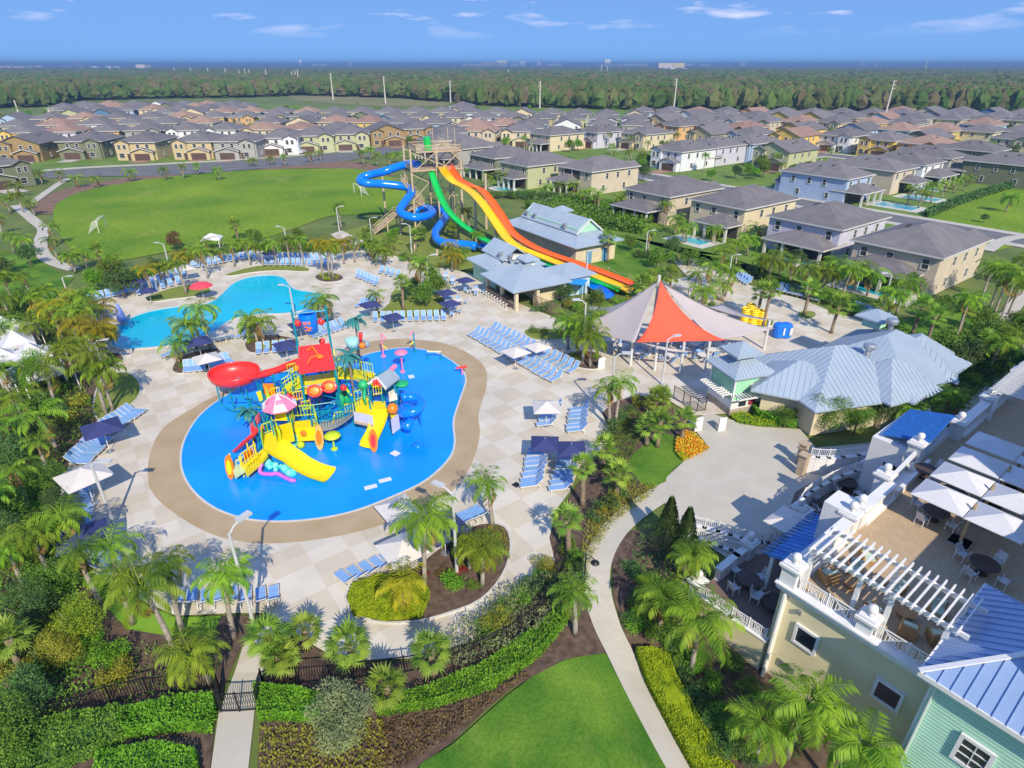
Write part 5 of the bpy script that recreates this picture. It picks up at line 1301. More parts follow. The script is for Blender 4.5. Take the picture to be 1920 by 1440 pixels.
for i, (x, y, h) in enumerate(((1182, 685, 3.8), (1227, 695, 3.4), (1275, 700, 3.7), (1322, 697, 3.6), (1432, 655, 3.7), (1358, 700, 3.6), (1195, 640, 3.6))):
    p = P(x, y); MB().tube([(p.x, p.y, 0), (p.x, p.y, h)], .15, 10).obj('post', M_pole, sc)

# --- white cabanas
M_tent = mat('white_canvas', (.58, .58, .60), .7, var=.04)
cb = []
for i, (x, y) in enumerate(((27, 604), (24, 626), (52, 648), (76, 680), (0, 598), (-8, 655), (48, 676))):
    p = P(x, y, 3.4); t = empty('cabana', (p.x, p.y, 0), R(38 + i * 3), 'white peaked cabana tent, %s from back at the left edge' % ordn(i + 1), 'cabana', 'white cabanas at the left edge')
    mb = MB(); s_ = 1.65; n = 10
    for q in range(4):
        a0, a1 = R(45 + 90 * q), R(135 + 90 * q)
        c0, c1 = Vector((math.cos(a0) * s_ * 1.414, math.sin(a0) * s_ * 1.414, 2.5)), Vector((math.cos(a1) * s_ * 1.414, math.sin(a1) * s_ * 1.414, 2.5)); o = len(mb.v)
        for k in range(n + 1):
            f = k / n; z = 3.9 - 1.4 * (1 - (1 - f) ** 1.5)
            a = Vector((0, 0, 0)).lerp(c0, f); b = Vector((0, 0, 0)).lerp(c1, f)
            mb.v += [(a.x, a.y, z), (b.x, b.y, z)]
        for k in range(n): mb.f.append((o + 2 * k, o + 2 * k + 1, o + 2 * k + 3, o + 2 * k + 2)); mb.m.append(0)
        mb.v += [(c0.x, c0.y, 2.2), (c1.x, c1.y, 2.2)]; mb.f.append((o + 2 * n, o + 2 * n + 1, len(mb.v) - 1, len(mb.v) - 2)); mb.m.append(0)
    mb.obj('canopy', M_tent, t)
    for sx in (-1, 1):
        for sy in (-1, 1): MB().box((sx * 2.1, sy * 2.1, 1.1), (.09, .09, 2.2)).obj('post', M_wt, t)
    MB().box((0, 2.1, 1.15), (4.0, .05, 2.1)).obj('back_curtain', M_tent, t)
    MB().box((0, .6, .35), (2.6, 1.1, .5)).box((0, 1.1, .75), (2.6, .3, .5)).obj('sofa', mat('wicker', (.10, .07, .05), .8), t)

# ================================================================ loungers, umbrellas, tables, lamps
M_sling = mat('blue_sling', (0.20, 0.37, 0.66), 0.65, var=.08, scale=3, rand=.12)
M_fr = mat('lounger_frame', (.64, .64, .64), .45, var=.03)
def lounger():
    root = empty('sun_lounger', (0, 0, 0)); parts = []
    def pt(n, mb, m, par=None):
        o = mb.obj(n, m, par or root); parts.append((o, par or root)); return o
    w_ = .62
    mb = MB()
    for s_ in (-1, 1):
        mb.beam((-.30, s_ * w_ / 2, .34), (.98, s_ * w_ / 2, .31), .04, .06)
    mb.beam((.98, -w_ / 2, .31), (.98, w_ / 2, .31), .04, .05)
    pt('frame', mb, M_fr)
    mb = MB().beam((-.30, 0, .365), (.94, 0, .335), w_ - .07, .03); pt('seat', mb, M_sling)
    a = R(48); L = .82
    mb = MB().beam((-.32, 0, .37), (-.32 - L * math.cos(a), 0, .37 + L * math.sin(a)), w_ - .07, .03); bk = pt('backrest', mb, M_sling)
    mb = MB()
    for s_ in (-1, 1): mb.beam((-.30, s_ * w_ / 2, .35), (-.32 - (L + .04) * math.cos(a), s_ * w_ / 2, .36 + (L + .04) * math.sin(a)), .04, .05)
    mb.beam((-.32 - (L + .04) * math.cos(a), -w_ / 2, .36 + (L + .04) * math.sin(a)), (-.32 - (L + .04) * math.cos(a), w_ / 2, .36 + (L + .04) * math.sin(a)), .04, .04)
    pt('backrest_frame', mb, M_fr, bk)
    for x in (.8, -.55):
        for s_ in (-1, 1): pt('leg', MB().beam((x, s_ * w_ / 2, .33 if x > 0 else .34), (x + (.06 if x > 0 else -.1), s_ * w_ / 2, 0), .05, .05, (1, 0, 0)), M_fr)
    pt('rear_rail', MB().beam((-.32, -w_ / 2, .34), (-.62, -w_ / 2, .34), .04, .05).beam((-.32, w_ / 2, .34), (-.62, w_ / 2, .34), .04, .05), M_fr)
    return proto(root, parts)
LG = lounger()
lg_n = 0
def loungers(x0, y0, x1, y1, n, fx, fy, where, jit=.06):
    global lg_n
    a = G(x0, y0); b = G(x1, y1); c = P((x0 + x1) / 2, (y0 + y1) / 2); f = P((x0 + x1) / 2 + fx, (y0 + y1) / 2 + fy) - c
    rz = math.atan2(f.y, f.x)
    left = x0 <= x1
    for i in range(n):
        p = a.lerp(b, i / max(1, n - 1)); p.z = hgt(p.x, p.y) + .045
        k = i + 1 if left else n - i
        lab = 'blue sling sun lounger, %s from left %s' % (ordn(k), where) if abs(x1 - x0) > 12 else 'blue sling sun lounger, %s from the far end %s' % (ordn(i + 1 if y0 < y1 else n - i), where)
        LG.put(p + Vector((rnd.uniform(-jit, jit), rnd.uniform(-jit, jit), 0)), rz + rnd.uniform(-.05, .05), 1.0, lab, 'sun loungers ' + where, 'sun lounger'); lg_n += 1
loungers(890, 629, 1041, 714, 18, -14, 6, 'in front row by splash pad')
loungers(922, 621, 1074, 697, 17, -14, 6, 'in second row by splash pad')
loungers(1036, 768, 1026, 800, 5, -15, 1, 'below the white umbrella')
loungers(1010, 848, 998, 915, 8, -15, 1.5, 'below the navy umbrella')
loungers(1086, 772, 1081, 812, 6, -15, 1, 'above the right navy umbrella')
loungers(1066, 862, 1052, 920, 7, -15, 1.5, 'below the right navy umbrella')
loungers(336, 1132, 516, 1127, 8, 0, -14, 'at the bottom edge of the deck')
loungers(256, 776, 196, 815, 8, 14, 0, 'left of the splash pad, upper run')
loungers(192, 828, 150, 872, 8, 14, 0, 'left of the splash pad, middle run')
loungers(150, 925, 150, 985, 8, 15, -1, 'left of the splash pad, lower run')
loungers(192, 1040, 212, 1078, 5, 13, -9, 'by the lower left corner')
loungers(902, 968, 868, 984, 4, -10, -9, 'behind the lower island lamp')
loungers(835, 1012, 806, 1026, 4, -10, -9, 'beside the droopy palm')
loungers(735, 1058, 648, 1094, 5, -10, -9, 'along the lower island edge')
loungers(705, 602, 832, 599, 11, 0, 8, 'below the planted mound')
loungers(486, 662, 546, 656, 5, -1, 8, 'behind the red slide bowl')
loungers(586, 633, 646, 614, 7, 8, 4, 'behind the dump bucket')
loungers(350, 696, 380, 693, 4, 0, 8, 'below the small island')
loungers(396, 688, 430, 680, 4, 6, 4, 'beside the small umbrella')
loungers(318, 668, 346, 660, 4, -6, 3, 'left of the small island')
loungers(375, 650, 432, 638, 6, 2, -5, 'on the near side of the pool')
loungers(455, 632, 480, 622, 4, -6, 3, 'left of the feathery palms')
loungers(170, 566, 258, 545, 9, 1, 6, 'at the left end behind the pool')
loungers(275, 538, 345, 515, 7, 2, 6, 'left rear row behind the pool')
loungers(262, 553, 335, 532, 6, 2, 6, 'left front row behind the pool')
loungers(362, 503, 472, 483, 12, 1, 6, 'centre row behind the pool')
loungers(478, 487, 622, 488, 16, -1, 6, 'rear row behind the pool')
loungers(500, 497, 610, 498, 12, -1, 6, 'front row behind the pool')
loungers(672, 520, 706, 534, 6, -4, 5, 'left of the planted mound')
loungers(716, 512, 745, 520, 4, -4, 5, 'above the planted mound')
loungers(676, 575, 700, 568, 4, -6, 3, 'at the foot of the planted mound')
loungers(838, 560, 846, 576, 3, 7, 2, 'right of the planted mound')
loungers(1383, 520, 1402, 533, 5, -6, 3, 'at the back of the upper deck')
loungers(1462, 545, 1535, 564, 8, -5, 4, 'along the upper deck hedge')
loungers(1602, 582, 1660, 602, 7, -4, 5, 'at the right end of the upper deck')
loungers(560, 605, 585, 600, 4, 4, -4, 'under the palms between the pools')
print('loungers', lg_n)

M_navy = mat('navy_canvas', (.032, .042, .15), .8, var=.08); M_offw = mat('offwhite_canvas', (.60, .57, .54), .75, var=.04)
def umb_proto(m):
    root = empty('patio_umbrella', (0, 0, 0)); parts = []
    mb = MB(); h = 1.35; z0, z1 = 2.25, 2.85
    c = [(-h, -h, z0), (h, -h, z0), (h, h, z0), (-h, h, z0)]
    for i in range(4):
        a, b = c[i], c[(i + 1) % 4]; o = len(mb.v)
        mb.v += [a, b, (0, 0, z1), (a[0], a[1], z0 - .04), (b[0], b[1], z0 - .04), (0, 0, z1 - .05)]
        mb.f += [(o, o + 1, o + 2), (o + 3, o + 5, o + 4), (o, o + 3, o + 4, o + 1)]; mb.m += [0, 0, 0]
    cn = mb.obj('canopy', m, root); parts.append((cn, root))
    for i in range(4):
        o = MB().beam((c[i][0] * .98, c[i][1] * .98, z0 - .07), (0, 0, z1 - .1), .03, .03).obj('rib', M_wt, cn); parts.append((o, cn))
    o = MB().tube([(0, 0, 0), (0, 0, 2.95)], .03, 8).obj('pole', M_wt, root); parts.append((o, root))
    o = MB().lathe((0, 0, 0), [(.32, 0), (.32, .06), (.05, .1), (.05, .3)], 12).obj('base', M_steel, root); parts.append((o, root))
    return proto(root, parts)
UN, UW = umb_proto(M_navy), umb_proto(M_offw)
def umbrella(pr, x, y, s_, lab, rz=37):
    p = P(x, y, 2.6); p.z = .045
    pr.put(p, R(rz), s_, lab, 'patio umbrellas round the pools', 'umbrella')
for a in (((1025, 754), 1.0, 'off-white patio umbrella shading the topmost right-hand lounger stack', 2), ((967, 652), 1.0, 'off-white patio umbrella among the front lounger row'), ((1008, 641), .95, 'off-white patio umbrella behind the second lounger row'),
          ((157, 893), 1.25, 'large off-white umbrella over the left side loungers', 52), ((744, 943), 1.0, 'off-white umbrella overhanging the tan splash surround'), ((755, 1022), 1.1, 'off-white umbrella beside the droopy palm trunk'),
          ((386, 664), 1.0, 'off-white umbrella on the island before the swimming pool'), ((345, 497), 1.0, 'off-white umbrella behind the swimming pool')):
    umbrella(UW, a[0][0], a[0][1], a[1] * .92, a[2], a[3] if len(a) > 3 else 37)
for a in (((1022, 820), 1.0, 'navy patio umbrella, left one of the pair by the stacked loungers', -3), ((1072, 830), 1.0, 'navy patio umbrella, right one of the pair by the stacked loungers', -1), ((190, 800), 1.25, 'large navy umbrella over the upper left loungers', 40),
          ((152, 1000), 1.2, 'large navy umbrella at the lower left deck edge', 30), ((832, 984), 1.2, 'navy umbrella half hidden by the droopy palm'), ((836, 541), 1.0, 'navy umbrella, topmost beside the planted mound'), ((843, 561), 1.0, 'navy umbrella, lowest beside the planted mound'),
          ((735, 586), 1.0, 'navy umbrella on the grass of the planted mound'), ((693, 563), 1.0, 'navy umbrella left of the planted mound'), ((369, 634), 1.1, 'navy umbrella on the near edge of the swimming pool'), ((533, 637), 1.0, 'navy umbrella on the feathery palm island'),
          ((560, 600), 1.0, 'navy umbrella behind the dump bucket'), ((570, 590), .9, 'navy umbrella under the palms between pools'), ((872, 518), 1.0, 'navy umbrella beside the mint bar wall'), ((254, 520), 1.0, 'navy umbrella in the trees behind the pool'),
          ((505, 468), 1.0, 'navy umbrella behind the rear lounger row'), ((275, 535), .9, 'navy umbrella over the left rear loungers'), ((830, 598 - 6), .001, '')):
    if a[1] > .01: umbrella(UN, a[0][0], a[0][1], a[1] * .86, a[2], a[3] if len(a) > 3 else 37)
# closed umbrella, red umbrella
p = P(231, 608); c = empty('closed_umbrella', p, 0, 'closed lilac blue cantilever umbrella at the pool edge', 'umbrella')
MB().lathe((0, 0, 0), [(.1, .3), (.55, .5), (.5, 1.2), (.2, 2.6), (.02, 3.0)], 10).obj('canopy', mat('lilac_canvas', (.22, .28, .72), .7), c, True); MB().lathe((0, 0, 0), [(.5, 0), (.5, .1), (.06, .15), (.06, .4)], 10).obj('base', M_steel, c)
p = P(376, 534, 2.3); c = empty('garden_umbrella', (p.x, p.y, 0), 0, 'coral red round umbrella behind the swimming pool', 'umbrella')
MB().lathe((0, 0, 0), [(1.6, 2.1), (1.1, 2.45), (.5, 2.65), (.01, 2.75)], 10).obj('canopy', mat('coral_canvas', (.80, .06, .09), .7), c); MB().tube([(0, 0, 0), (0, 0, 2.7)], .03).obj('pole', M_wt, c)

def table_proto(nc=4):
    root = empty('table', (0, 0, 0)); parts = []
    for n_, mb in (('tabletop', MB().lathe((0, 0, 0), [(.6, .70), (.6, .74), (.001, .745)], 16)), ('pedestal', MB().lathe((0, 0, 0), [(.3, 0), (.3, .03), (.04, .06), (.04, .7)], 8))):
        o = mb.obj(n_, M_wt, root); parts.append((o, root))
    return proto(root, parts)
def chair_proto():
    root = empty('chair', (0, 0, 0)); parts = []
    for n_, mb, m in (('seat', MB().box((0, 0, .43), (.48, .48, .04)), M_sling), ('backrest', MB().beam((-.24, 0, .46), (-.34, 0, .92), .46, .03), M_sling)):
        o = mb.obj(n_, m, root); parts.append((o, root))
    for sx in (-1, 1):
        for sy in (-1, 1):
            o = MB().box((sx * .22, sy * .24, .32), (.035, .035, .64 if sy else .4)).obj('leg', M_wt, root); parts.append((o, root))
    return proto(root, parts)
TB, CH = table_proto(), chair_proto()
def table_set(x, y, i, where, base_z=0.045, nchair=4, pos=None, rot=0):
    p = pos or P(x, y); TB.put((p.x, p.y, base_z), 0, 1, 'round white table, %s %s' % (ordn(i), where), 'round tables ' + where, 'table')
    for k in range(nchair):
        a = math.pi / 2 * k + rot + rnd.uniform(-.2, .2); q = Vector((p.x + math.cos(a) * .95, p.y + math.sin(a) * .95, base_z))
        CH.put(q, a + math.pi, 1, 'white and blue chair, %s at the %s table %s' % (ordn(k + 1), ordn(i), where), 'chairs ' + where, 'chair')
for i, (x, y) in enumerate(((1135, 647), (1167, 658), (1196, 671), (1219, 660), (1246, 650), (1254, 677), (1269, 642), (1282, 666), (1300, 655), (1316, 676), (1332, 666), (1357, 658))): table_set(x, y, i + 1, 'from left under the sail')
for i, (x, y) in enumerate(((835, 525), (850, 533), (872, 545), (892, 552), (848, 590), (860, 572))): table_set(x, y, i + 1, 'from left by the pool bar')

M_lamp = mat('lamp_grey', (.50, .52, .53), .5, var=.05)
def lamp_proto():
    root = empty('lamp_post', (0, 0, 0)); parts = []
    for n_, mb, m in (('pole', MB().tube([(0, 0, 0), (0, 0, 7.0)], [.12, .085], 8), M_lamp), ('base_plate', MB().lathe((0, 0, 0), [(.2, 0), (.2, .25), (.1, .3)], 8), M_steel),
                      ('arm', MB().tube([(0, 0, 6.9), (.35, 0, 7.2), (.75, 0, 7.35)], .06, 6), M_lamp), ('lamp_head', MB().box((1.05, 0, 7.38), (.85, .4, .14)), M_lamp)):
        o = mb.obj(n_, m, root); parts.append((o, root))
    return proto(root, parts)
LP = lamp_proto()
lamps = [(215, 987, 865, 0), (480, 1185, 990, 60), (857, 1078, 918, 150), (1142, 790, 662, 0), (1241, 722, 632, 20), (1092, 682, 562, 180), (541, 478, 425, 170), (637, 440, 387, 10), (697, 450, 408, 10), (318, 502, 455, 180), (130, 560, 518, 10), (772, 475, 420, 170), (805, 558, 478, 10),
         (553, 598, 535, 170), (197, 700, 638, 10), (1366, 520, 478, 10), (1650, 592, 512, 180), (1210, 480, 432, 10), (1115, 470, 425, 180), (1098, 545, 470, 0), (930, 470, 430, 0)]
for i, (x, y, t, a) in enumerate(sorted(lamps)):
    p = G(x, y); h = HT(p, t) - p.z
    LP.put(p, R(a), (1, 1, h / 7.35), 'tall grey lamp post, %s from left around the pool decks' % ordn(i + 1), 'lamp posts around the pool decks', 'lamp post')

M_blk2 = M_black
for x, y, t, l in ((1562, 782, 716, 'black ornamental lamp post in front of the blue-roofed snack bar'), (1094, 1108, 1040, 'black ornamental lamp post beside the curving walk'), (527, 1205, 1162, 'short dark spotlight post among the fan palms')):
    b = G(x, y); h = HT(b, t) - b.z; r_ = empty('garden_lamp', b, 0, l, 'lamp post'); MB().lathe((0, 0, 0), [(.16, 0), (.12, .4), (.05, .5), (.045, h)], 8).obj('pole', M_blk2, r_)
    MB().tube([(0, 0, h * .86), (.35, 0, h * .95), (.6, 0, h * .84)], .03, 6).obj('arm', M_blk2, r_); MB().lathe((.6, 0, h * .84), [(.04, 0), (.26, -.14), (.28, -.2), (.001, -.3)], 12).obj('lantern', M_blk2, r_, True)
# signs and bins
for x, y, l in ((1352, 812 - 4, 'white notice board stand in front of the kiosk'), (1308, 808, 'white notice board stand beside the gate'), (1127, 692, 'white notice board stand at the round planter')):
    p = P(x, y); s_ = empty('notice_stand', p, R(20), l, 'sign'); MB().box((0, 0, .7), (.8, .12, 1.4)).obj('board', M_wt, s_)
    for q in (-.3, .3): MB().box((q, .25, .3), (.05, .5, .6)).obj('foot', M_steel, s_)
# gate fence by the kiosk
def rail_fence(pts, h, label, m, cat='fence', sp=.14, panel=2.2, zf=None, name='railing', bar=.025, group=None, fancy=False):
    root = empty(name, (0, 0, 0), 0, label, cat, group)
    z0 = (lambda p: hgt(p[0], p[1])) if zf is None else (lambda p: zf)
    segs = []
    for a, b in zip(pts, pts[1:]):
        L = math.dist(a[:2], b[:2]); k = max(1, round(L / panel))
        for i in range(k): segs.append((Vector(a[:2]).lerp(Vector(b[:2]), i / k), Vector(a[:2]).lerp(Vector(b[:2]), (i + 1) / k)))
    for i, (a, b) in enumerate(segs):
        za, zb = z0(a), z0(b); A = Vector((a.x, a.y, za)); B = Vector((b.x, b.y, zb)); L = (B - A).length; mb = MB(); up = Vector((0, 0, 1))
        mb.beam(A + up * (h - .04), B + up * (h - .04), .05, .05); mb.beam(A + up * .12, B + up * .12, .04, .04)
        if not fancy:
            n = max(2, int(L / sp))
            for k in range(1, n): q = A.lerp(B, k / n); mb.beam(q + up * .1, q + up * h, bar, bar, (1, 0, 0))
        else:
            for k in (.06, .12, .18, .82, .88, .94): q = A.lerp(B, k); mb.beam(q + up * .1, q + up * h, .035, .035, (1, 0, 0))
            c0, c1 = A.lerp(B, .2), A.lerp(B, .8)
            for s0, s1 in ((.12, h - .05), (h - .05, .12)): mb.beam(c0 + up * s0, c1 + up * s1, .035, .04)
            for f in (.33, .66):
                a0, a1 = c0.lerp(c1, .5 - f / 2), c0.lerp(c1, .5 + f / 2); l0, l1 = h / 2 - f * (h / 2 - .1), h / 2 + f * (h / 2 - .1)
                mb.beam(a0 + up * l0, a1 + up * l0, .035, .035); mb.beam(a0 + up * l1, a1 + up * l1, .035, .035); mb.beam(a0 + up * l0, a0 + up * l1, .035, .035, (1, 0, 0)); mb.beam(a1 + up * l0, a1 + up * l1, .035, .035, (1, 0, 0))
        mb.obj('panel', m, root)
        MB().beam(A, A + up * (h + .06), .07, .07, (1, 0, 0)).obj('post', m, root)
    MB().beam(B, B + up * (h + .06), .07, .07, (1, 0, 0)).obj('post', m, root)
    return root
rail_fence(WG([(-20, 1400), (60, 1372), (140, 1345), (210, 1318), (280, 1302), (350, 1296), (412, 1292)]), 1.35, 'black metal picket fence left of the garden gate', M_black, name='fence')
rail_fence(WG([(496, 1290), (560, 1282), (620, 1278), (690, 1270), (760, 1262), (830, 1250), (890, 1235), (950, 1205), (1000, 1170), (1040, 1120), (1060, 1060)]), 1.35, 'black metal picket fence right of the garden gate', M_black, name='fence')
g = rail_fence(WG([(412, 1292), (415, 1336), (450, 1335), (486, 1332), (496, 1290)]), 1.5, 'black metal garden gate across the concrete path', M_black, 'gate', .12, 1.2, name='gate')
rail_fence(W([(1262, 748), (1280, 758), (1292, 768), (1306, 772), (1322, 770)]), 1.5, 'black metal entry gates beside the mint kiosk', M_black, 'gate', .13, 1.5, name='gate')
rail_fence(W([(1000, 575), (1015, 582), (1035, 590), (1050, 596)]), 1.8, 'brown screen fence beside the pool bar', mat('brown_screen', (.22, .16, .12), .8), 'fence', .1, 2, name='fence')

# goals, field shelter
def goal(px, py, rz, label, s_=1.0):
    p = P(px, py); root = empty('soccer_goal', p, rz, label, 'soccer goal')
    mb = MB().tube([(-3, 0, 0), (-3, 0, 2.4), (3, 0, 2.4), (3, 0, 0)], .07, 6).obj('frame', M_white, root)
    mb = MB()
    for sx in (-3, 3): mb.tube([(sx, 0, 2.4), (sx, .8, 2.3), (sx, 2, 0), (sx, 0, 0)], .04, 5)
    mb.tube([(-3, 2, 0), (3, 2, 0)], .04, 5); mb.obj('rear_frame', M_white, root)
    mb = MB()
    for i in range(25): x = -3 + i * .25; mb.beam((x, .8, 2.3), (x, 2, 0), .015, .015)
    for i in range(8): f = i / 8; mb.beam((-3, .8 + 1.2 * f, 2.3 * (1 - f)), (3, .8 + 1.2 * f, 2.3 * (1 - f)), .015, .015)
    mb.obj('net', M_white, root); root.scale = (s_,) * 3
goal(193, 431, R(108), 'white soccer goal at the left end of the field', .95)
goal(671, 365, R(-60), 'white soccer goal at the far right of the field')
p = P(402, 468); sh = empty('field_shelter', p, R(12), 'small white hip-roofed shelter beside the field', 'shelter')
mb = MB(); hip_roof(mb, 4.2, 3.6, 2.5, 1.0, .3); mb.obj('roof', M_wt, sh); fascia(MB(), 4.2, 3.6, 2.5, .3).obj('fascia', M_wt, sh); sh.scale = (.68, .68, .85)
for sx in (-1, 1):
    for sy in (-1, 1): MB().box((sx * 1.9, sy * 1.6, 1.25), (.2, .2, 2.5)).obj('column', M_wt, sh)
MB().box((0, 0, .06), (4.2, 3.6, .12)).obj('floor_slab', M_conc, sh)

# yellow tubes, blue carts
M_yel = mat('yellow_vinyl', (.85, .58, .01), .35, var=.08, spec=.6); tb = None
k = 0
for sx_, (x, y, n) in enumerate(((1395, 607, 8), (1410, 609, 8), (1426, 609, 7), (1403, 600, 8))):
    p = P(x, y)
    for j in range(n):
        k += 1
        if tb is None:
            mb = MB(); pts = [(.48 * math.cos(R(a)), .48 * math.sin(R(a)), 0) for a in range(0, 360, 30)]; mb.tube(pts, .16, 7, closed=True); tb = mb.obj('inner_tube', M_yel, None, True); o = tb
        else: o = tb.copy(); COL.objects.link(o)
        o.location = (p.x + rnd.uniform(-.06, .06), p.y + rnd.uniform(-.06, .06), .2 + j * .27)
        tag(o, 'yellow inner tube, %s from bottom in stack %s from left' % (ordn(j + 1), ordn([1395, 1403, 1410, 1426].index(x) + 1)), 'inner tube', 'stacked yellow inner tubes')
M_cart = mat('blue_plastic', (.01, .17, .72), .4, var=.08)
for x, y, l in ((1458, 632, 'blue towel cart, left one on the upper deck'), (1470, 632, 'blue towel cart, right one on the upper deck')):
    p = P(x, y); c = empty('towel_cart', p, R(30), l, 'cart'); MB().lathe((0, 0, .15), [(.75, 0), (.8, .8), (.75, 1.5), (.5, 1.7), (.01, 1.72)], 12).obj('body', M_cart, c)
    for q in ((-.4, -.4), (.4, -.4), (-.4, .4), (.4, .4)): MB().lathe((q[0], q[1], 0), [(.1, 0), (.1, .15)], 8).obj('wheel', M_black, c)
    MB().box((0, -.82, 1), (.5, .03, .9)).obj('front_panel', M_wt, c)

# garden pools of the houses
GP = [((1175, 420), 5.5, 3.2), ((1298, 452), 6, 3.2), ((1495, 490), 6, 3.2), ((1640, 546), 8.5, 3.6), ((945, 355), 6, 3.2), ((1680, 387), 9.0, 4.6), ((1728, 372), 8, 4), ((1725, 352), 8, 3.5), ((1045, 378), 5, 2.5)]
for i, ((x, y), a_, b_) in enumerate(GP):
    p = P(x, y); rz = R(-53) if x < 1660 else R(-53)
    c_, s_ = math.cos(rz), math.sin(rz)
    def rect(l, w): return [(p.x + u * c_ - v * s_, p.y + u * s_ + v * c_) for u, v in ((-l / 2, -w / 2), (l / 2, -w / 2), (l / 2, w / 2), (-l / 2, w / 2))]
    pc = rect(a_ + 3.5, b_ + 3.2); sheet('patio', pc, .05, M_coping, terrain=False); 
    pr_ = rect(a_, b_); sheet('pool_water', pr_, .07, M_water2, terrain=False); curb('pool_coping', pr_, .0, .3, .05, .12, M_coping, kind='structure')
for i, (x, y, rz) in enumerate(((1655, 336, 0), (1770, 333, 0), (1782, 333, 0), (1793, 333, 0), (1804, 333, 0))):
    p = P(x, y); LG.put(p + Vector((0, 0, .06)), R(217), 1, 'sun lounger, %s from left on the house pool patios' % ordn(i + 1), 'loungers on the house patios', 'sun lounger', matmap={'seat': M_wt, 'backrest': M_wt})

# parked vehicles
def car(px, py, rz, col, cname, label):
    p = P(px, py); root = empty('parked_car', (p.x, p.y, .06), rz, label, 'car')
    m = mat('car_' + cname, col, .25, var=.03, coat=.8)
    prof = [(-2.2, .35), (-2.25, .8), (-1.5, .95), (-.7, 1.42), (.8, 1.45), (1.5, 1.0), (2.2, .82), (2.25, .4)]
    mb = MB(); n = len(prof)
    for y in (-.88, .88):
        for x, z in prof: mb.v.append((x, y * (.82 if z > 1.2 else 1), z))
    mb.f.append(tuple(range(n))); mb.f.append(tuple(range(n, 2 * n))[::-1]); mb.m += [0, 0]
    for i in range(n): j = (i + 1) % n; mb.f.append((i, n + i, n + j, j)); mb.m.append(0)
    mb.obj('body', m, root); MB().box((0, 0, 1.18), (2.1, 1.62, .3)).obj('window', M_glass, root)
    for x in (-1.4, 1.4):
        for y in (-.85, .85):
            w_ = MB().lathe((0, 0, -.1), [(.001, 0), (.33, 0), (.33, .2), (.001, .2)], 12).obj('wheel', M_black, root); w_.location = (x, y, .33); w_.rotation_euler = (R(90), 0, 0)
car(568, 288, R(85), (.5, .52, .55), 'silver', 'silver car parked in front of the white house')
car(1812, 312, R(37), (.7, .7, .72), 'white', 'white car parked beside the yellow gable house')
car(1795, 308, R(37), (.15, .3, .6), 'blue', 'blue car parked beside the white car')

# transmission poles
M_cpole = mat('pale_pole', (.56, .54, .50), .7, var=.06)
PO = [(625, 187, 137), (723, 194, 143), (845, 192, 151), (1012, 203, 152), (1262, 214, 147), (1653, 243, 150), (501, 154, 130), (556, 157, 132), (561, 159, 131), (550, 157, 134), (452, 155, 131), (470, 152, 131), (462, 150, 129), (425, 148, 128), (392, 145, 127), (360, 143, 126), (329, 141, 126), (1733, 136, 112), (208, 137, 127), (225, 136, 127), (827, 146, 134), (953, 148, 131), (1060, 146, 134), (1127, 142, 121), (1138, 145, 124), (1157, 144, 135), (34, 210, 188)]
for i, (x, y, t) in enumerate(sorted(PO)):
    b = P(x, y, 0); h = HT(b, t); wd = .3 + b.y * .0006
    root = empty('power_pole', b, 0, 'pale tapered power pole, %s from left standing in or before the forest' % ordn(i + 1), 'power pole', 'power poles beyond the estate')
    MB().tube([(0, 0, 0), (0, 0, h)], [wd, wd * .55], 8).obj('pole', M_cpole, root)
    mb = MB()
    for f in (.97, .9, .82): mb.beam((0, 0, h * f), (h * .07 * (1 if x % 2 else -1), 0, h * f + .3), .15 + b.y * .0002, .15 + b.y * .0002)
    mb.obj('crossarm', M_cpole, root)
# far hotels on the horizon
HB = [(22, 130, 55, 7, 'orange tile'), (60, 129, 50, 6, 'orange tile'), (130, 128, 28, 4, 'pale'), (150, 124, 12, 7, 'pale'), (190, 130, 70, 6, 'pale'), (230, 127, 50, 3, 'pale'), (271, 131, 22, 10, 'cream'), (255, 137, 60, 2, 'pale'), (300, 137, 34, 2, 'pale'),
      (565, 121, 5, 8, 'pale'), (600, 121, 28, 2.5, 'pale'), (657, 121, 6, 4, 'pale'), (890, 121.5, 45, 4, 'cream'), (930, 123, 46, 10, 'cream'), (972, 121, 30, 6, 'pale'), (1010, 121, 10, 5, 'pale'), (1040, 121, 26, 4, 'pale'), (1138, 121, 12, 9, 'pale'), (1160, 122, 50, 3, 'pale'), (1200, 121.5, 28, 4, 'pale'),
      (1245, 131, 30, 13, 'cream'), (1270, 131, 26, 13, 'yellow'), (1265, 134, 60, 7, 'pale'), (1290, 122, 15, 3, 'pale'), (1322, 122, 22, 4, 'pale'), (1310, 130, 24, 3, 'pale'), (1390, 121, 14, 3.5, 'pale'), (1432, 136, 34, 7, 'pale'), (1465, 135, 36, 7, 'pale'), (1490, 137, 34, 4, 'pale'), (1615, 121, 8, 4, 'pale'), (1640, 121, 10, 3, 'pale')]
FC = {'pale': (.74, .75, .78), 'cream': (.74, .66, .52), 'yellow': (.76, .62, .30), 'orange tile': (.70, .48, .38)}
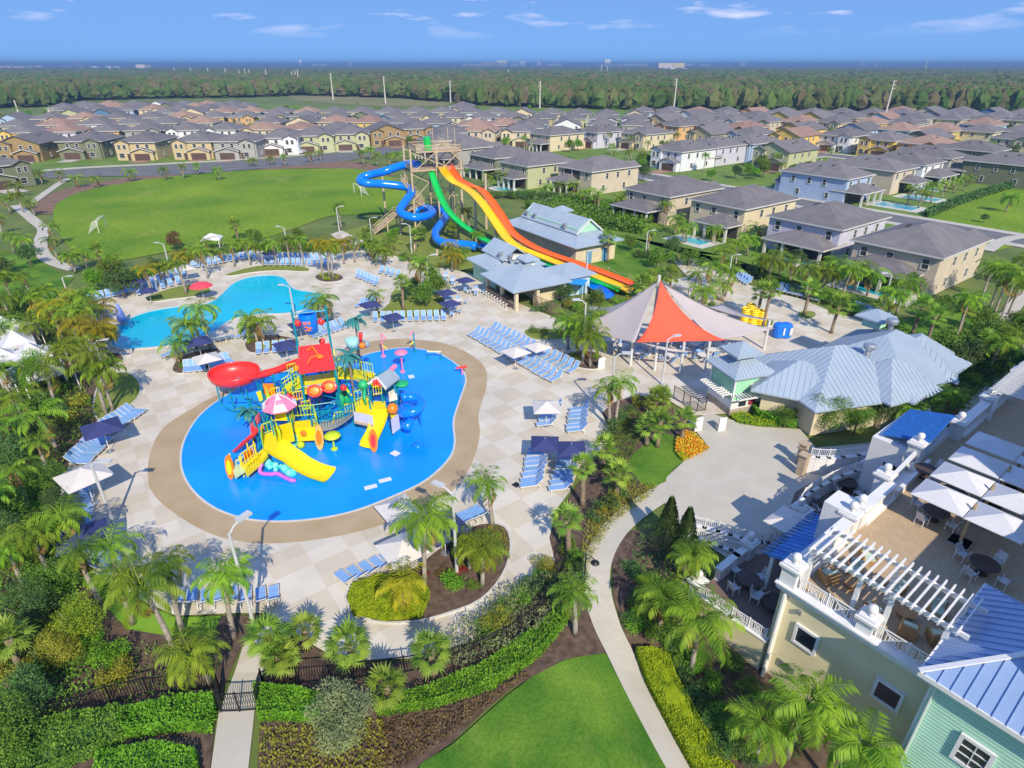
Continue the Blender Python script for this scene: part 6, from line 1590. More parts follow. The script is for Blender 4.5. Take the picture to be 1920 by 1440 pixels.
for i, (x, y, w_, h_, c_) in enumerate(sorted(HB)):
    yy = max(y, 124.5); b = P(x, yy); b0 = P(x - w_ / 2, yy); wd = (b.x - b0.x) * 2; hh_ = max(10, HT(b, min(y - h_, yy - 1.5)))
    r_ = random.Random(i); root = empty('distant_hotel', b, 0, '%s distant building, %s from left along the horizon' % (c_ if c_ != 'orange tile' else 'orange roofed', ordn(i + 1)), 'building', 'distant buildings on the horizon')
    mb = MB(); n = max(1, int(wd / (hh_ * 1.6))); 
    for k in range(n):
        f = (k + .5) / n - .5; q = hh_ * r_.uniform(.55, 1.0) if n > 1 else hh_
        mb.box((f * wd, r_.uniform(-.1, .1) * wd, q / 2), (wd / n * r_.uniform(.7, 1.0), wd / n, q))
    mb.obj('wall', mat('far_' + c_.replace(' ', '_'), FC[c_], .8), root)
    mb = MB(); q = hh_ * .5
    mb.box((0, -wd / n * .62, q * .5), (wd * .9, .5, q * .12)); mb.obj('window_band', M_glass, root)
# ================================================================ water slides
M_bt = mat('blue_tube', (.0, .19, .86), .22, var=.03, coat=.5); M_gr = mat('green_slide', (.01, .50, .10), .3, var=.05, coat=.4)
M_or = mat('orange_slide', (.90, .13, .005), .3, var=.04, coat=.4); M_ye = mat('yellow_slide', (.88, .52, .0), .3, var=.04, coat=.4)
M_tan = mat('tan_steel', (.52, .42, .29), .6, var=.08, scale=3); M_deckw = mat('tan_deck', (.42, .31, .21), .8, col2=(.52, .40, .28), scale=3)
def PZ(lst): return [P(x, y, z) for x, y, z in lst]
def trough(mb, pts, w_, d_=.35, n=10, t0=200, t1=340):
    pts = [Vector(p) for p in pts]; N = len(pts); o = len(mb.v); m = 9
    for i, p in enumerate(pts):
        d = (pts[min(i + 1, N - 1)] - pts[max(i - 1, 0)]); h = Vector((-d.y, d.x, 0)).normalized(); up = d.normalized().cross(h)
        if up.z < 0: up = -up
        for side in (0, 1):
            for k in range(m):
                a = R(180 + 180 * k / (m - 1)); rr = w_ / 2 - side * .04
                mb.v.append(tuple(p + h * math.cos(a) * rr + up * (math.sin(a) * rr * d_ * 2 / w_ + d_ + side * .0)))
    M2 = 2 * m
    for i in range(N - 1):
        for k in range(m - 1):
            a = o + i * M2 + k; mb.f.append((a, a + 1, a + M2 + 1, a + M2)); mb.m.append(mb.cur)
            b = a + m; mb.f.append((b, b + M2, b + M2 + 1, b + 1)); mb.m.append(mb.cur)
        for k in (0, m - 1):
            a = o + i * M2 + k; b = a + m; mb.f.append((a, a + M2, b + M2, b)); mb.m.append(mb.cur)
    return mb
ts = empty('slide_tower', (0, 0, 0), 0, 'tall tan steel slide tower with stair flights behind the pool bar', 'slide tower')
tc_ = Vector((-16.0, 129.5, 0)); tang = R(20)
ux, uy = Vector((math.cos(tang), math.sin(tang), 0)), Vector((-math.sin(tang), math.cos(tang), 0))
def T(a, b, z): v = tc_ + ux * a + uy * b; v.z = z; return v
legs = [(-5, -3.5), (0, -3.9), (5, -3.5), (-5, 3), (0, 3), (5, 3)]
for a, b in legs: MB().tube([T(a, b, 0), T(a, b, 15.6 if (a < 1) else 13)], .2, 8).obj('column', M_tan, ts)
for nm, z, a0, a1 in (('lower_platform', 11.6, -5, 5.4), ('upper_platform', 15.0, -4, 5.2)):
    MB().box(T((a0 + a1) / 2, -.3, z), (a1 - a0, 7.2, .25), tang).obj(nm, M_deckw, ts)
    mb = MB(); c = [T(a0, -3.9, z), T(a1, -3.9, z), T(a1, 3.3, z), T(a0, 3.3, z)]
    for i in range(4):
        a, b = c[i], c[(i + 1) % 4]; u_ = Vector((0, 0, 1))
        if nm == 'lower_platform' and i == 0: continue
        mb.beam(a + u_ * 1.15, b + u_ * 1.15, .08, .08); mb.beam(a + u_ * .6, b + u_ * .6, .05, .05)
        n = int((b - a).length / .35)
        for k in range(n + 1): q = a.lerp(b, k / n); mb.beam(q, q + u_ * 1.15, .05, .05, (1, 0, 0))
    mb.obj('railing', M_tan, ts)
mb = MB()
for i in range(0, 6):
    for z0, z1 in ((0.5, 6), (6, 11), (11, 15)):
        a, b = legs[i], legs[(i + 1) % 3 + (3 if i >= 3 else 0)]
        mb.beam(T(a[0], a[1], z0), T(b[0], b[1], z1), .12, .12)
    mb.beam(T(legs[i][0], legs[i][1], 11.3), T(legs[(i + 3) % 6][0], legs[(i + 3) % 6][1], 11.3), .15, .2)
mb.obj('bracing', M_tan, ts)
# stairs: flights in picture positions
for i, (a, b, w_) in enumerate((((700, 437, .2), (738, 405, 3.2), 2.0), ((738, 403, 3.4), (757, 396, 4.0), 2.6), ((755, 336, 9.6), (792, 381, 5.0), 2.4), ((826, 268, 15.2), (858, 298, 11.8), 2.0), ((790, 380, 5.0), (752, 398, 4.0), 2.0))):
    A, B = P(*a), P(*b); mb = MB(); mb.beam(A, B, w_, .2); d = B - A; n = max(3, int(abs(d.z) / .2)); s_ = Vector((-d.y, d.x, 0)).normalized() * w_ / 2
    for k in range(n): q = A.lerp(B, (k + .5) / n); mb.box(q + Vector((0, 0, .12)), (.3, w_, .06), math.atan2(d.y, d.x))
    mb.obj('stair_flight', M_deckw, ts); mb = MB()
    for sg in (-1, 1):
        mb.beam(A + s_ * sg + Vector((0, 0, 1.1)), B + s_ * sg + Vector((0, 0, 1.1)), .07, .07); mb.beam(A + s_ * sg + Vector((0, 0, .55)), B + s_ * sg + Vector((0, 0, .55)), .05, .05)
        for k in range(n // 2 + 1): q = A.lerp(B, min(1, k * 2 / n)) + s_ * sg; mb.beam(q, q + Vector((0, 0, 1.1)), .04, .04, (1, 0, 0))
    mb.obj('stair_rail', M_tan, ts)
for x, y, z in ((728, 440, 3.0), (778, 425, 4.8), (745, 430, 3.4)):
    q = P(x, y); MB().tube([q, q + Vector((0, 0, z))], .14, 8).obj('column', M_tan, ts)
MB().tube([T(-1.2, -2.5, 15.1), T(-1.4, -2.5, 17.6)], [.75, .7], 12).obj('slide_entry', M_gr, ts)
for a in (.2, 3.2, 4.6): MB().tube([T(a, -1, 15), T(a, -1, 19.0)], .06, 6).obj('mast', M_tan, ts)
bt = empty('blue_tube_slide', (0, 0, 0), 0, 'closed glossy blue tube slide winding down beside the tower', 'water slide')
path = PZ([(785, 309, 12.2), (768, 308, 12.0), (745, 313, 11.7), (722, 321, 11.1), (698, 327, 10.4), (679, 333, 9.9), (676, 340, 9.5), (690, 344, 9.2), (715, 345, 8.9), (745, 348, 8.5), (765, 352, 8.0), (772, 361, 7.4), (764, 373, 6.7), (755, 385, 6.0), (750, 396, 5.3), (760, 404, 4.8), (780, 408, 4.5), (800, 405, 4.3), (811, 398, 4.2), (803, 391, 4.1), (787, 390, 4.0), (778, 396, 3.8)])
path2 = PZ([(800, 394, 4.0), (815, 393, 3.8), (830, 396, 3.5), (836, 402, 3.2), (830, 415, 2.8), (821, 427, 2.4), (816, 438, 2.0), (820, 449, 1.7), (832, 455, 1.5), (850, 457, 1.4), (872, 459, 1.3), (893, 462, 1.2)])
MB().tube(spline(path, 5), .78, 14).obj('tube', M_bt, bt, True); MB().tube(spline(path2, 5), .78, 14).obj('tube', M_bt, bt, True)
trough(MB(), spline(PZ([(893, 463, .9), (920, 470, .8), (950, 479, .8), (1000, 500, .7), (1060, 521, .6), (1110, 540, .6), (1140, 560, .5)]), 5), 2.0, .6).obj('run_out', M_bt, bt)
for x, y in ((724, 410), (778, 470), (820, 480), (868, 470), (752, 440)):
    q = P(x, y); tp = min(((p - q).xy.length, p.z) for p in spline(path, 5) + spline(path2, 5))[1]
    MB().tube([q, q + Vector((0, 0, max(1.2, tp - .6)))], .22, 8).obj('support', M_tan, bt)
gs = empty('green_slide', (0, 0, 0), 0, 'open green body slide running down beside the orange one', 'water slide')
gp = spline(PZ([(804, 322, 11.3), (810, 332, 10.4), (818, 354, 8.6), (828, 378, 6.8), (842, 402, 5.2), (862, 422, 3.8), (887, 440, 2.8), (907, 453, 2.1), (945, 470, 1.6), (994, 488, 1.2), (1027, 501, 1.0), (1065, 515, .9), (1102, 528, .8), (1159, 547, .6)]), 5)
trough(MB(), gp, 1.35, .55).obj('chute', M_gr, gs)
OS = [(840, 311, 12.0), (850, 328, 11.0), (862, 342, 10.1), (880, 351, 9.6), (898, 358, 9.0), (915, 374, 7.8), (931, 396, 6.2), (945, 418, 4.7), (957, 437, 3.6), (975, 452, 2.8), (1000, 467, 2.1), (1030, 480, 1.6), (1065, 492, 1.3), (1102, 505, 1.1), (1140, 519, .9), (1183, 536, .7)]
YS = [(827, 314, 12.0), (838, 332, 11.0), (850, 345, 10.1), (870, 355, 9.6), (888, 368, 8.9), (906, 388, 7.6), (922, 411, 6.0), (937, 433, 4.5), (952, 453, 3.4), (970, 467, 2.6), (999, 479, 2.0), (1027, 490, 1.5), (1065, 505, 1.2), (1102, 517, 1.0), (1140, 532, .8), (1180, 549, .6)]
oo = empty('wave_slide', (0, 0, 0), 0, 'wide twin wave slide, one lane orange and one yellow', 'water slide')
trough(MB(), spline(PZ(OS), 5), 1.75, .5).obj('orange_lane', M_or, oo); trough(MB(), spline(PZ(YS), 5), 1.75, .5).obj('yellow_lane', M_ye, oo)
for x, y in ((847, 405), (868, 430), (893, 455), (912, 430), (930, 480), (1010, 500)):
    q = P(x, y); L = spline(PZ(OS), 5) + spline(PZ(YS), 5); tp = min(((p - q).xy.length, p.z) for p in L)[1]
    MB().tube([q, q + Vector((0, 0, max(.6, tp - .1)))], .24, 8).obj('support', M_tan, oo)
q = P(1075, 556); w_ = empty('shade_awning', q, R(-20), 'bright blue shade awning beside the slide landing', 'awning'); MB().box((0, 0, 2.3), (3.4, 2.6, .06)).obj('canopy', mat('blue_awning', (.02, .30, .80), .6), w_)
for sx in (-1, 1):
    for sy in (-1, 1): MB().box((sx * 1.6, sy * 1.2, 1.15), (.07, .07, 2.3)).obj('post', M_wt, w_)
for x0, y0, x1, y1 in ((900, 540, 0, 0),): pass
# rope fences round the slide garden
M_rope = mat('rope_post', (.40, .30, .20), .9)
def rope_fence(pts, lab):
    root = empty('rope_fence', (0, 0, 0), 0, lab, 'fence'); q = [P(*p) for p in pts]
    for a, b in zip(q, q[1:]):
        mid = (a + b) / 2 + Vector((0, 0, .55)); MB().tube([a + Vector((0, 0, .85)), mid, b + Vector((0, 0, .85))], .05, 5).obj('rope', M_rope, root)
    for a in q: MB().tube([a, a + Vector((0, 0, 1.0))], .07, 6).obj('post', M_rope, root)
rope_fence([(850, 440), (875, 455), (905, 470), (935, 480), (965, 490)], 'rope and post fence below the green slide')
rope_fence([(985, 470), (1020, 476), (1060, 488), (1100, 500), (1140, 512), (1180, 526), (1200, 535)], 'rope and post fence behind the orange slide')
rope_fence([(1262, 545), (1290, 555), (1320, 566), (1350, 580), (1380, 595)], 'rope and post fence behind the sail canopy')
rope_fence([(720, 470), (745, 480), (770, 492), (790, 505)], 'rope and post fence along the path to the slides')

# ================================================================ splash play structure
M_teal = mat('teal_pipe', (.0, .26, .36), .4, var=.08, scale=3); M_pyel = mat('play_yellow', (.86, .68, .0), .4, var=.05, scale=2); M_plime = mat('play_lime', (.50, .66, .02), .45, var=.06)
M_pred = mat('play_red', (.84, .035, .03), .35, var=.05, coat=.3); M_porg = mat('play_orange', (.92, .22, .01), .4, var=.08); M_ppink = mat('play_pink', (.86, .22, .38), .45, var=.05)
M_pgreen = mat('play_green', (.02, .42, .16), .45, var=.08); M_pgrey = mat('play_grey', (.27, .34, .42), .6, var=.08); M_net = mat('bridge_net', (.33, .29, .26), .9, var=.15, scale=8)
M_ptur = mat('play_turquoise', (.02, .60, .70), .5, col2=(.25, .75, .80), scale=3.5); M_fp = mat('plastic_frond', (.03, .20, .19), .5, var=.2, scale=3); M_purp = mat('play_violet', (.55, .14, .70), .5, var=.1)
M_pblue = mat('play_blue', (.01, .20, .80), .35, var=.06)
ps = empty('play_structure', (0, 0, 0), 0, 'huge multicoloured splash play structure with dump bucket standing in the blue pad', 'play structure')
def post(x, y, z, m=M_teal, r=.08, z0=0.07): q = P(x, y); return MB().tube([(q.x, q.y, z0), (q.x, q.y, z)], r, 7).obj('post', m, ps)
def deck(pts, z, m, t=.25, name='platform'): return MB().slab([P(x, y, z) for x, y in pts], t).obj(name, m, ps)
def rails(pts, z, m, h=1.0, closed=False, sp=.3):
    q = [P(x, y, z) for x, y in pts]; mb = MB(); q2 = q + [q[0]] if closed else q; u_ = Vector((0, 0, 1))
    for a, b in zip(q2, q2[1:]):
        mb.beam(a + u_ * h, b + u_ * h, .07, .07); mb.beam(a + u_ * .15, b + u_ * .15, .06, .06); n = max(2, int((b - a).length / sp))
        for k in range(n + 1): p = a.lerp(b, k / n); mb.beam(p, p + u_ * h, .04, .04, (1, 0, 0))
    return mb.obj('railing', m, ps)
# big tower
BX, BY = -18.0, 51.0
T0 = Vector((BX, BY, 0)); ta = R(18)
def TT(a, b, z): return Vector((BX + a * math.cos(ta) - b * math.sin(ta), BY + a * math.sin(ta) + b * math.cos(ta), z))
for a in (-1.5, 1.5):
    for b in (-1.7, 1.7): MB().tube([TT(a, b, .07), TT(a, b, 6.9 if b > 0 else 5.7)], .11, 8).obj('post', M_teal, ps)
for a in (-1.5, 1.5): MB().tube([TT(a, 2.6, .07), TT(a, 2.6, 10.0)], .11, 8).obj('post', M_teal, ps)
mb = MB()
for z in (2.2, 4.2):
    for a0, b0, a1, b1 in ((-1.5, -1.7, 1.5, -1.7), (1.5, -1.7, 1.5, 1.7), (1.5, 1.7, -1.5, 1.7), (-1.5, 1.7, -1.5, -1.7)): mb.tube([TT(a0, b0, z), TT(a1, b1, z)], .06, 6)
for a in (-1.5, 1.5): mb.tube([TT(a, -1.7, .2), TT(a, 1.7, 4.2)], .05, 6)
mb.tube([TT(-1.5, -1.7, .2), TT(1.5, -1.7, 2.2)], .05, 6); mb.tube([TT(-1.5, 2.6, 9.6), TT(1.5, 2.6, 9.6)], .09, 8); mb.obj('pipe_frame', M_teal, ps)
MB().box(TT(0, .2, 3.4), (3.0, 3.4, .2), ta).obj('platform', M_pyel, ps)
rf_ = MB().slab([TT(-1.55, -1.9, 5.7), TT(1.55, -1.9, 5.7), TT(1.4, 1.2, 6.9), TT(-1.4, 1.2, 6.9)], .14).obj('tower_roof', M_pred, ps)
bk = MB().lathe((0, 0, 0), [(.55, -.9), (.62, -.85), (.72, 0), (.82, .95), (.78, 1.0), (.74, .9), (.6, -.6)], 18).obj('dump_bucket', M_bt, ps, True); bk.location = TT(-.1, 2.4, 8.6); bk.rotation_euler = (R(8), R(-4), 0)
# splash of wave-shaped lettering stands on the bucket front, built as a raised emblem
mb = MB()
for x, z, w_, h_ in ((-.22, .42, .18, .3), (0, .46, .14, .3), (.24, .42, .18, .3), (-.12, .02, .34, .1), (.14, -.12, .4, .1), (-.05, -.32, .5, .12)): mb.box((x, -.77 + abs(x) * .25, z), (w_, .06, h_))
mb.obj('bucket_emblem', M_porg, bk)
for sx in (-1, 1): MB().ball((sx * 1.1, .0, .1), .34, 12).obj('bucket_ball', M_pred, bk, True)
MB().tube([(-1.5, 0, .35), (1.5, 0, .35)], .07, 8).obj('axle', M_teal, bk)
# yellow flowers and swirls on the red roof
mb = MB(); c = TT(.4, -.4, 6.35); mb.ball(c, .34, 10, .5); mb.tube([c + Vector((-.1, 0, .1)), c + Vector((-.9, .9, .6)), c + Vector((-1.3, .6, .35))], .08, 6); mb.tube([c + Vector((-.3, 0, .1)), c + Vector((-.7, -.4, .1)), c + Vector((-.8, -1.2, -.1))], .06, 6); mb.obj('roof_sprayer', M_porg, ps)
MB().lathe((0, 0, 0), [(.001, -.08), (.55, -.05), (.55, .05), (.001, .08)], 14).obj('spray_disc', M_pyel, ps, loc=P(617, 662, 4.9)).rotation_euler = (R(70), 0, R(20))
# sunglasses
sg = empty('sunglasses_sign', (0, 0, 0)); sg.parent = ps
for x, y in ((590, 733), (617, 725)):
    q = P(x, y, 4.5); rg = MB().lathe((0, 0, 0), [(.001, .02), (.5, .05), (.66, .08), (.70, 0), (.66, -.08), (.001, -.04)], 18, 1.0, .82).obj('frame', M_pred, sg, True, loc=q); rg.rotation_euler = (R(62), 0, R(10))
    ln_ = MB().lathe((0, 0, 0), [(.001, .14), (.35, .12), (.50, .09)], 16, 1.0, .82).obj('lens', M_porg, sg, True, loc=q); ln_.rotation_euler = (R(62), 0, R(10))
MB().beam(P(598, 729, 4.65), P(609, 726, 4.65), .12, .14).obj('bridge_piece', M_pred, sg)
# upper walk right of the tower
deck([(615, 706), (655, 707), (690, 716), (700, 700), (655, 690), (620, 690)], 2.9, M_pyel); rails([(615, 706), (655, 707), (690, 716)], 2.9, M_plime, 1.0); rails([(620, 690), (655, 690), (700, 700)], 2.9, M_plime, 1.0)
deck([(690, 716), (712, 728), (724, 716), (700, 698)], 2.9, M_pyel); rails([(690, 716), (712, 728)], 2.9, M_pyel)
for x, y in ((620, 748), (655, 750), (690, 760), (700, 740), (640, 735), (612, 760)): post(x, y, 3.9)
# stairs from the tower down to the left
A, B = P(572, 712, 3.3), P(532, 740, 2.1)
d = (B - A); sn = Vector((-d.y, d.x, 0)).normalized()
mb = MB(); mb.beam(A, B, 1.9, .18)
for k in range(9): q = A.lerp(B, (k + .5) / 9); mb.box(q + Vector((0, 0, .12)), (.3, 1.8, .06), math.atan2(d.y, d.x))
mb.obj('stair', M_pyel, ps)
for sg_ in (-1, 1):
    mb = MB(); u_ = Vector((0, 0, 1)); a, b = A + sn * sg_, B + sn * sg_
    for h_ in (1.1, .7, .3): mb.beam(a + u_ * h_, b + u_ * h_, .07, .07)
    for k in range(8): q = a.lerp(b, k / 7); mb.beam(q, q + u_ * 1.1, .05, .05, (1, 0, 0))
    mb.obj('railing', M_plime, ps)
deck([(500, 742), (535, 732), (548, 752), (512, 765)], 2.1, M_pyel); rails([(500, 742), (512, 765), (548, 752)], 2.1, M_plime)
for x, y in ((503, 790), (540, 782), (548, 800), (512, 812), (525, 770), (560, 770)): post(x, y, 4.0)
# pink umbrella roof over the next deck
deck([(512, 800), (545, 792), (552, 822), (520, 832)], 1.9, M_pyel); rails([(512, 800), (520, 832)], 1.9, M_plime); rails([(545, 792), (552, 822)], 1.9, M_plime)
MB().lathe((0, 0, 0), [(1.5, -.1), (1.5, 0), (.8, .62), (.001, 1.05)], 8).obj('pink_roof', M_ppink, ps, loc=P(524, 759, 4.0)); mb = MB()
for k in range(0, 8, 2):
    a0, a1 = R(45 * k), R(45 * (k + 1)); mb.v += [(0, 0, 1.07), (1.51 * math.cos(a0), 1.51 * math.sin(a0), .02), (1.51 * math.cos(a1), 1.51 * math.sin(a1), .02)]; n_ = len(mb.v); mb.f.append((n_ - 3, n_ - 2, n_ - 1)); mb.m.append(0)
for k in range(0, 8, 2):
    a0, a1 = R(45 * k), R(45 * (k + 1))
    mb.tube([(0.1 * math.cos(a0), 0.1 * math.sin(a0), 1.07), (.8 * math.cos(a0), .8 * math.sin(a0), .66), (1.5 * math.cos(a0), 1.5 * math.sin(a0), .03)], .04, 4)
mb.obj('roof_stripe', M_wt, ps, loc=P(524, 759, 4.03))
for x, y in ((508, 828), (548, 826)): post(x, y, 4.2)
MB().box(P(528, 795, 1.9) + Vector((0, .3, 1.2)), (1.2, .1, 2.0)).obj('panel', M_pyel, ps)
# hexagon deck with orange emblem
deck([(553, 790), (590, 786), (597, 800), (588, 812), (556, 814), (548, 802)], 1.7, M_pyel, .2)
mb = MB(); a, b = P(556, 813, 1.7), P(592, 811, 1.7); mb.beam(a + Vector((0, 0, -.1)), b + Vector((0, 0, -.1)), .12, 1.3); mb.obj('panel', M_pyel, ps)
MB().lathe((0, 0, 0), [(.28, -.06), (.3, .06), (.001, .12)], 6).obj('emblem', M_porg, ps, loc=P(571, 808, 1.9) + Vector((0, -.35, 0))).rotation_euler = (R(80), 0, 0)
rails([(553, 782), (590, 779)], 1.9, M_plime, 1.1, sp=.25); rails([(553, 782), (550, 800)], 1.9, M_plime, 1.1); rails([(590, 779), (596, 798)], 1.9, M_plime, 1.1)
for x, y in ((556, 838), (592, 836), (552, 815), (594, 812)): post(x, y, 2.9)
# rope bridge
A0, B0 = P(596, 798, 1.8), P(668, 770, 2.3); mb = MB(); n = 14; sd_ = Vector((.2, 1, 0)).normalized() * .85
L0 = []
for k in range(n + 1):
    q = A0.lerp(B0, k / n); q.z -= .5 * math.sin(math.pi * k / n); L0.append(q)
for k in range(n): mb.slab([L0[k] - sd_, L0[k + 1] - sd_, L0[k + 1] + sd_, L0[k] + sd_], .08)
mb.obj('net_bridge', M_net, ps)
mb = MB()
for sg_ in (-1, 1):
    mb.tube([q + sd_ * sg_ + Vector((0, 0, 1.0)) for q in L0], .05, 5)
    for k in range(0, n + 1, 1): mb.tube([L0[k] + sd_ * sg_, L0[k] + sd_ * sg_ + Vector((0, 0, 1.0))], .025, 4)
mb.obj('bridge_rail', M_teal, ps); MB().tube([P(624, 793, 1.6), P(627, 778, 2.4)], .07, 6).obj('post', M_pyel, ps)
# green tank, blue barrels
for x, y, m in ((640, 765, M_pgreen), (652, 758, M_pgreen), (628, 755, M_pblue), (612, 745, M_pblue), (630, 775, M_pblue), (655, 742, M_pblue)):
    q = P(x, y); MB().lathe((q.x, q.y, .07), [(.42, 0), (.46, .7), (.42, 1.5), (.001, 1.52)], 12).obj('barrel', m, ps, True)
# right hand deck
deck([(666, 752), (692, 744), (700, 762), (700, 776), (668, 776)], 2.3, M_pyel); rails([(666, 752), (668, 776)], 2.3, M_plime); rails([(666, 752), (692, 744)], 2.3, M_plime)
deck([(700, 752), (722, 752), (724, 768), (700, 768)], 2.3, M_pyel); deck([(724, 765), (742, 752), (750, 768), (735, 785)], 2.0, M_pyel)
a, b = P(664, 780, 2.0), P(699, 788, 2.0); MB().beam(a, b, .1, .9).obj('panel', mat('panel_lilac', (.52, .54, .72), .6, col2=(.62, .60, .75), scale=2), ps)
MB().beam(a + Vector((0, -.08, -.55)), b + Vector((0, -.08, -.55)), .12, .25).obj('panel_trim', mat('sand_trim', (.55, .40, .30), .7), ps)
a, b = P(735, 800, 1.3), P(748, 790, 1.3); MB().beam(a, b, .1, 1.5).obj('panel', MATS['panel_lilac'], ps)
for x, y in ((664, 800), (700, 808), (722, 795), (748, 800), (700, 770), (668, 770), (750, 775), (724, 780)): post(x, y, 4.4 if x > 700 else 3.6)
MB().ball(P(736, 766, 2.9), .5, 12).obj('fish_head', M_porg, ps, True)
MB().slab([P(728, 735, 3.4), P(742, 728, 3.9), P(745, 748, 3.2), P(730, 752, 3.0)], .08).obj('picture_panel', mat('cream_panel', (.70, .66, .48), .6), ps)
# hut with grey roof
hc = P(722, 735, 2.3); hr = R(38)
MB().box((hc.x, hc.y + .45, 3.1), (1.6, 1.6, 1.5), R(-38)).obj('hut_wall', mat('hut_teal', (.0, .24, .30), .5), ps)
mb = MB(); mb.slab([P(706, 706, 4.9), P(734, 689, 5.2), P(750, 708, 4.3), P(722, 730, 4.2)], .12); mb.obj('hut_roof', M_pgrey, ps)
mb = MB(); a, b, c = P(690, 720, 4.2), P(706, 708, 5.0), P(724, 730, 4.3); mb.beam(a, b, .1, .22); mb.beam(b, c, .1, .22); mb.obj('roof_trim', M_wt, ps)
mb = MB()
for x, y, z in ((703, 716, 4.6), (709, 714, 4.7), (704, 722, 4.3), (711, 722, 4.3)): mb.ball(P(x, y, z), .22, 8)
mb.obj('roof_emblem', M_pred, ps, True)
MB().tube([P(733, 693, 5.1), P(741, 686, 5.2)], .22, 8).obj('horn', M_ppink, ps)
# right yellow slide and its surfboard
trough(MB(), spline(PZ([(715, 768, 2.2), (712, 785, 1.8), (706, 805, 1.2), (697, 825, .6), (690, 840, .25)]), 5), 1.5, .3).obj('slide', M_pyel, ps)
mb = MB(); A, B = P(694, 808, 1.2), P(679, 832, .2); mb.beam(A, B, .9, .1); mb.obj('ramp', M_plime, ps)
def surfboard(x, y, h, m1, m2, rz=0, tilt=8):
    q = P(x, y); r_ = empty('surfboard', (q.x, q.y, .07)); r_.parent = ps; r_.rotation_euler = (R(-tilt), 0, rz); n = 16
    for nm, s_, m, dy in (('board', 1, m1, 0), ('stripe', .6, m2, -.05)):
        mb = MB(); lo = []
        for k in range(n): a = 2 * math.pi * k / n; lo.append((math.cos(a) * h * .17 * s_, math.sin(a) * h * .5 * s_ + h * .5))
        for yy in (-.06 + dy, .04): 
            for a_, b_ in lo: mb.v.append((a_, yy, b_))
        mb.f.append(tuple(range(n))); mb.f.append(tuple(range(n, 2 * n))[::-1]); mb.m += [0, 0]
        for k in range(n): j = (k + 1) % n; mb.f.append((k, n + k, n + j, j)); mb.m.append(0)
        mb.obj(nm, m, r_)
surfboard(702, 849, 2.2, M_porg, M_pred, R(5)); surfboard(601, 845, 2.4, mat('board_peach', (.85, .42, .12), .5), M_porg, R(-8)); surfboard(434, 900, 2.2, M_porg, M_pyel, R(-12))
# big yellow slide
trough(MB(), spline(PZ([(512, 838, 1.9), (530, 850, 1.75), (548, 862, 1.3), (568, 876, .75), (590, 887, .35), (618, 896, .15)]), 6), 2.0, .35).obj('slide', M_pyel, ps)
deck([(495, 815), (518, 806), (528, 830), (510, 850), (494, 838)], 1.95, M_pyel); rails([(495, 815), (494, 838)], 1.95, M_plime); rails([(495, 815), (518, 806), (528, 826)], 1.95, M_plime)
for x, y in ((498, 860), (505, 840), (522, 852), (490, 850)): post(x, y, 3.4)
MB().slab([P(532, 818, 1.6), P(558, 812, 1.5), P(560, 832, .4), P(538, 842, .4)], .15).obj('rock_panel', M_ptur, ps)
mb = MB(); rr = random.Random(2)
for k in range(14): t = k / 13; q = P(490 + 58 * t, 868 + 20 * t, .3); mb.ball(q + Vector((rr.uniform(-.2, .2), rr.uniform(-.2, .2), rr.uniform(0, .5) * (1 - t))), rr.uniform(.2, .4), 8)
mb.obj('rock_edge', M_ptur, ps, True)
MB().ball(P(564, 834, .5), .35, 10).obj('fish', M_plime, ps, True)
# left branch
deck([(455, 872), (482, 850), (490, 866), (462, 890)], 1.2, M_pyel); rails([(455, 872), (482, 850)], 1.2, M_pyel, 1.0); rails([(462, 890), (490, 866)], 1.2, M_pyel, .9)
deck([(482, 850), (498, 838), (502, 852), (490, 866)], 1.6, M_pyel)
deck([(432, 868), (455, 854), (460, 880), (440, 893)], 1.0, mat('pale_lime', (.55, .68, .36), .5)); MB().slab([P(443, 866, 1.3), P(455, 862, 1.3), P(458, 878, .4), P(446, 884, .4)], .1).obj('panel', M_pblue, ps)
MB().slab([P(456, 850, 1.9), P(472, 840, 1.9), P(474, 850, 1.2), P(458, 862, 1.2)], .1).obj('panel', M_porg, ps)
trough(MB(), spline(PZ([(485, 806, 2.6), (475, 820, 2.0), (462, 832, 1.3), (447, 845, .5)]), 5), 1.1, .35).obj('slide', M_pred, ps)
mb = MB()
for k in range(6): t = k / 5; q = P(486 - 12 * t, 790 + 20 * t, 2.8 - 1.0 * t); mb.beam(q, q + Vector((0, 0, .7)), .1, .5)
mb.obj('netting', mat('pink_net', (.62, .12, .18), .7), ps)
for x, y in ((458, 895), (486, 876), (440, 890), (480, 850), (472, 870)): post(x, y, 2.1, M_pyel, .06)
# arms, pipes and small sprayers
mb = MB()
for a, b in (((480, 792, 1.9), (508, 790, 1.9)), ((600, 800, .8), (622, 804, .3)), ((645, 712, 3.4), (684, 713, 3.4)), ((665, 720, 3.0), (694, 744, 3.0))): mb.tube([P(*a), P(*b)], .05, 6)
mb.obj('pipe', M_teal, ps)
for x, y, z, m in ((540, 742, 3.0, M_pred), (494, 803, 1.6, M_porg), (505, 733, 2.6, M_porg), (556, 690, 4.4, M_porg), (644, 727, 3.2, M_pred), (604, 640, 5.4, M_pred), (551, 748, 3.0, M_pred)): MB().ball(P(x, y, z), .32, 10).obj('spray_fruit', m, ps, True)
MB().tube([P(645, 723, 3.3), P(654, 735, 2.8), P(660, 742, 2.5)], .08, 6).obj('cannon', M_pyel, ps)
MB().tube([P(683, 725, 3.6), P(683, 745, 3.2), P(686, 758, 2.5)], [.25, .14, .1], 8).obj('octopus_arm', M_pgreen, ps, True)
MB().ball(P(681, 722, 3.7), .5, 12).obj('octopus_head', M_pgreen, ps, True)
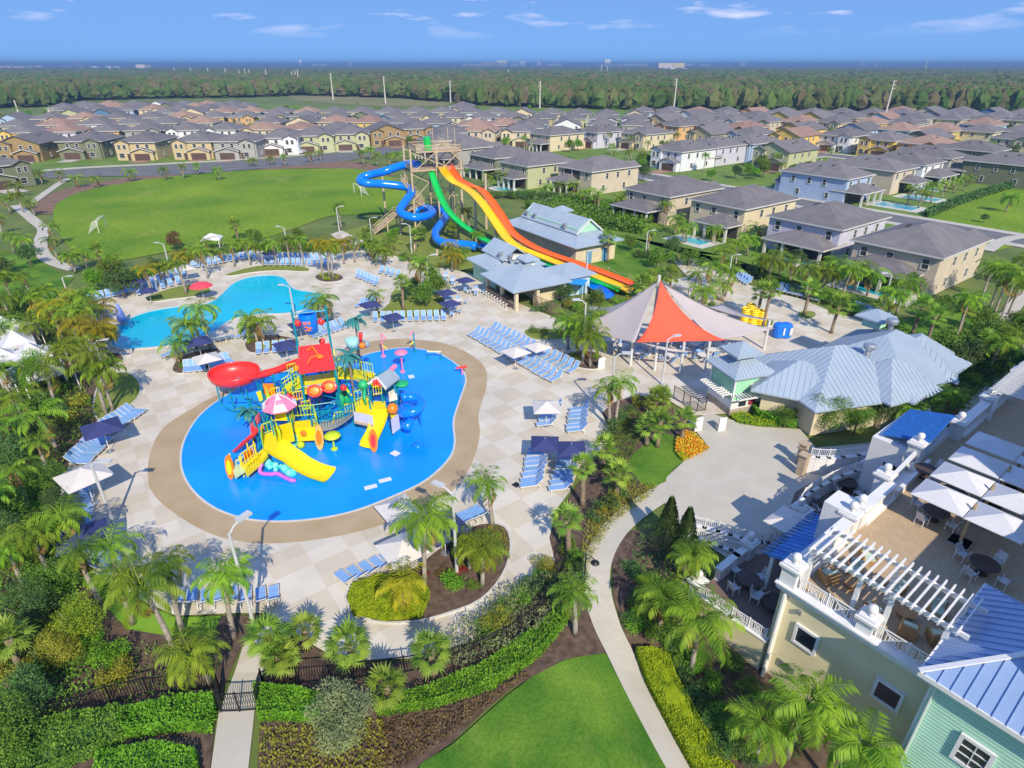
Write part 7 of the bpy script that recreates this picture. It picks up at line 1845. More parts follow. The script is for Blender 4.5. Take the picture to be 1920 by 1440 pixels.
# lattice of thin pipes, beams and hand rails that fills the frame
rl = random.Random(6)
for grp, z0_, z1_ in ((((600, 790), (640, 800), (640, 745), (605, 745)), .4, 3.0), (((505, 800), (550, 790), (560, 740), (500, 745)), .4, 2.6), (((560, 790), (598, 775), (620, 745), (570, 745)), .4, 3.2), (((668, 800), (735, 800), (740, 760), (668, 765)), .5, 2.2)):
    g_ = [P(*q) for q in grp]; mb = MB()
    for k in range(4):
        a, b = g_[k], g_[(k + 1) % 4]
        mb.tube([a, a + Vector((0, 0, z1_ + .6))], .06, 6)
        for z in (z0_ + .7, z1_): mb.tube([a + Vector((0, 0, z)), b + Vector((0, 0, z))], .05, 6)
        mb.tube([a + Vector((0, 0, z0_)), b + Vector((0, 0, z1_))], .045, 6)
    mb.obj('pipe_frame', M_teal, ps)
for x, y, z, m in ((575, 770, 2.6, M_plime), (560, 752, 3.2, M_pyel), (636, 790, 1.2, M_plime), (518, 745, 3.0, M_pyel), (655, 775, 1.8, M_pyel), (690, 800, 1.0, M_pgreen), (708, 742, 3.4, M_pyel), (548, 700, 4.2, M_plime)):
    q = P(x, y, z); rails([(x - 7, y), (x + 8, y - 3)], z, m, .9, sp=.22)
for x, y, z in ((575, 745, 1.5), (585, 760, 1.0), (560, 765, 1.3)):
    mb = MB(); q = P(x, y, z)
    for k in range(5): mb.beam(q + Vector((-.9 + .4 * k, 0, .1 * k)), q + Vector((-.5 + .4 * k, .3, .5 + .1 * k)), .12, .05)
    mb.obj('net_strip', MATS['pink_net'], ps)
# spiral blue tube at the right
sp_c = P(770, 762, 2.4); pts = []
for k in range(30): a = R(150 - 400 * k / 29); pts.append(sp_c + Vector((.95 * math.cos(a), .95 * math.sin(a), .6 - 1.2 * k / 29)))
pts += [pts[-1] + Vector((.2, -.6, -.35)), pts[-1] + Vector((.15, -1.5, -.75)), pts[-1] + Vector((0, -2.3, -.95))]
MB().tube(pts, .44, 12).obj('spiral_tube', M_bt, ps, True)
for x, y in ((755, 800), (770, 812), (790, 800)): post(x, y, 1.8, M_pblue, .12)
MB().lathe((0, 0, 0), [(.001, -.1), (1.0, 0), (1.1, .25), (.9, .3), (.001, .35)], 14, .6, .6).obj('tube_entry', M_pgreen, ps, True, loc=P(754, 722, 3.0))
MB().ball(P(783, 835, .1), .5, 12, .5).obj('step_block', M_bt, ps, True)
# red slide and bowl
bc = P(442, 712, 2.2); mb = MB(); n = 40; prof = [(2.2, 1.0), (2.25, .85), (2.1, .3), (1.5, -.1), (.95, -.3), (.85, -.32)]
for i in range(n + 1):
    a = R(25 + 330 * i / n); dr = 1.0
    for rr_, z in prof: mb.v.append((bc.x + rr_ * dr * math.cos(a) * 1.05, bc.y + rr_ * dr * math.sin(a) * .92, bc.z + z * (1 if not 60 < i * 0 else 1)))
m_ = len(prof)
for i in range(n):
    for j in range(m_ - 1): mb.f.append((i * m_ + j, (i + 1) * m_ + j, (i + 1) * m_ + j + 1, i * m_ + j + 1)); mb.m.append(0)
bo = mb.obj('bowl', M_pred, ps, True); md = bo.modifiers.new('thickness', 'SOLIDIFY'); md.thickness = .12
MB().lathe((bc.x, bc.y, bc.z - .35), [(.001, 0), (.9, .02)], 20).obj('bowl_drain', M_pblue, ps)
trough(MB(), spline(PZ([(560, 684, 4.4), (545, 690, 4.0), (528, 697, 3.6), (512, 703, 3.2), (492, 708, 2.9), (474, 713, 2.5), (462, 716, 2.2)]), 5), 1.25, .5).obj('chute', M_pred, ps)
for i, (x, y) in enumerate(((415, 760), (440, 772), (470, 770), (490, 755), (505, 765), (455, 745), (478, 790))): post(x, y, 2.3)
mb = MB()
for a, b in (((415, 760, 1.4), (440, 772, .4)), ((440, 772, 1.8), (470, 770, .6)), ((470, 770, 2.2), (505, 765, .6)), ((415, 745, 1.9), (490, 745, 1.9)), ((455, 745, .6), (490, 755, 2.2)), ((440, 760, 2.0), (505, 765, 2.0))): mb.tube([P(*a), P(*b)], .06, 6)
mb.obj('bracing', M_teal, ps)
MB().slab([P(480, 735, 2.3), P(505, 728, 2.3), P(510, 745, 2.0), P(486, 750, 2.0)], .15).obj('platform', M_pyel, ps)
MB().box(P(505, 730, 2.8), (1.0, .1, 1.2)).obj('panel', M_porg, ps)
# plastic palm fronds and parrot post
def plastic_palm(x, y, ytop, s_, tilt=0):
    b = P(x, y); h_ = HT(b, ytop); r_ = empty('plastic_palm', (b.x, b.y, .07)); r_.parent = ps
    MB().tube([(0, 0, 0), (0, 0, h_)], [.12, .09], 8).obj('trunk', M_strunk, r_, True); mb = MB(); rr = random.Random(int(x))
    for k in range(16):
        a = k * 2.4; el = R(rr.uniform(-5, 55)); L = s_ * rr.uniform(.8, 1.1); h = Vector((math.cos(a), math.sin(a), 0)); p = Vector((0, 0, h_)); e0 = el; pts = [p.copy()]
        for q in range(6): p = p + (h * math.cos(e0) + Vector((0, 0, 1)) * math.sin(e0)) * L / 6; e0 -= R(16); pts.append(p.copy())
        sd2 = Vector((-h.y, h.x, 0)); o = len(mb.v)
        for q, p in enumerate(pts): w_ = .13 * s_ * (1 - (q / 6 - .4) ** 2 * 2); mb.v += [tuple(p - sd2 * w_ - Vector((0, 0, .08))), tuple(p), tuple(p + sd2 * w_ - Vector((0, 0, .08)))]
        for q in range(6):
            for t in (0, 1): mb.f.append((o + 3 * q + t, o + 3 * q + t + 1, o + 3 * q + t + 4, o + 3 * q + t + 3)); mb.m.append(0)
    mb.obj('fronds', M_fp, r_)
plastic_palm(678, 700, 600, 1.7); plastic_palm(668, 772, 668, 1.7); plastic_palm(478, 828, 772, 1.5)
MB().tube([P(676, 640, 5.0), P(676, 625, 6.0)], [.18, .22], 8).obj('parrot', M_pred, ps, True); MB().ball(P(679, 648, 4.6), .35, 10).obj('coconut', M_porg, ps, True)
MB().lathe((0, 0, 0), [(.5, -.5), (.75, .5), (.7, .55), (.45, -.4)], 14).obj('water_pail', mat('clear_turquoise', (.35, .66, .68), .2), ps, True, loc=P(661, 645, 4.6))
MB().ball(P(688, 645, 4.2), .35, 10).obj('spray_head', M_pgrey, ps, True)
# separate sprayers standing in the pad
def sprayer(x, y, ytop, label, m, kind):
    b = P(x, y, .08); h_ = HT(b, ytop); r_ = empty('water_sprayer', b, 0, label, 'water sprayer')
    MB().lathe((0, 0, 0), [(.3, 0), (.3, .08), (.1, .14)], 12).obj('base', m, r_); MB().tube([(0, 0, 0), (0, 0, h_)], .08, 8).obj('stem', m, r_)
    if kind == 'flag': MB().tube([(0, 0, h_), (.6, -.2, h_ - .45)], .09, 8).obj('spout', m, r_); MB().tube([(0, 0, h_ * .5), (.55, -.2, h_ * .5 - .35)], .07, 8).obj('spout', M_pyel, r_)
    if kind == 'flagl': MB().tube([(0, 0, h_), (-.45, -.2, h_ - .5)], .09, 8).obj('spout', M_ppink, r_); MB().tube([(0, 0, h_ * .5), (-.45, -.2, h_ * .5 - .3)], .07, 8).obj('spout', M_pyel, r_)
    if kind == 'cap': MB().lathe((0, 0, h_ - .05), [(.02, .3), (.5, .25), (.72, .05), (.72, -.02), (.3, .02), (.05, 0)], 18).obj('cap', m, r_, True)
    return r_
sprayer(719, 668, 628, 'pink double-armed water sprayer at the far rim of the pad', M_ppink, 'flag'); sprayer(778, 660, 622, 'thin blue sprayer with pink arm at the far rim', M_teal, 'flagl')
sprayer(755, 697, 662, 'pink flower-topped water sprayer right of the hut', M_ppink, 'cap'); sprayer(627, 842, 818, 'lime mushroom water sprayer in front of the bridge', M_plime, 'cap')
a = empty('water_arch', P(815, 672, .08), 0, 'low pale yellow arch sprayer in the right part of the pad', 'water sprayer'); 
for sx in (-1, 1): MB().lathe((sx * .75, 0, 0), [(.2, 0), (.2, .1), (.06, .15), (.06, .8)], 10).obj('leg', M_teal, a)
MB().tube([(-.8, 0, .85), (.8, 0, .85)], .09, 8).obj('bar', mat('pale_yellow_bar', (.7, .68, .4), .5), a)
a = empty('water_cannon', P(867, 702, .08), 0, 'red water cannon at the right rim of the splash pad', 'water sprayer'); MB().tube([(0, 0, 0), (0, 0, .7)], .1, 8).obj('stem', M_ppink, a); MB().tube([(-.7, 0, .75), (.5, .1, .9)], [.1, .16], 8).obj('barrel', M_pred, a)
a = empty('serpent_sprayer', (0, 0, 0), 0, 'violet sea serpent sprayer below the yellow slide', 'water sprayer'); MB().tube(spline(PZ([(493, 868, 1.0), (487, 878, .7), (490, 887, .35), (505, 889, .4), (520, 888, .5), (530, 893, .35), (545, 900, .3), (554, 901, .2)]), 4), .17, 8).obj('body', M_purp, a, True)
for i, (x, y, w_, h_, rz) in enumerate(((741, 850, .75, .6, -40), (695, 913, 1.0, .45, 25), (722, 900, 1.0, .45, 25), (771, 706, .6, .7, 20), (618, 877, .9, .4, 0))):
    q = P(x, y, .085); MB().box((0, 0, .01), (w_, h_, .03)).obj('drain_cover', M_white, None, loc=(q.x, q.y, .08), rz=R(rz), label='white rectangular drain cover, %s from left on the blue pad' % ordn(sorted([741, 695, 722, 771, 618]).index(x) + 1), cat='drain cover', group='drain covers in the splash pad')
p = P(968, 910); MB().box((0, 0, .01), (.55, .55, .03)).obj('drain_cover', M_black, None, loc=(p.x, p.y, .05), rz=R(45), label='small dark square drain cover on the deck', cat='drain cover')
# ================================================================ clubhouse with roof terrace
C0 = Vector((14.98, 25.06, 0)); CA = R(38.5)
CU, CV = Vector((math.cos(CA), math.sin(CA), 0)), Vector((math.sin(CA), -math.cos(CA), 0))
def AB(x, y, z=0.0):
    p = P(x, y, z) - C0; return (p.x * CU.x + p.y * CU.y, p.x * CV.x + p.y * CV.y)
def Q(a, b, z=0.0): v = C0 + CU * a + CV * b; v.z = z; return v
M_yw = mat('yellow_stucco', (.68, .61, .38), .85, var=.05, scale=.8, bump=.06, bscale=20)
M_pv = mat('terrace_pavers', (.20, .145, .10), .8, col2=(.36, .265, .17), scale=.15, detail=6, bump=.1)
M_paver = bpy.data.materials.new('dotted_pavers'); M_paver.use_nodes = True
def _pv():
    n = M_paver.node_tree; b = n.nodes['Principled BSDF']; b.inputs['Roughness'].default_value = .8
    g = n.nodes.new('ShaderNodeNewGeometry'); m = n.nodes.new('ShaderNodeMapping'); m.inputs['Rotation'].default_value = (0, 0, -CA)
    br = n.nodes.new('ShaderNodeTexBrick'); br.offset = 0; br.inputs['Scale'].default_value = 1.0; br.inputs['Mortar Size'].default_value = .012; br.inputs['Brick Width'].default_value = .45; br.inputs['Row Height'].default_value = .45
    br.inputs['Color1'].default_value = (.44, .33, .21, 1); br.inputs['Color2'].default_value = (.40, .30, .19, 1); br.inputs['Mortar'].default_value = (.35, .27, .18, 1)
    vo = n.nodes.new('ShaderNodeTexVoronoi'); vo.inputs['Randomness'].default_value = 0; vo.inputs['Scale'].default_value = 1 / .9
    lt = n.nodes.new('ShaderNodeMath'); lt.operation = 'LESS_THAN'; lt.inputs[1].default_value = .12
    mx_ = n.nodes.new('ShaderNodeMixRGB'); mx_.inputs[2].default_value = (.60, .55, .45, 1)
    n.links.new(g.outputs['Position'], m.inputs[0]); n.links.new(m.outputs[0], br.inputs[0]); n.links.new(m.outputs[0], vo.inputs['Vector'])
    n.links.new(vo.outputs['Distance'], lt.inputs[0]); n.links.new(lt.outputs[0], mx_.inputs[0]); n.links.new(br.outputs[0], mx_.inputs[1]); n.links.new(mx_.outputs[0], b.inputs['Base Color'])
_pv()
ZT = 4.6
cl = empty('clubhouse', (0, 0, 0), 0, 'large clubhouse with white-railed roof terrace, yellow walls and mint wing', 'building')
def cprism(pts, z0, z1, nm, m, par=None): return MB().prism([tuple(Q(a, b).xy) for a, b in pts], z0, z1).obj(nm, m, par or cl)
cprism([(0, .05), (46, .05), (46, 12.6), (0, 12.6)], -3.2, ZT - .12, 'wall', M_yw)
cprism([(-.02, .0), (46, .0), (46, 12.6), (-.02, 12.6)], ZT - .12, ZT, 'terrace_floor', M_paver)
# white cornice round the left edge and the corner boards
mb = MB(); 
mb.beam(Q(-.12, -.15, ZT - .05), Q(-.12, 7.9, ZT - .05), .5, .34); mb.beam(Q(-.2, -.2, ZT + .14), Q(-.2, 7.9, ZT + .14), .62, .1); mb.beam(Q(-.06, -.1, ZT - .34), Q(-.06, 7.9, ZT - .34), .3, .16); mb.obj('cornice', M_wt, cl)
mb = MB(); mb.beam(Q(-.03, .45, -3), Q(-.03, .45, ZT - .4), .9, .1, tuple(CV)); mb.obj('corner_board', M_wt, cl)
# parapet towards the plaza
for a0, a1 in ((1.0, 6.4), (8.3, 12.4), (24.4, 29.8), (31, 46)):
    mb = MB(); mb.box(Q((a0 + a1) / 2, .3, ZT + .55), (a1 - a0, .45, 1.1), CA); mb.box(Q((a0 + a1) / 2, .3, ZT + 1.14), (a1 - a0 + .02, .7, .12), CA); mb.box(Q((a0 + a1) / 2, .55, ZT + .12), (a1 - a0 - .02, .5, .24), CA)
    mb.obj('parapet', M_wt, cl)
mb = MB()
mb.beam(Q(12.4, -.1, ZT + .45), Q(18.2, -.4, ZT + .45), .22, .9); mb.beam(Q(12.6, .65, ZT + .3), Q(18.2, .5, ZT + .3), .25, .6); mb.box(Q(15.3, .2, ZT + .1), (5.7, .9, .2), CA)
mb.obj('planter_wall', M_wt, cl)
mb = MB(); mb.box(Q(7.3, -.5, 3.2), (1.8, 1.6, 6.0), CA); mb.obj('bay', mat('wall_white', (.70, .70, .70), .6, var=.04), cl)  # plain even white wall paint
def pillar(a, b, z0, z1, s_=.95, ball=True, par=None):
    r_ = empty('pillar', Q(a, b, 0), CA); r_.parent = par or cl
    MB().box((0, 0, (z0 + z1) / 2), (s_, s_, z1 - z0)).obj('shaft', M_wt, r_)
    MB().box((0, 0, z1 + .06), (s_ + .3, s_ + .3, .16)).box((0, 0, z1 + .2), (s_ + .08, s_ + .08, .12)).box((0, 0, z1 - .18), (s_ + .12, s_ + .12, .08)).obj('cap', M_wt, r_)
    if ball: MB().lathe((0, 0, z1 + .26), [(.22, 0), (.1, .08), (.2, .2), (.26, .38), (.2, .56), (.001, .64)], 14).obj('ball', M_wt, r_, True)
for a, b in ((.1, .35), (6.9, .2), (8.0, .2), (12.6, -.3), (18.4, -.5), (24.0, .2), (30.3, .2), (38, .2)): pillar(a, b, ZT - .1, ZT + 1.35, .85)
pillar(.1, 4.4, ZT - .1, ZT + .95, .75)
def crail(pts, label_, h=1.0, z=None, fancy=True, par=None, m=M_wt, panel=1.7):
    g_ = rail_fence([tuple(p.xy) for p in pts], h, None, m, None, .13, panel, z, 'railing', .03, fancy=fancy)
    g_.parent = par or cl
    for k in ('label', 'category'):
        if k in g_: del g_[k]
    return g_
crail([Q(.0, .95), Q(.0, 3.9)], 0, 1.0, ZT); crail([Q(.0, 4.9), Q(.0, 7.8)], 0, 1.0, ZT)
# windows in the yellow wall
def cwin(a, b, z, w_, h_, rz, par=None, panes=False):
    o = empty('window', Q(a, b, z), rz); o.parent = par or cl
    MB().box((0, -.03, 0), (w_, .06, h_)).obj('glass', M_glass, o); f = .16; mb = MB()
    mb.box((0, -.06, h_ / 2 + f / 2), (w_ + 2 * f, .16, f)).box((0, -.06, -h_ / 2 - f / 2), (w_ + 2 * f, .16, f)).box((-w_ / 2 - f / 2, -.06, 0), (f, .16, h_)).box((w_ / 2 + f / 2, -.06, 0), (f, .16, h_)); mb.obj('frame', M_wt, o)
    if panes: MB().box((0, -.08, 0), (.04, .05, h_)).box((0, -.085, h_ * .17), (w_, .05, .04)).box((0, -.085, -h_ * .17), (w_, .05, .04)).obj('glazing_bar', M_wt, o)
WR = CA - math.pi / 2
cwin(-.0, 2.0, 1.9, 1.05, 1.1, WR); cwin(-.0, 6.3, 1.9, 1.05, 1.1, WR)
MB().box(Q(-.06, 1.35, 3.4), (.3, .18, .25), CA).obj('wall_lamp', M_steel, cl)
MB().box(Q(-.06, 1.5, -.9), (.08, .9, .5), CA).obj('vent_grille', M_steel, cl)
# mint wing with metal hip roof
M_lap = mat('mint_lap_siding', (.42, .68, .55), .7, var=.04, scale=1.2)
mw = [(-1.6, 7.9), (5.4, 7.9), (5.4, 20), (-1.6, 20)]
cprism(mw, -3.2, 6.3, 'wing_wall', M_lap)
mb = MB()
for k in range(44): z = -3 + k * .21; mb.beam(Q(-1.615, 8.15, z), Q(-1.615, 20, z), .018, .03)
mb.obj('siding_lines', M_lap, cl)
mb = MB().beam(Q(-1.62, 8.02, -3.2), Q(-1.62, 8.02, 6.2), .24, .06, tuple(CV)).beam(Q(-1.5, 7.88, -3.2), Q(-1.5, 7.88, 6.2), .06, .2, tuple(CV)); mb.obj('corner_board', M_wt, cl)
cwin(-1.6, 10.1, 3.4, 1.0, 1.35, WR, panes=True); cwin(-1.6, 13.4, 3.4, 1.0, 1.35, WR, panes=True)
M_cr = mat('blue_standing_seam', (.24, .35, .56), .4, col2=(.29, .40, .61), scale=.4, metal=.1)
mb = MB(); E0 = [Q(-2.2, 7.3, 6.45), Q(6.0, 7.3, 6.45), Q(6.0, 24, 6.45), Q(-2.2, 24, 6.45), Q(1.9, 11.4, 8.9), Q(1.9, 20, 8.9)]
for pl, dn in (([E0[0], E0[1], E0[4]], -CV), ([E0[1], E0[2], E0[5], E0[4]], CU), ([E0[3], E0[0], E0[4], E0[5]], -CU)):
    dd = dn.copy(); dd.z = -.5; mb.slab(pl, .14); poly_seams(mb, pl, dd, .5, .06, .04)
mb.obj('wing_roof', M_cr, cl)
mb = MB()
for a, b in ((E0[0], E0[1]), (E0[0], E0[3])): mb.beam(a - Vector((0, 0, .1)), b - Vector((0, 0, .1)), .1, .24)
mb.beam(E0[0] + Vector((0, 0, .06)), E0[4] + Vector((0, 0, .06)), .22, .08); mb.obj('roof_trim', M_wt, cl)
# main block, beyond the picture, that shades the terrace
cprism([(-1, 12.2), (13, 12.2), (13, 34), (-1, 34)], -3, 11.6, 'main_wall', M_yw); cprism([(13.02, 12.5), (46, 12.7), (46, 34), (13, 34)], -3, 16.5, 'main_wall', M_yw)
# pergola
def pergola(name, a0, a1, b0, b1, z, label, posts, sp=.38, along='a'):
    r_ = empty(name, (0, 0, 0), 0, label, 'pergola')
    if along == 'a':
        n = int((b1 - b0) / sp)
        for i in range(n + 1): b = b0 + sp * i; MB().beam(Q(a0, b, z + .12), Q(a1, b, z + .12), .07, .2).obj('rafter', M_wt, r_)
        for a in (a0 + .45, a1 - .45): MB().beam(Q(a, b0 - .2, z - .08), Q(a, b1 + .2, z - .08), .12, .24).obj('beam', M_wt, r_)
    else:
        n = int((a1 - a0) / sp)
        for i in range(n + 1): a = a0 + sp * i; MB().beam(Q(a, b0, z + .12), Q(a, b1, z + .12), .07, .2).obj('rafter', M_wt, r_)
        for b in (b0 + .4, b1 - .4): MB().beam(Q(a0 - .2, b, z - .08), Q(a1 + .2, b, z - .08), .12, .24).obj('beam', M_wt, r_)
    for a, b in posts: MB().box(Q(a, b, (z + ZT) / 2 - .1), (.22, .22, z - ZT - .2), CA).obj('post', M_wt, r_)
pergola('pergola', .1, 3.3, .85, 7.9, 7.3, 'white slatted pergola over the seating at the terrace corner', [(.6, .9), (.6, 3.4), (.6, 4.9), (.6, 7.3), (2.85, .9), (2.85, 4.2), (2.85, 7.3)])
pergola('pergola', 28.6, 40, .4, 4.0, 7.3, 'white slatted pergola at the far end of the roof terrace', [(28.9, 1.0), (34, 1.0), (39.5, 1.0), (28.9, 3.6), (34, 3.6), (39.5, 3.6)], .5, 'b')
# terrace umbrellas
def big_umb(a, b, i, where):
    r_ = empty('terrace_umbrella', Q(a + 1.2, b + (2.9 if b < 4 else .1) - 0, ZT), CA - math.pi / 2 + math.pi / 2, 'large square white terrace umbrella, %s' % where, 'umbrella', 'umbrellas on the roof terrace')
    c = Q(a + 1.2, b + 1.35, 0) - r_.location; c = Vector((c.dot(CU), -c.dot(CV), 0)); mb = MB(); hx, hy, z0, z1 = 1.22, 1.4, 2.45, 3.05
    cs = [(c.x - hx, c.y - hy, z0), (c.x + hx, c.y - hy, z0), (c.x + hx, c.y + hy, z0), (c.x - hx, c.y + hy, z0)]
    for k in range(4):
        p, q = cs[k], cs[(k + 1) % 4]; o = len(mb.v); mb.v += [p, q, (c.x, c.y, z1), (p[0], p[1], z0 - .05), (q[0], q[1], z0 - .05), (c.x, c.y, z1 - .06)]; mb.f += [(o, o + 1, o + 2), (o + 3, o + 5, o + 4), (o, o + 3, o + 4, o + 1)]; mb.m += [0, 0, 0]
    cn = mb.obj('canopy', M_tent, r_)
    for p in cs: MB().beam(Vector(p) - Vector((0, 0, .09)), (c.x, c.y, z1 - .1), .035, .035).obj('rib', M_steel, cn)
    MB().beam((0, 0, 0), (0, 0, 2.9), .12, .12, (1, 0, 0)).obj('pole', mat('teak', (.48, .36, .20), .7), r_)
    MB().beam((0, 0, 1.9), (c.x, c.y, 2.75), .05, .05).obj('strut', M_steel, r_)
    MB().box((0, 0, .06), (1.1, 1.1, .12)).obj('base', M_steel, r_)
for i, (a, b, l) in enumerate(((10.0, 2.0, 'nearest of the sunlit pair'), (12.95, 2.0, 'farther of the sunlit pair'), (9.95, 4.85, 'half shaded beside the nearest sunlit one'), (12.9, 4.85, 'half shaded beside the farther sunlit one'), (15.9, 2.0, 'fully shaded, next past the sunlit pair'), (18.9, 2.0, 'fully shaded, farthest by the white parapet'), (15.9, 4.85, 'fully shaded at the picture edge'), (18.9, 4.85, 'fully shaded, farthest at the picture edge'))): big_umb(a, b, i, l)
# outdoor furniture
M_wick = mat('wicker_tan', (.36, .21, .09), .8, var=.2, scale=9); M_cush = mat('sage_cushion', (.46, .56, .46), .8, var=.08); M_dkw = mat('dark_wood', (.07, .045, .035), .6)
def armchair_proto():
    root = empty('armchair', (0, 0, 0)); parts = []
    for n_, mb, m in (('frame', MB().box((0, 0, .22), (.8, .8, .3)).box((-.36, 0, .5), (.1, .8, .6)).box((0, .36, .42), (.8, .1, .35)).box((0, -.36, .42), (.8, .1, .35)), M_wick), ('seat_cushion', MB().box((.05, 0, .44), (.62, .6, .14)), M_cush), ('back_cushion', MB().box((-.26, 0, .68), (.14, .6, .42)), M_cush)):
        o = mb.obj(n_, m, root); parts.append((o, root))
    return proto(root, parts)
AC = armchair_proto()
def rtable_proto():
    root = empty('table', (0, 0, 0)); parts = []
    o = MB().lathe((0, 0, 0), [(.75, .70), (.75, .75), (.001, .755)], 20).obj('tabletop', M_dkw, root); parts.append((o, root))
    o = MB().lathe((0, 0, 0), [(.35, 0), (.3, .05), (.06, .1), (.06, .7)], 10).obj('pedestal', M_dkw, root); parts.append((o, root)); return proto(root, parts)
RT = rtable_proto(); nset = 0
wch = chair_proto()
for pt_, _ in wch.parts:
    if pt_.name.split('.')[0] in ('seat', 'backrest'): pt_.data.materials[0] = mat('pale_mesh', (.50, .50, .52), .7)
def dining(a, b, z, where, n=4, rot=0.4):
    p = Q(a, b, z); RT.put(p, 0, 1, 'round dark dining table %s' % where, 'dark dining tables', 'table')
    for k in range(n): t = rot + 2 * math.pi * k / n; wch.put(p + Vector((math.cos(t) * 1.15, math.sin(t) * 1.15, 0)), t + math.pi, 1.1, 'pale dining chair, %s around the table %s' % (ordn(k + 1), where), 'chairs at the dark dining tables', 'chair')
dining(12.2, 3.1, ZT, 'under the sunlit terrace umbrellas'); dining(15.2, 3.0, ZT, 'under the farther terrace umbrellas'); dining(9.3, 6.6, ZT, 'in deep shade on the terrace'); dining(16.6, .9, ZT, 'beside the white parapet', 3)
dining(2.6, -3.0, .08, 'at the corner of the lower patio'); dining(2.2, -.9, .08, 'against the yellow clubhouse wall', 3); dining(17.8, -4.0, .08, 'behind the curved patio rail'); dining(14.2, -3.6, .08, 'in the middle of the curved patio'); dining(20.2, -2.4, .08, 'at the far end of the patio', 3)
for i, (a, b, rz, w_) in enumerate(((3.6, 2.2, 200, 'first'), (3.9, 4.2, 170, 'second'), (4.0, 6.2, 200, 'third'), (2.0, 1.5, 60, 'fourth'), (1.6, 5.8, 10, 'fifth'), (1.4, 4.2, -20, 'sixth'), (5.2, 2.2, 220, 'seventh'), (2.2, 6.9, 40, 'eighth'))):
    AC.put(Q(a, b, ZT), CA + R(rz), 1.0, 'wicker armchair with sage cushions, %s under and around the corner pergola' % w_, 'wicker armchairs on the roof terrace', 'armchair')
for i, (a, b) in enumerate(((2.6, 2.6), (2.7, 5.2))):
    o = MB().lathe((0, 0, 0), [(.5, .35), (.55, .4), (.001, .41)], 16).lathe((0, 0, 0), [(.4, 0), (.35, .35)], 16).obj('coffee_table', M_wick, None, loc=Q(a, b, ZT)); tag(o, 'round wicker coffee table, %s under the corner pergola' % ordn(i + 1), 'coffee table', 'coffee tables under the pergola')
# potted agave
o = empty('potted_agave', Q(20.2, 5.6, ZT), 0, 'spiky pale agave in a pot beyond the shaded umbrellas', 'plant'); MB().lathe((0, 0, 0), [(.3, 0), (.42, .5), (.36, .5)], 12).obj('pot', M_pred if False else M_wick, o); mb = MB()
for k in range(26): a = k * 2.4; e = R(20 + 50 * (k / 26)); d = Vector((math.cos(a) * math.cos(e), math.sin(a) * math.cos(e), math.sin(e))); leaf_quad(mb, Vector((0, 0, .5)), d, Vector((0, 0, 1)), .9, .13)
mb.obj('leaves', mat('agave_leaf', (.30, .46, .38), .6, var=.1), o)
# stair house with louvred blue roof, and the lower awnings
cprism([(18.2, -3.4), (24.0, -3.4), (24.0, .0), (18.2, .0)], -.5, 5.2, 'stair_wall', MATS['wall_white'])
mb = MB(); q4 = [Q(18.6, -2.9, 5.5), Q(24.2, -3.2, 5.5), Q(24.2, -.2, 6.3), Q(18.6, .1, 6.3)]; mb.slab(q4, .1)
dd = -CV.copy(); dd.z = -.3; poly_seams(mb, q4, dd, .4, .08, .06); mb.obj('stair_roof', mat('blue_louvre', (.03, .16, .50), .5), cl)
cwin(18.2, -1.6, 3.2, 1.1, .9, WR)
mb = MB(); q5 = [Q(3.2, -2.4, 2.9), Q(9.4, -2.4, 2.9), Q(9.4, -.0, 3.7), Q(3.2, -.0, 3.7)]; mb.slab(q5, .1); poly_seams(mb, q5, dd, .5, .06, .05)
for k in range(16): a = 3.3 + k * .4; mb.beam(Q(a, -2.9, 2.78), Q(a, -.0, 3.66), .08, .12)
mb.obj('lower_awning', mat('blue_awning_roof', (.08, .26, .62), .5), cl)
for a in (3.4, 6.3, 9.2): MB().box(Q(a, -2.2, 1.4), (.2, .2, 2.8), CA).obj('awning_post', M_wt, cl)
# patio floor and walls
M_wallw = MATS['wall_white']
def pw_(pts): return [tuple(Q(a, b).xy) for a, b in pts]
PAT = [(-.2, .05), (-.3, -4.8), (5.1, -4.8), (6.4, -3.9), (9.2, -3.7), (11.2, -5.2), (14.5, -6.3), (18.6, -5.9), (22, -5.4), (26, -3.4), (26, .05)]
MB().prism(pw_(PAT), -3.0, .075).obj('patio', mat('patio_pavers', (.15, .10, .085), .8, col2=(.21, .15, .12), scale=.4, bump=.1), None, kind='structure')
def low_wall(pts, z0, z1, t, label, rail=True, m=M_wt, fancy=True, zr=None, nm='garden_wall'):
    r_ = empty(nm, (0, 0, 0), 0, label, 'wall'); q = [Q(a, b) for a, b in pts]; mb = MB()
    for a, b in zip(q, q[1:]): e = (b - a).normalized() * t * .45; mb.beam(a - e + Vector((0, 0, (z0 + z1) / 2)), b + e + Vector((0, 0, (z0 + z1) / 2)), t, z1 - z0)
    mb.obj('wall_body', m, r_); mb = MB()
    for a, b in zip(q, q[1:]): e = (b - a).normalized() * t * .5; mb.beam(a - e + Vector((0, 0, z1 + .04)), b + e + Vector((0, 0, z1 + .04)), t + .14, .08)
    mb.obj('coping', M_wt, r_)
    if rail: crail(q, 0, .75, z1 + .08, fancy, r_, panel=1.3)
    return r_
def arcp(lst, n=2): return [(p.x, p.y) for p in spline([Vector((*AB(x, y), 0)) for x, y in lst], n)]
w1 = low_wall(arcp([(1490, 978), (1500, 955), (1530, 934), (1570, 914), (1615, 900)]), -.5, 1.15, .3, 'curved white wall with lattice railing round the patio')
w2 = low_wall([(-.2, .0), (-.3, -2.2), (-.3, -4.4)], -3.0, .1, .3, 'yellow retaining wall with white lattice railing at the patio end', m=M_yw)
w3 = low_wall(arcp([(1405, 1042), (1376, 1062), (1345, 1088)], 1), -2.4, 1.0, .35, 'white patio wall behind the young cypresses', m=M_wallw, rail=False)
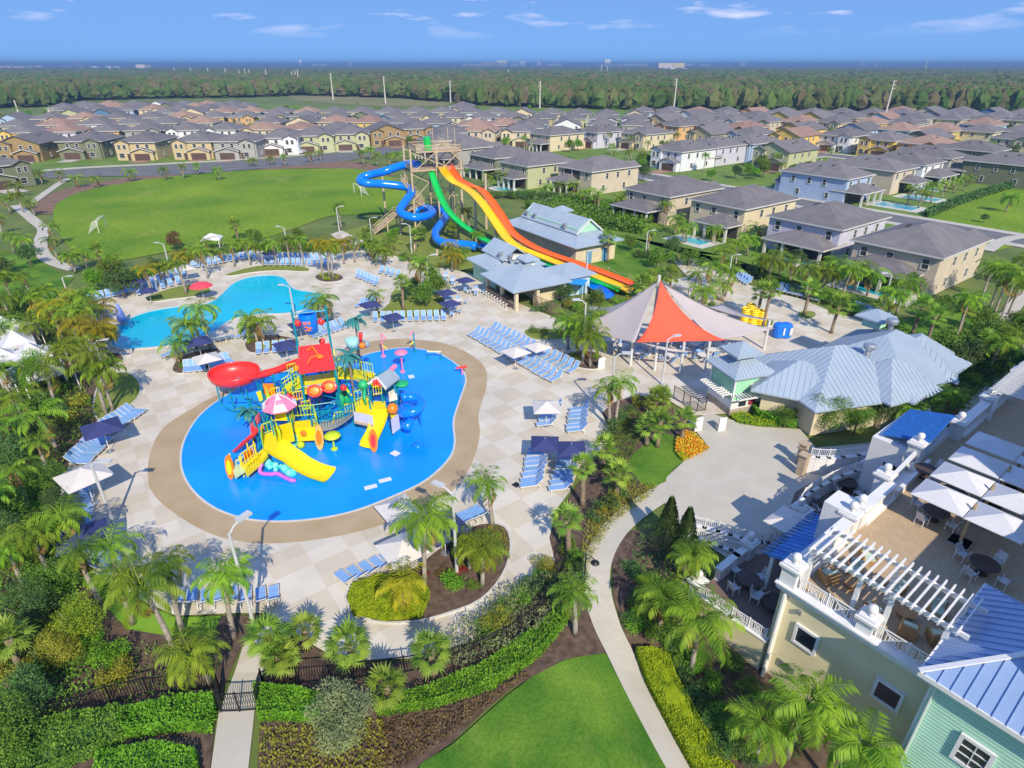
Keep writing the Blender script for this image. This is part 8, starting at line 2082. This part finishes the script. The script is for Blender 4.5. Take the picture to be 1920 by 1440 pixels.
w8 = low_wall(arcp([(1447, 1024), (1480, 1002), (1512, 984)], 1), -.5, 1.4, .35, 'white wall between the patio and the shaded plaza', m=M_wallw, rail=False)
for a, b, z1, par in ((-.3, -4.8, 1.0, w2), (*AB(1452, 1022), 1.6, w8), (*AB(1400, 1045), 1.3, w3), (*AB(1492, 982), 1.5, w1), (*AB(1618, 899), 1.5, w1)): pillar(a, b, -.5, z1, .7, par=par)
# plaza side walls with plain picket rail, curved in plan
w4 = low_wall(arcp([(1512, 884), (1545, 887), (1600, 882), (1650, 868), (1690, 852)]), -.5, 1.5, .35, 'long curved white wall with picket railing on the far plaza side', fancy=False, m=M_wallw)
for i, (a, b) in enumerate((AB(1500, 868), AB(1500, 890))):
    r_ = empty('stone_pier', Q(a, b, 0), CA, 'tan stone pier, %s at the start of the curved ramp' % ('far one' if i == 0 else 'near one'), 'pier'); MB().box((0, 0, .95), (.6, .6, 1.9)).obj('shaft', mat('tan_stone', (.38, .28, .19), .85, col2=(.50, .40, .28), scale=5, bump=.3), r_); MB().box((0, 0, 1.96), (.8, .8, .12)).obj('cap', MATS['tan_stone'], r_)
pillar(28.6, -4.2, 0, 1.5, .7, False, par=w4); pillar(31.5, -3.8, 0, 1.8, .7, True, par=w4)
w5 = low_wall([(26.5, -1.2), (29.5, -3.4)], 0, 2.0, .3, 'white wall beside the stair house', m=M_wallw, rail=False)
w6 = low_wall(arcp([(1300, 992), (1345, 1003), (1390, 1017), (1425, 1024), (1445, 1024)]), -2.2, .35, .3, 'curved white wall with picket railing at the lower plaza edge', fancy=False, m=M_wallw)
w7 = low_wall(arcp([(1287, 1002), (1330, 1020), (1370, 1034), (1403, 1042)]), -3.0, .1, .3, 'lower curved white ramp wall beside the cypresses', fancy=False, m=M_wallw)
UW.put(Q(7.9, -3.4, .08), CA, 1.0, 'off-white umbrella at the gap in the patio wall', 'patio umbrellas round the pools', 'umbrella')
for i, (x, y, s_, m, c_) in enumerate(((1870, 760, .9, M_leafd, 'dark'), (1750, 905, .01, M_leafd, ''))):
    if s_ > .1: b = P(x, y, 0)
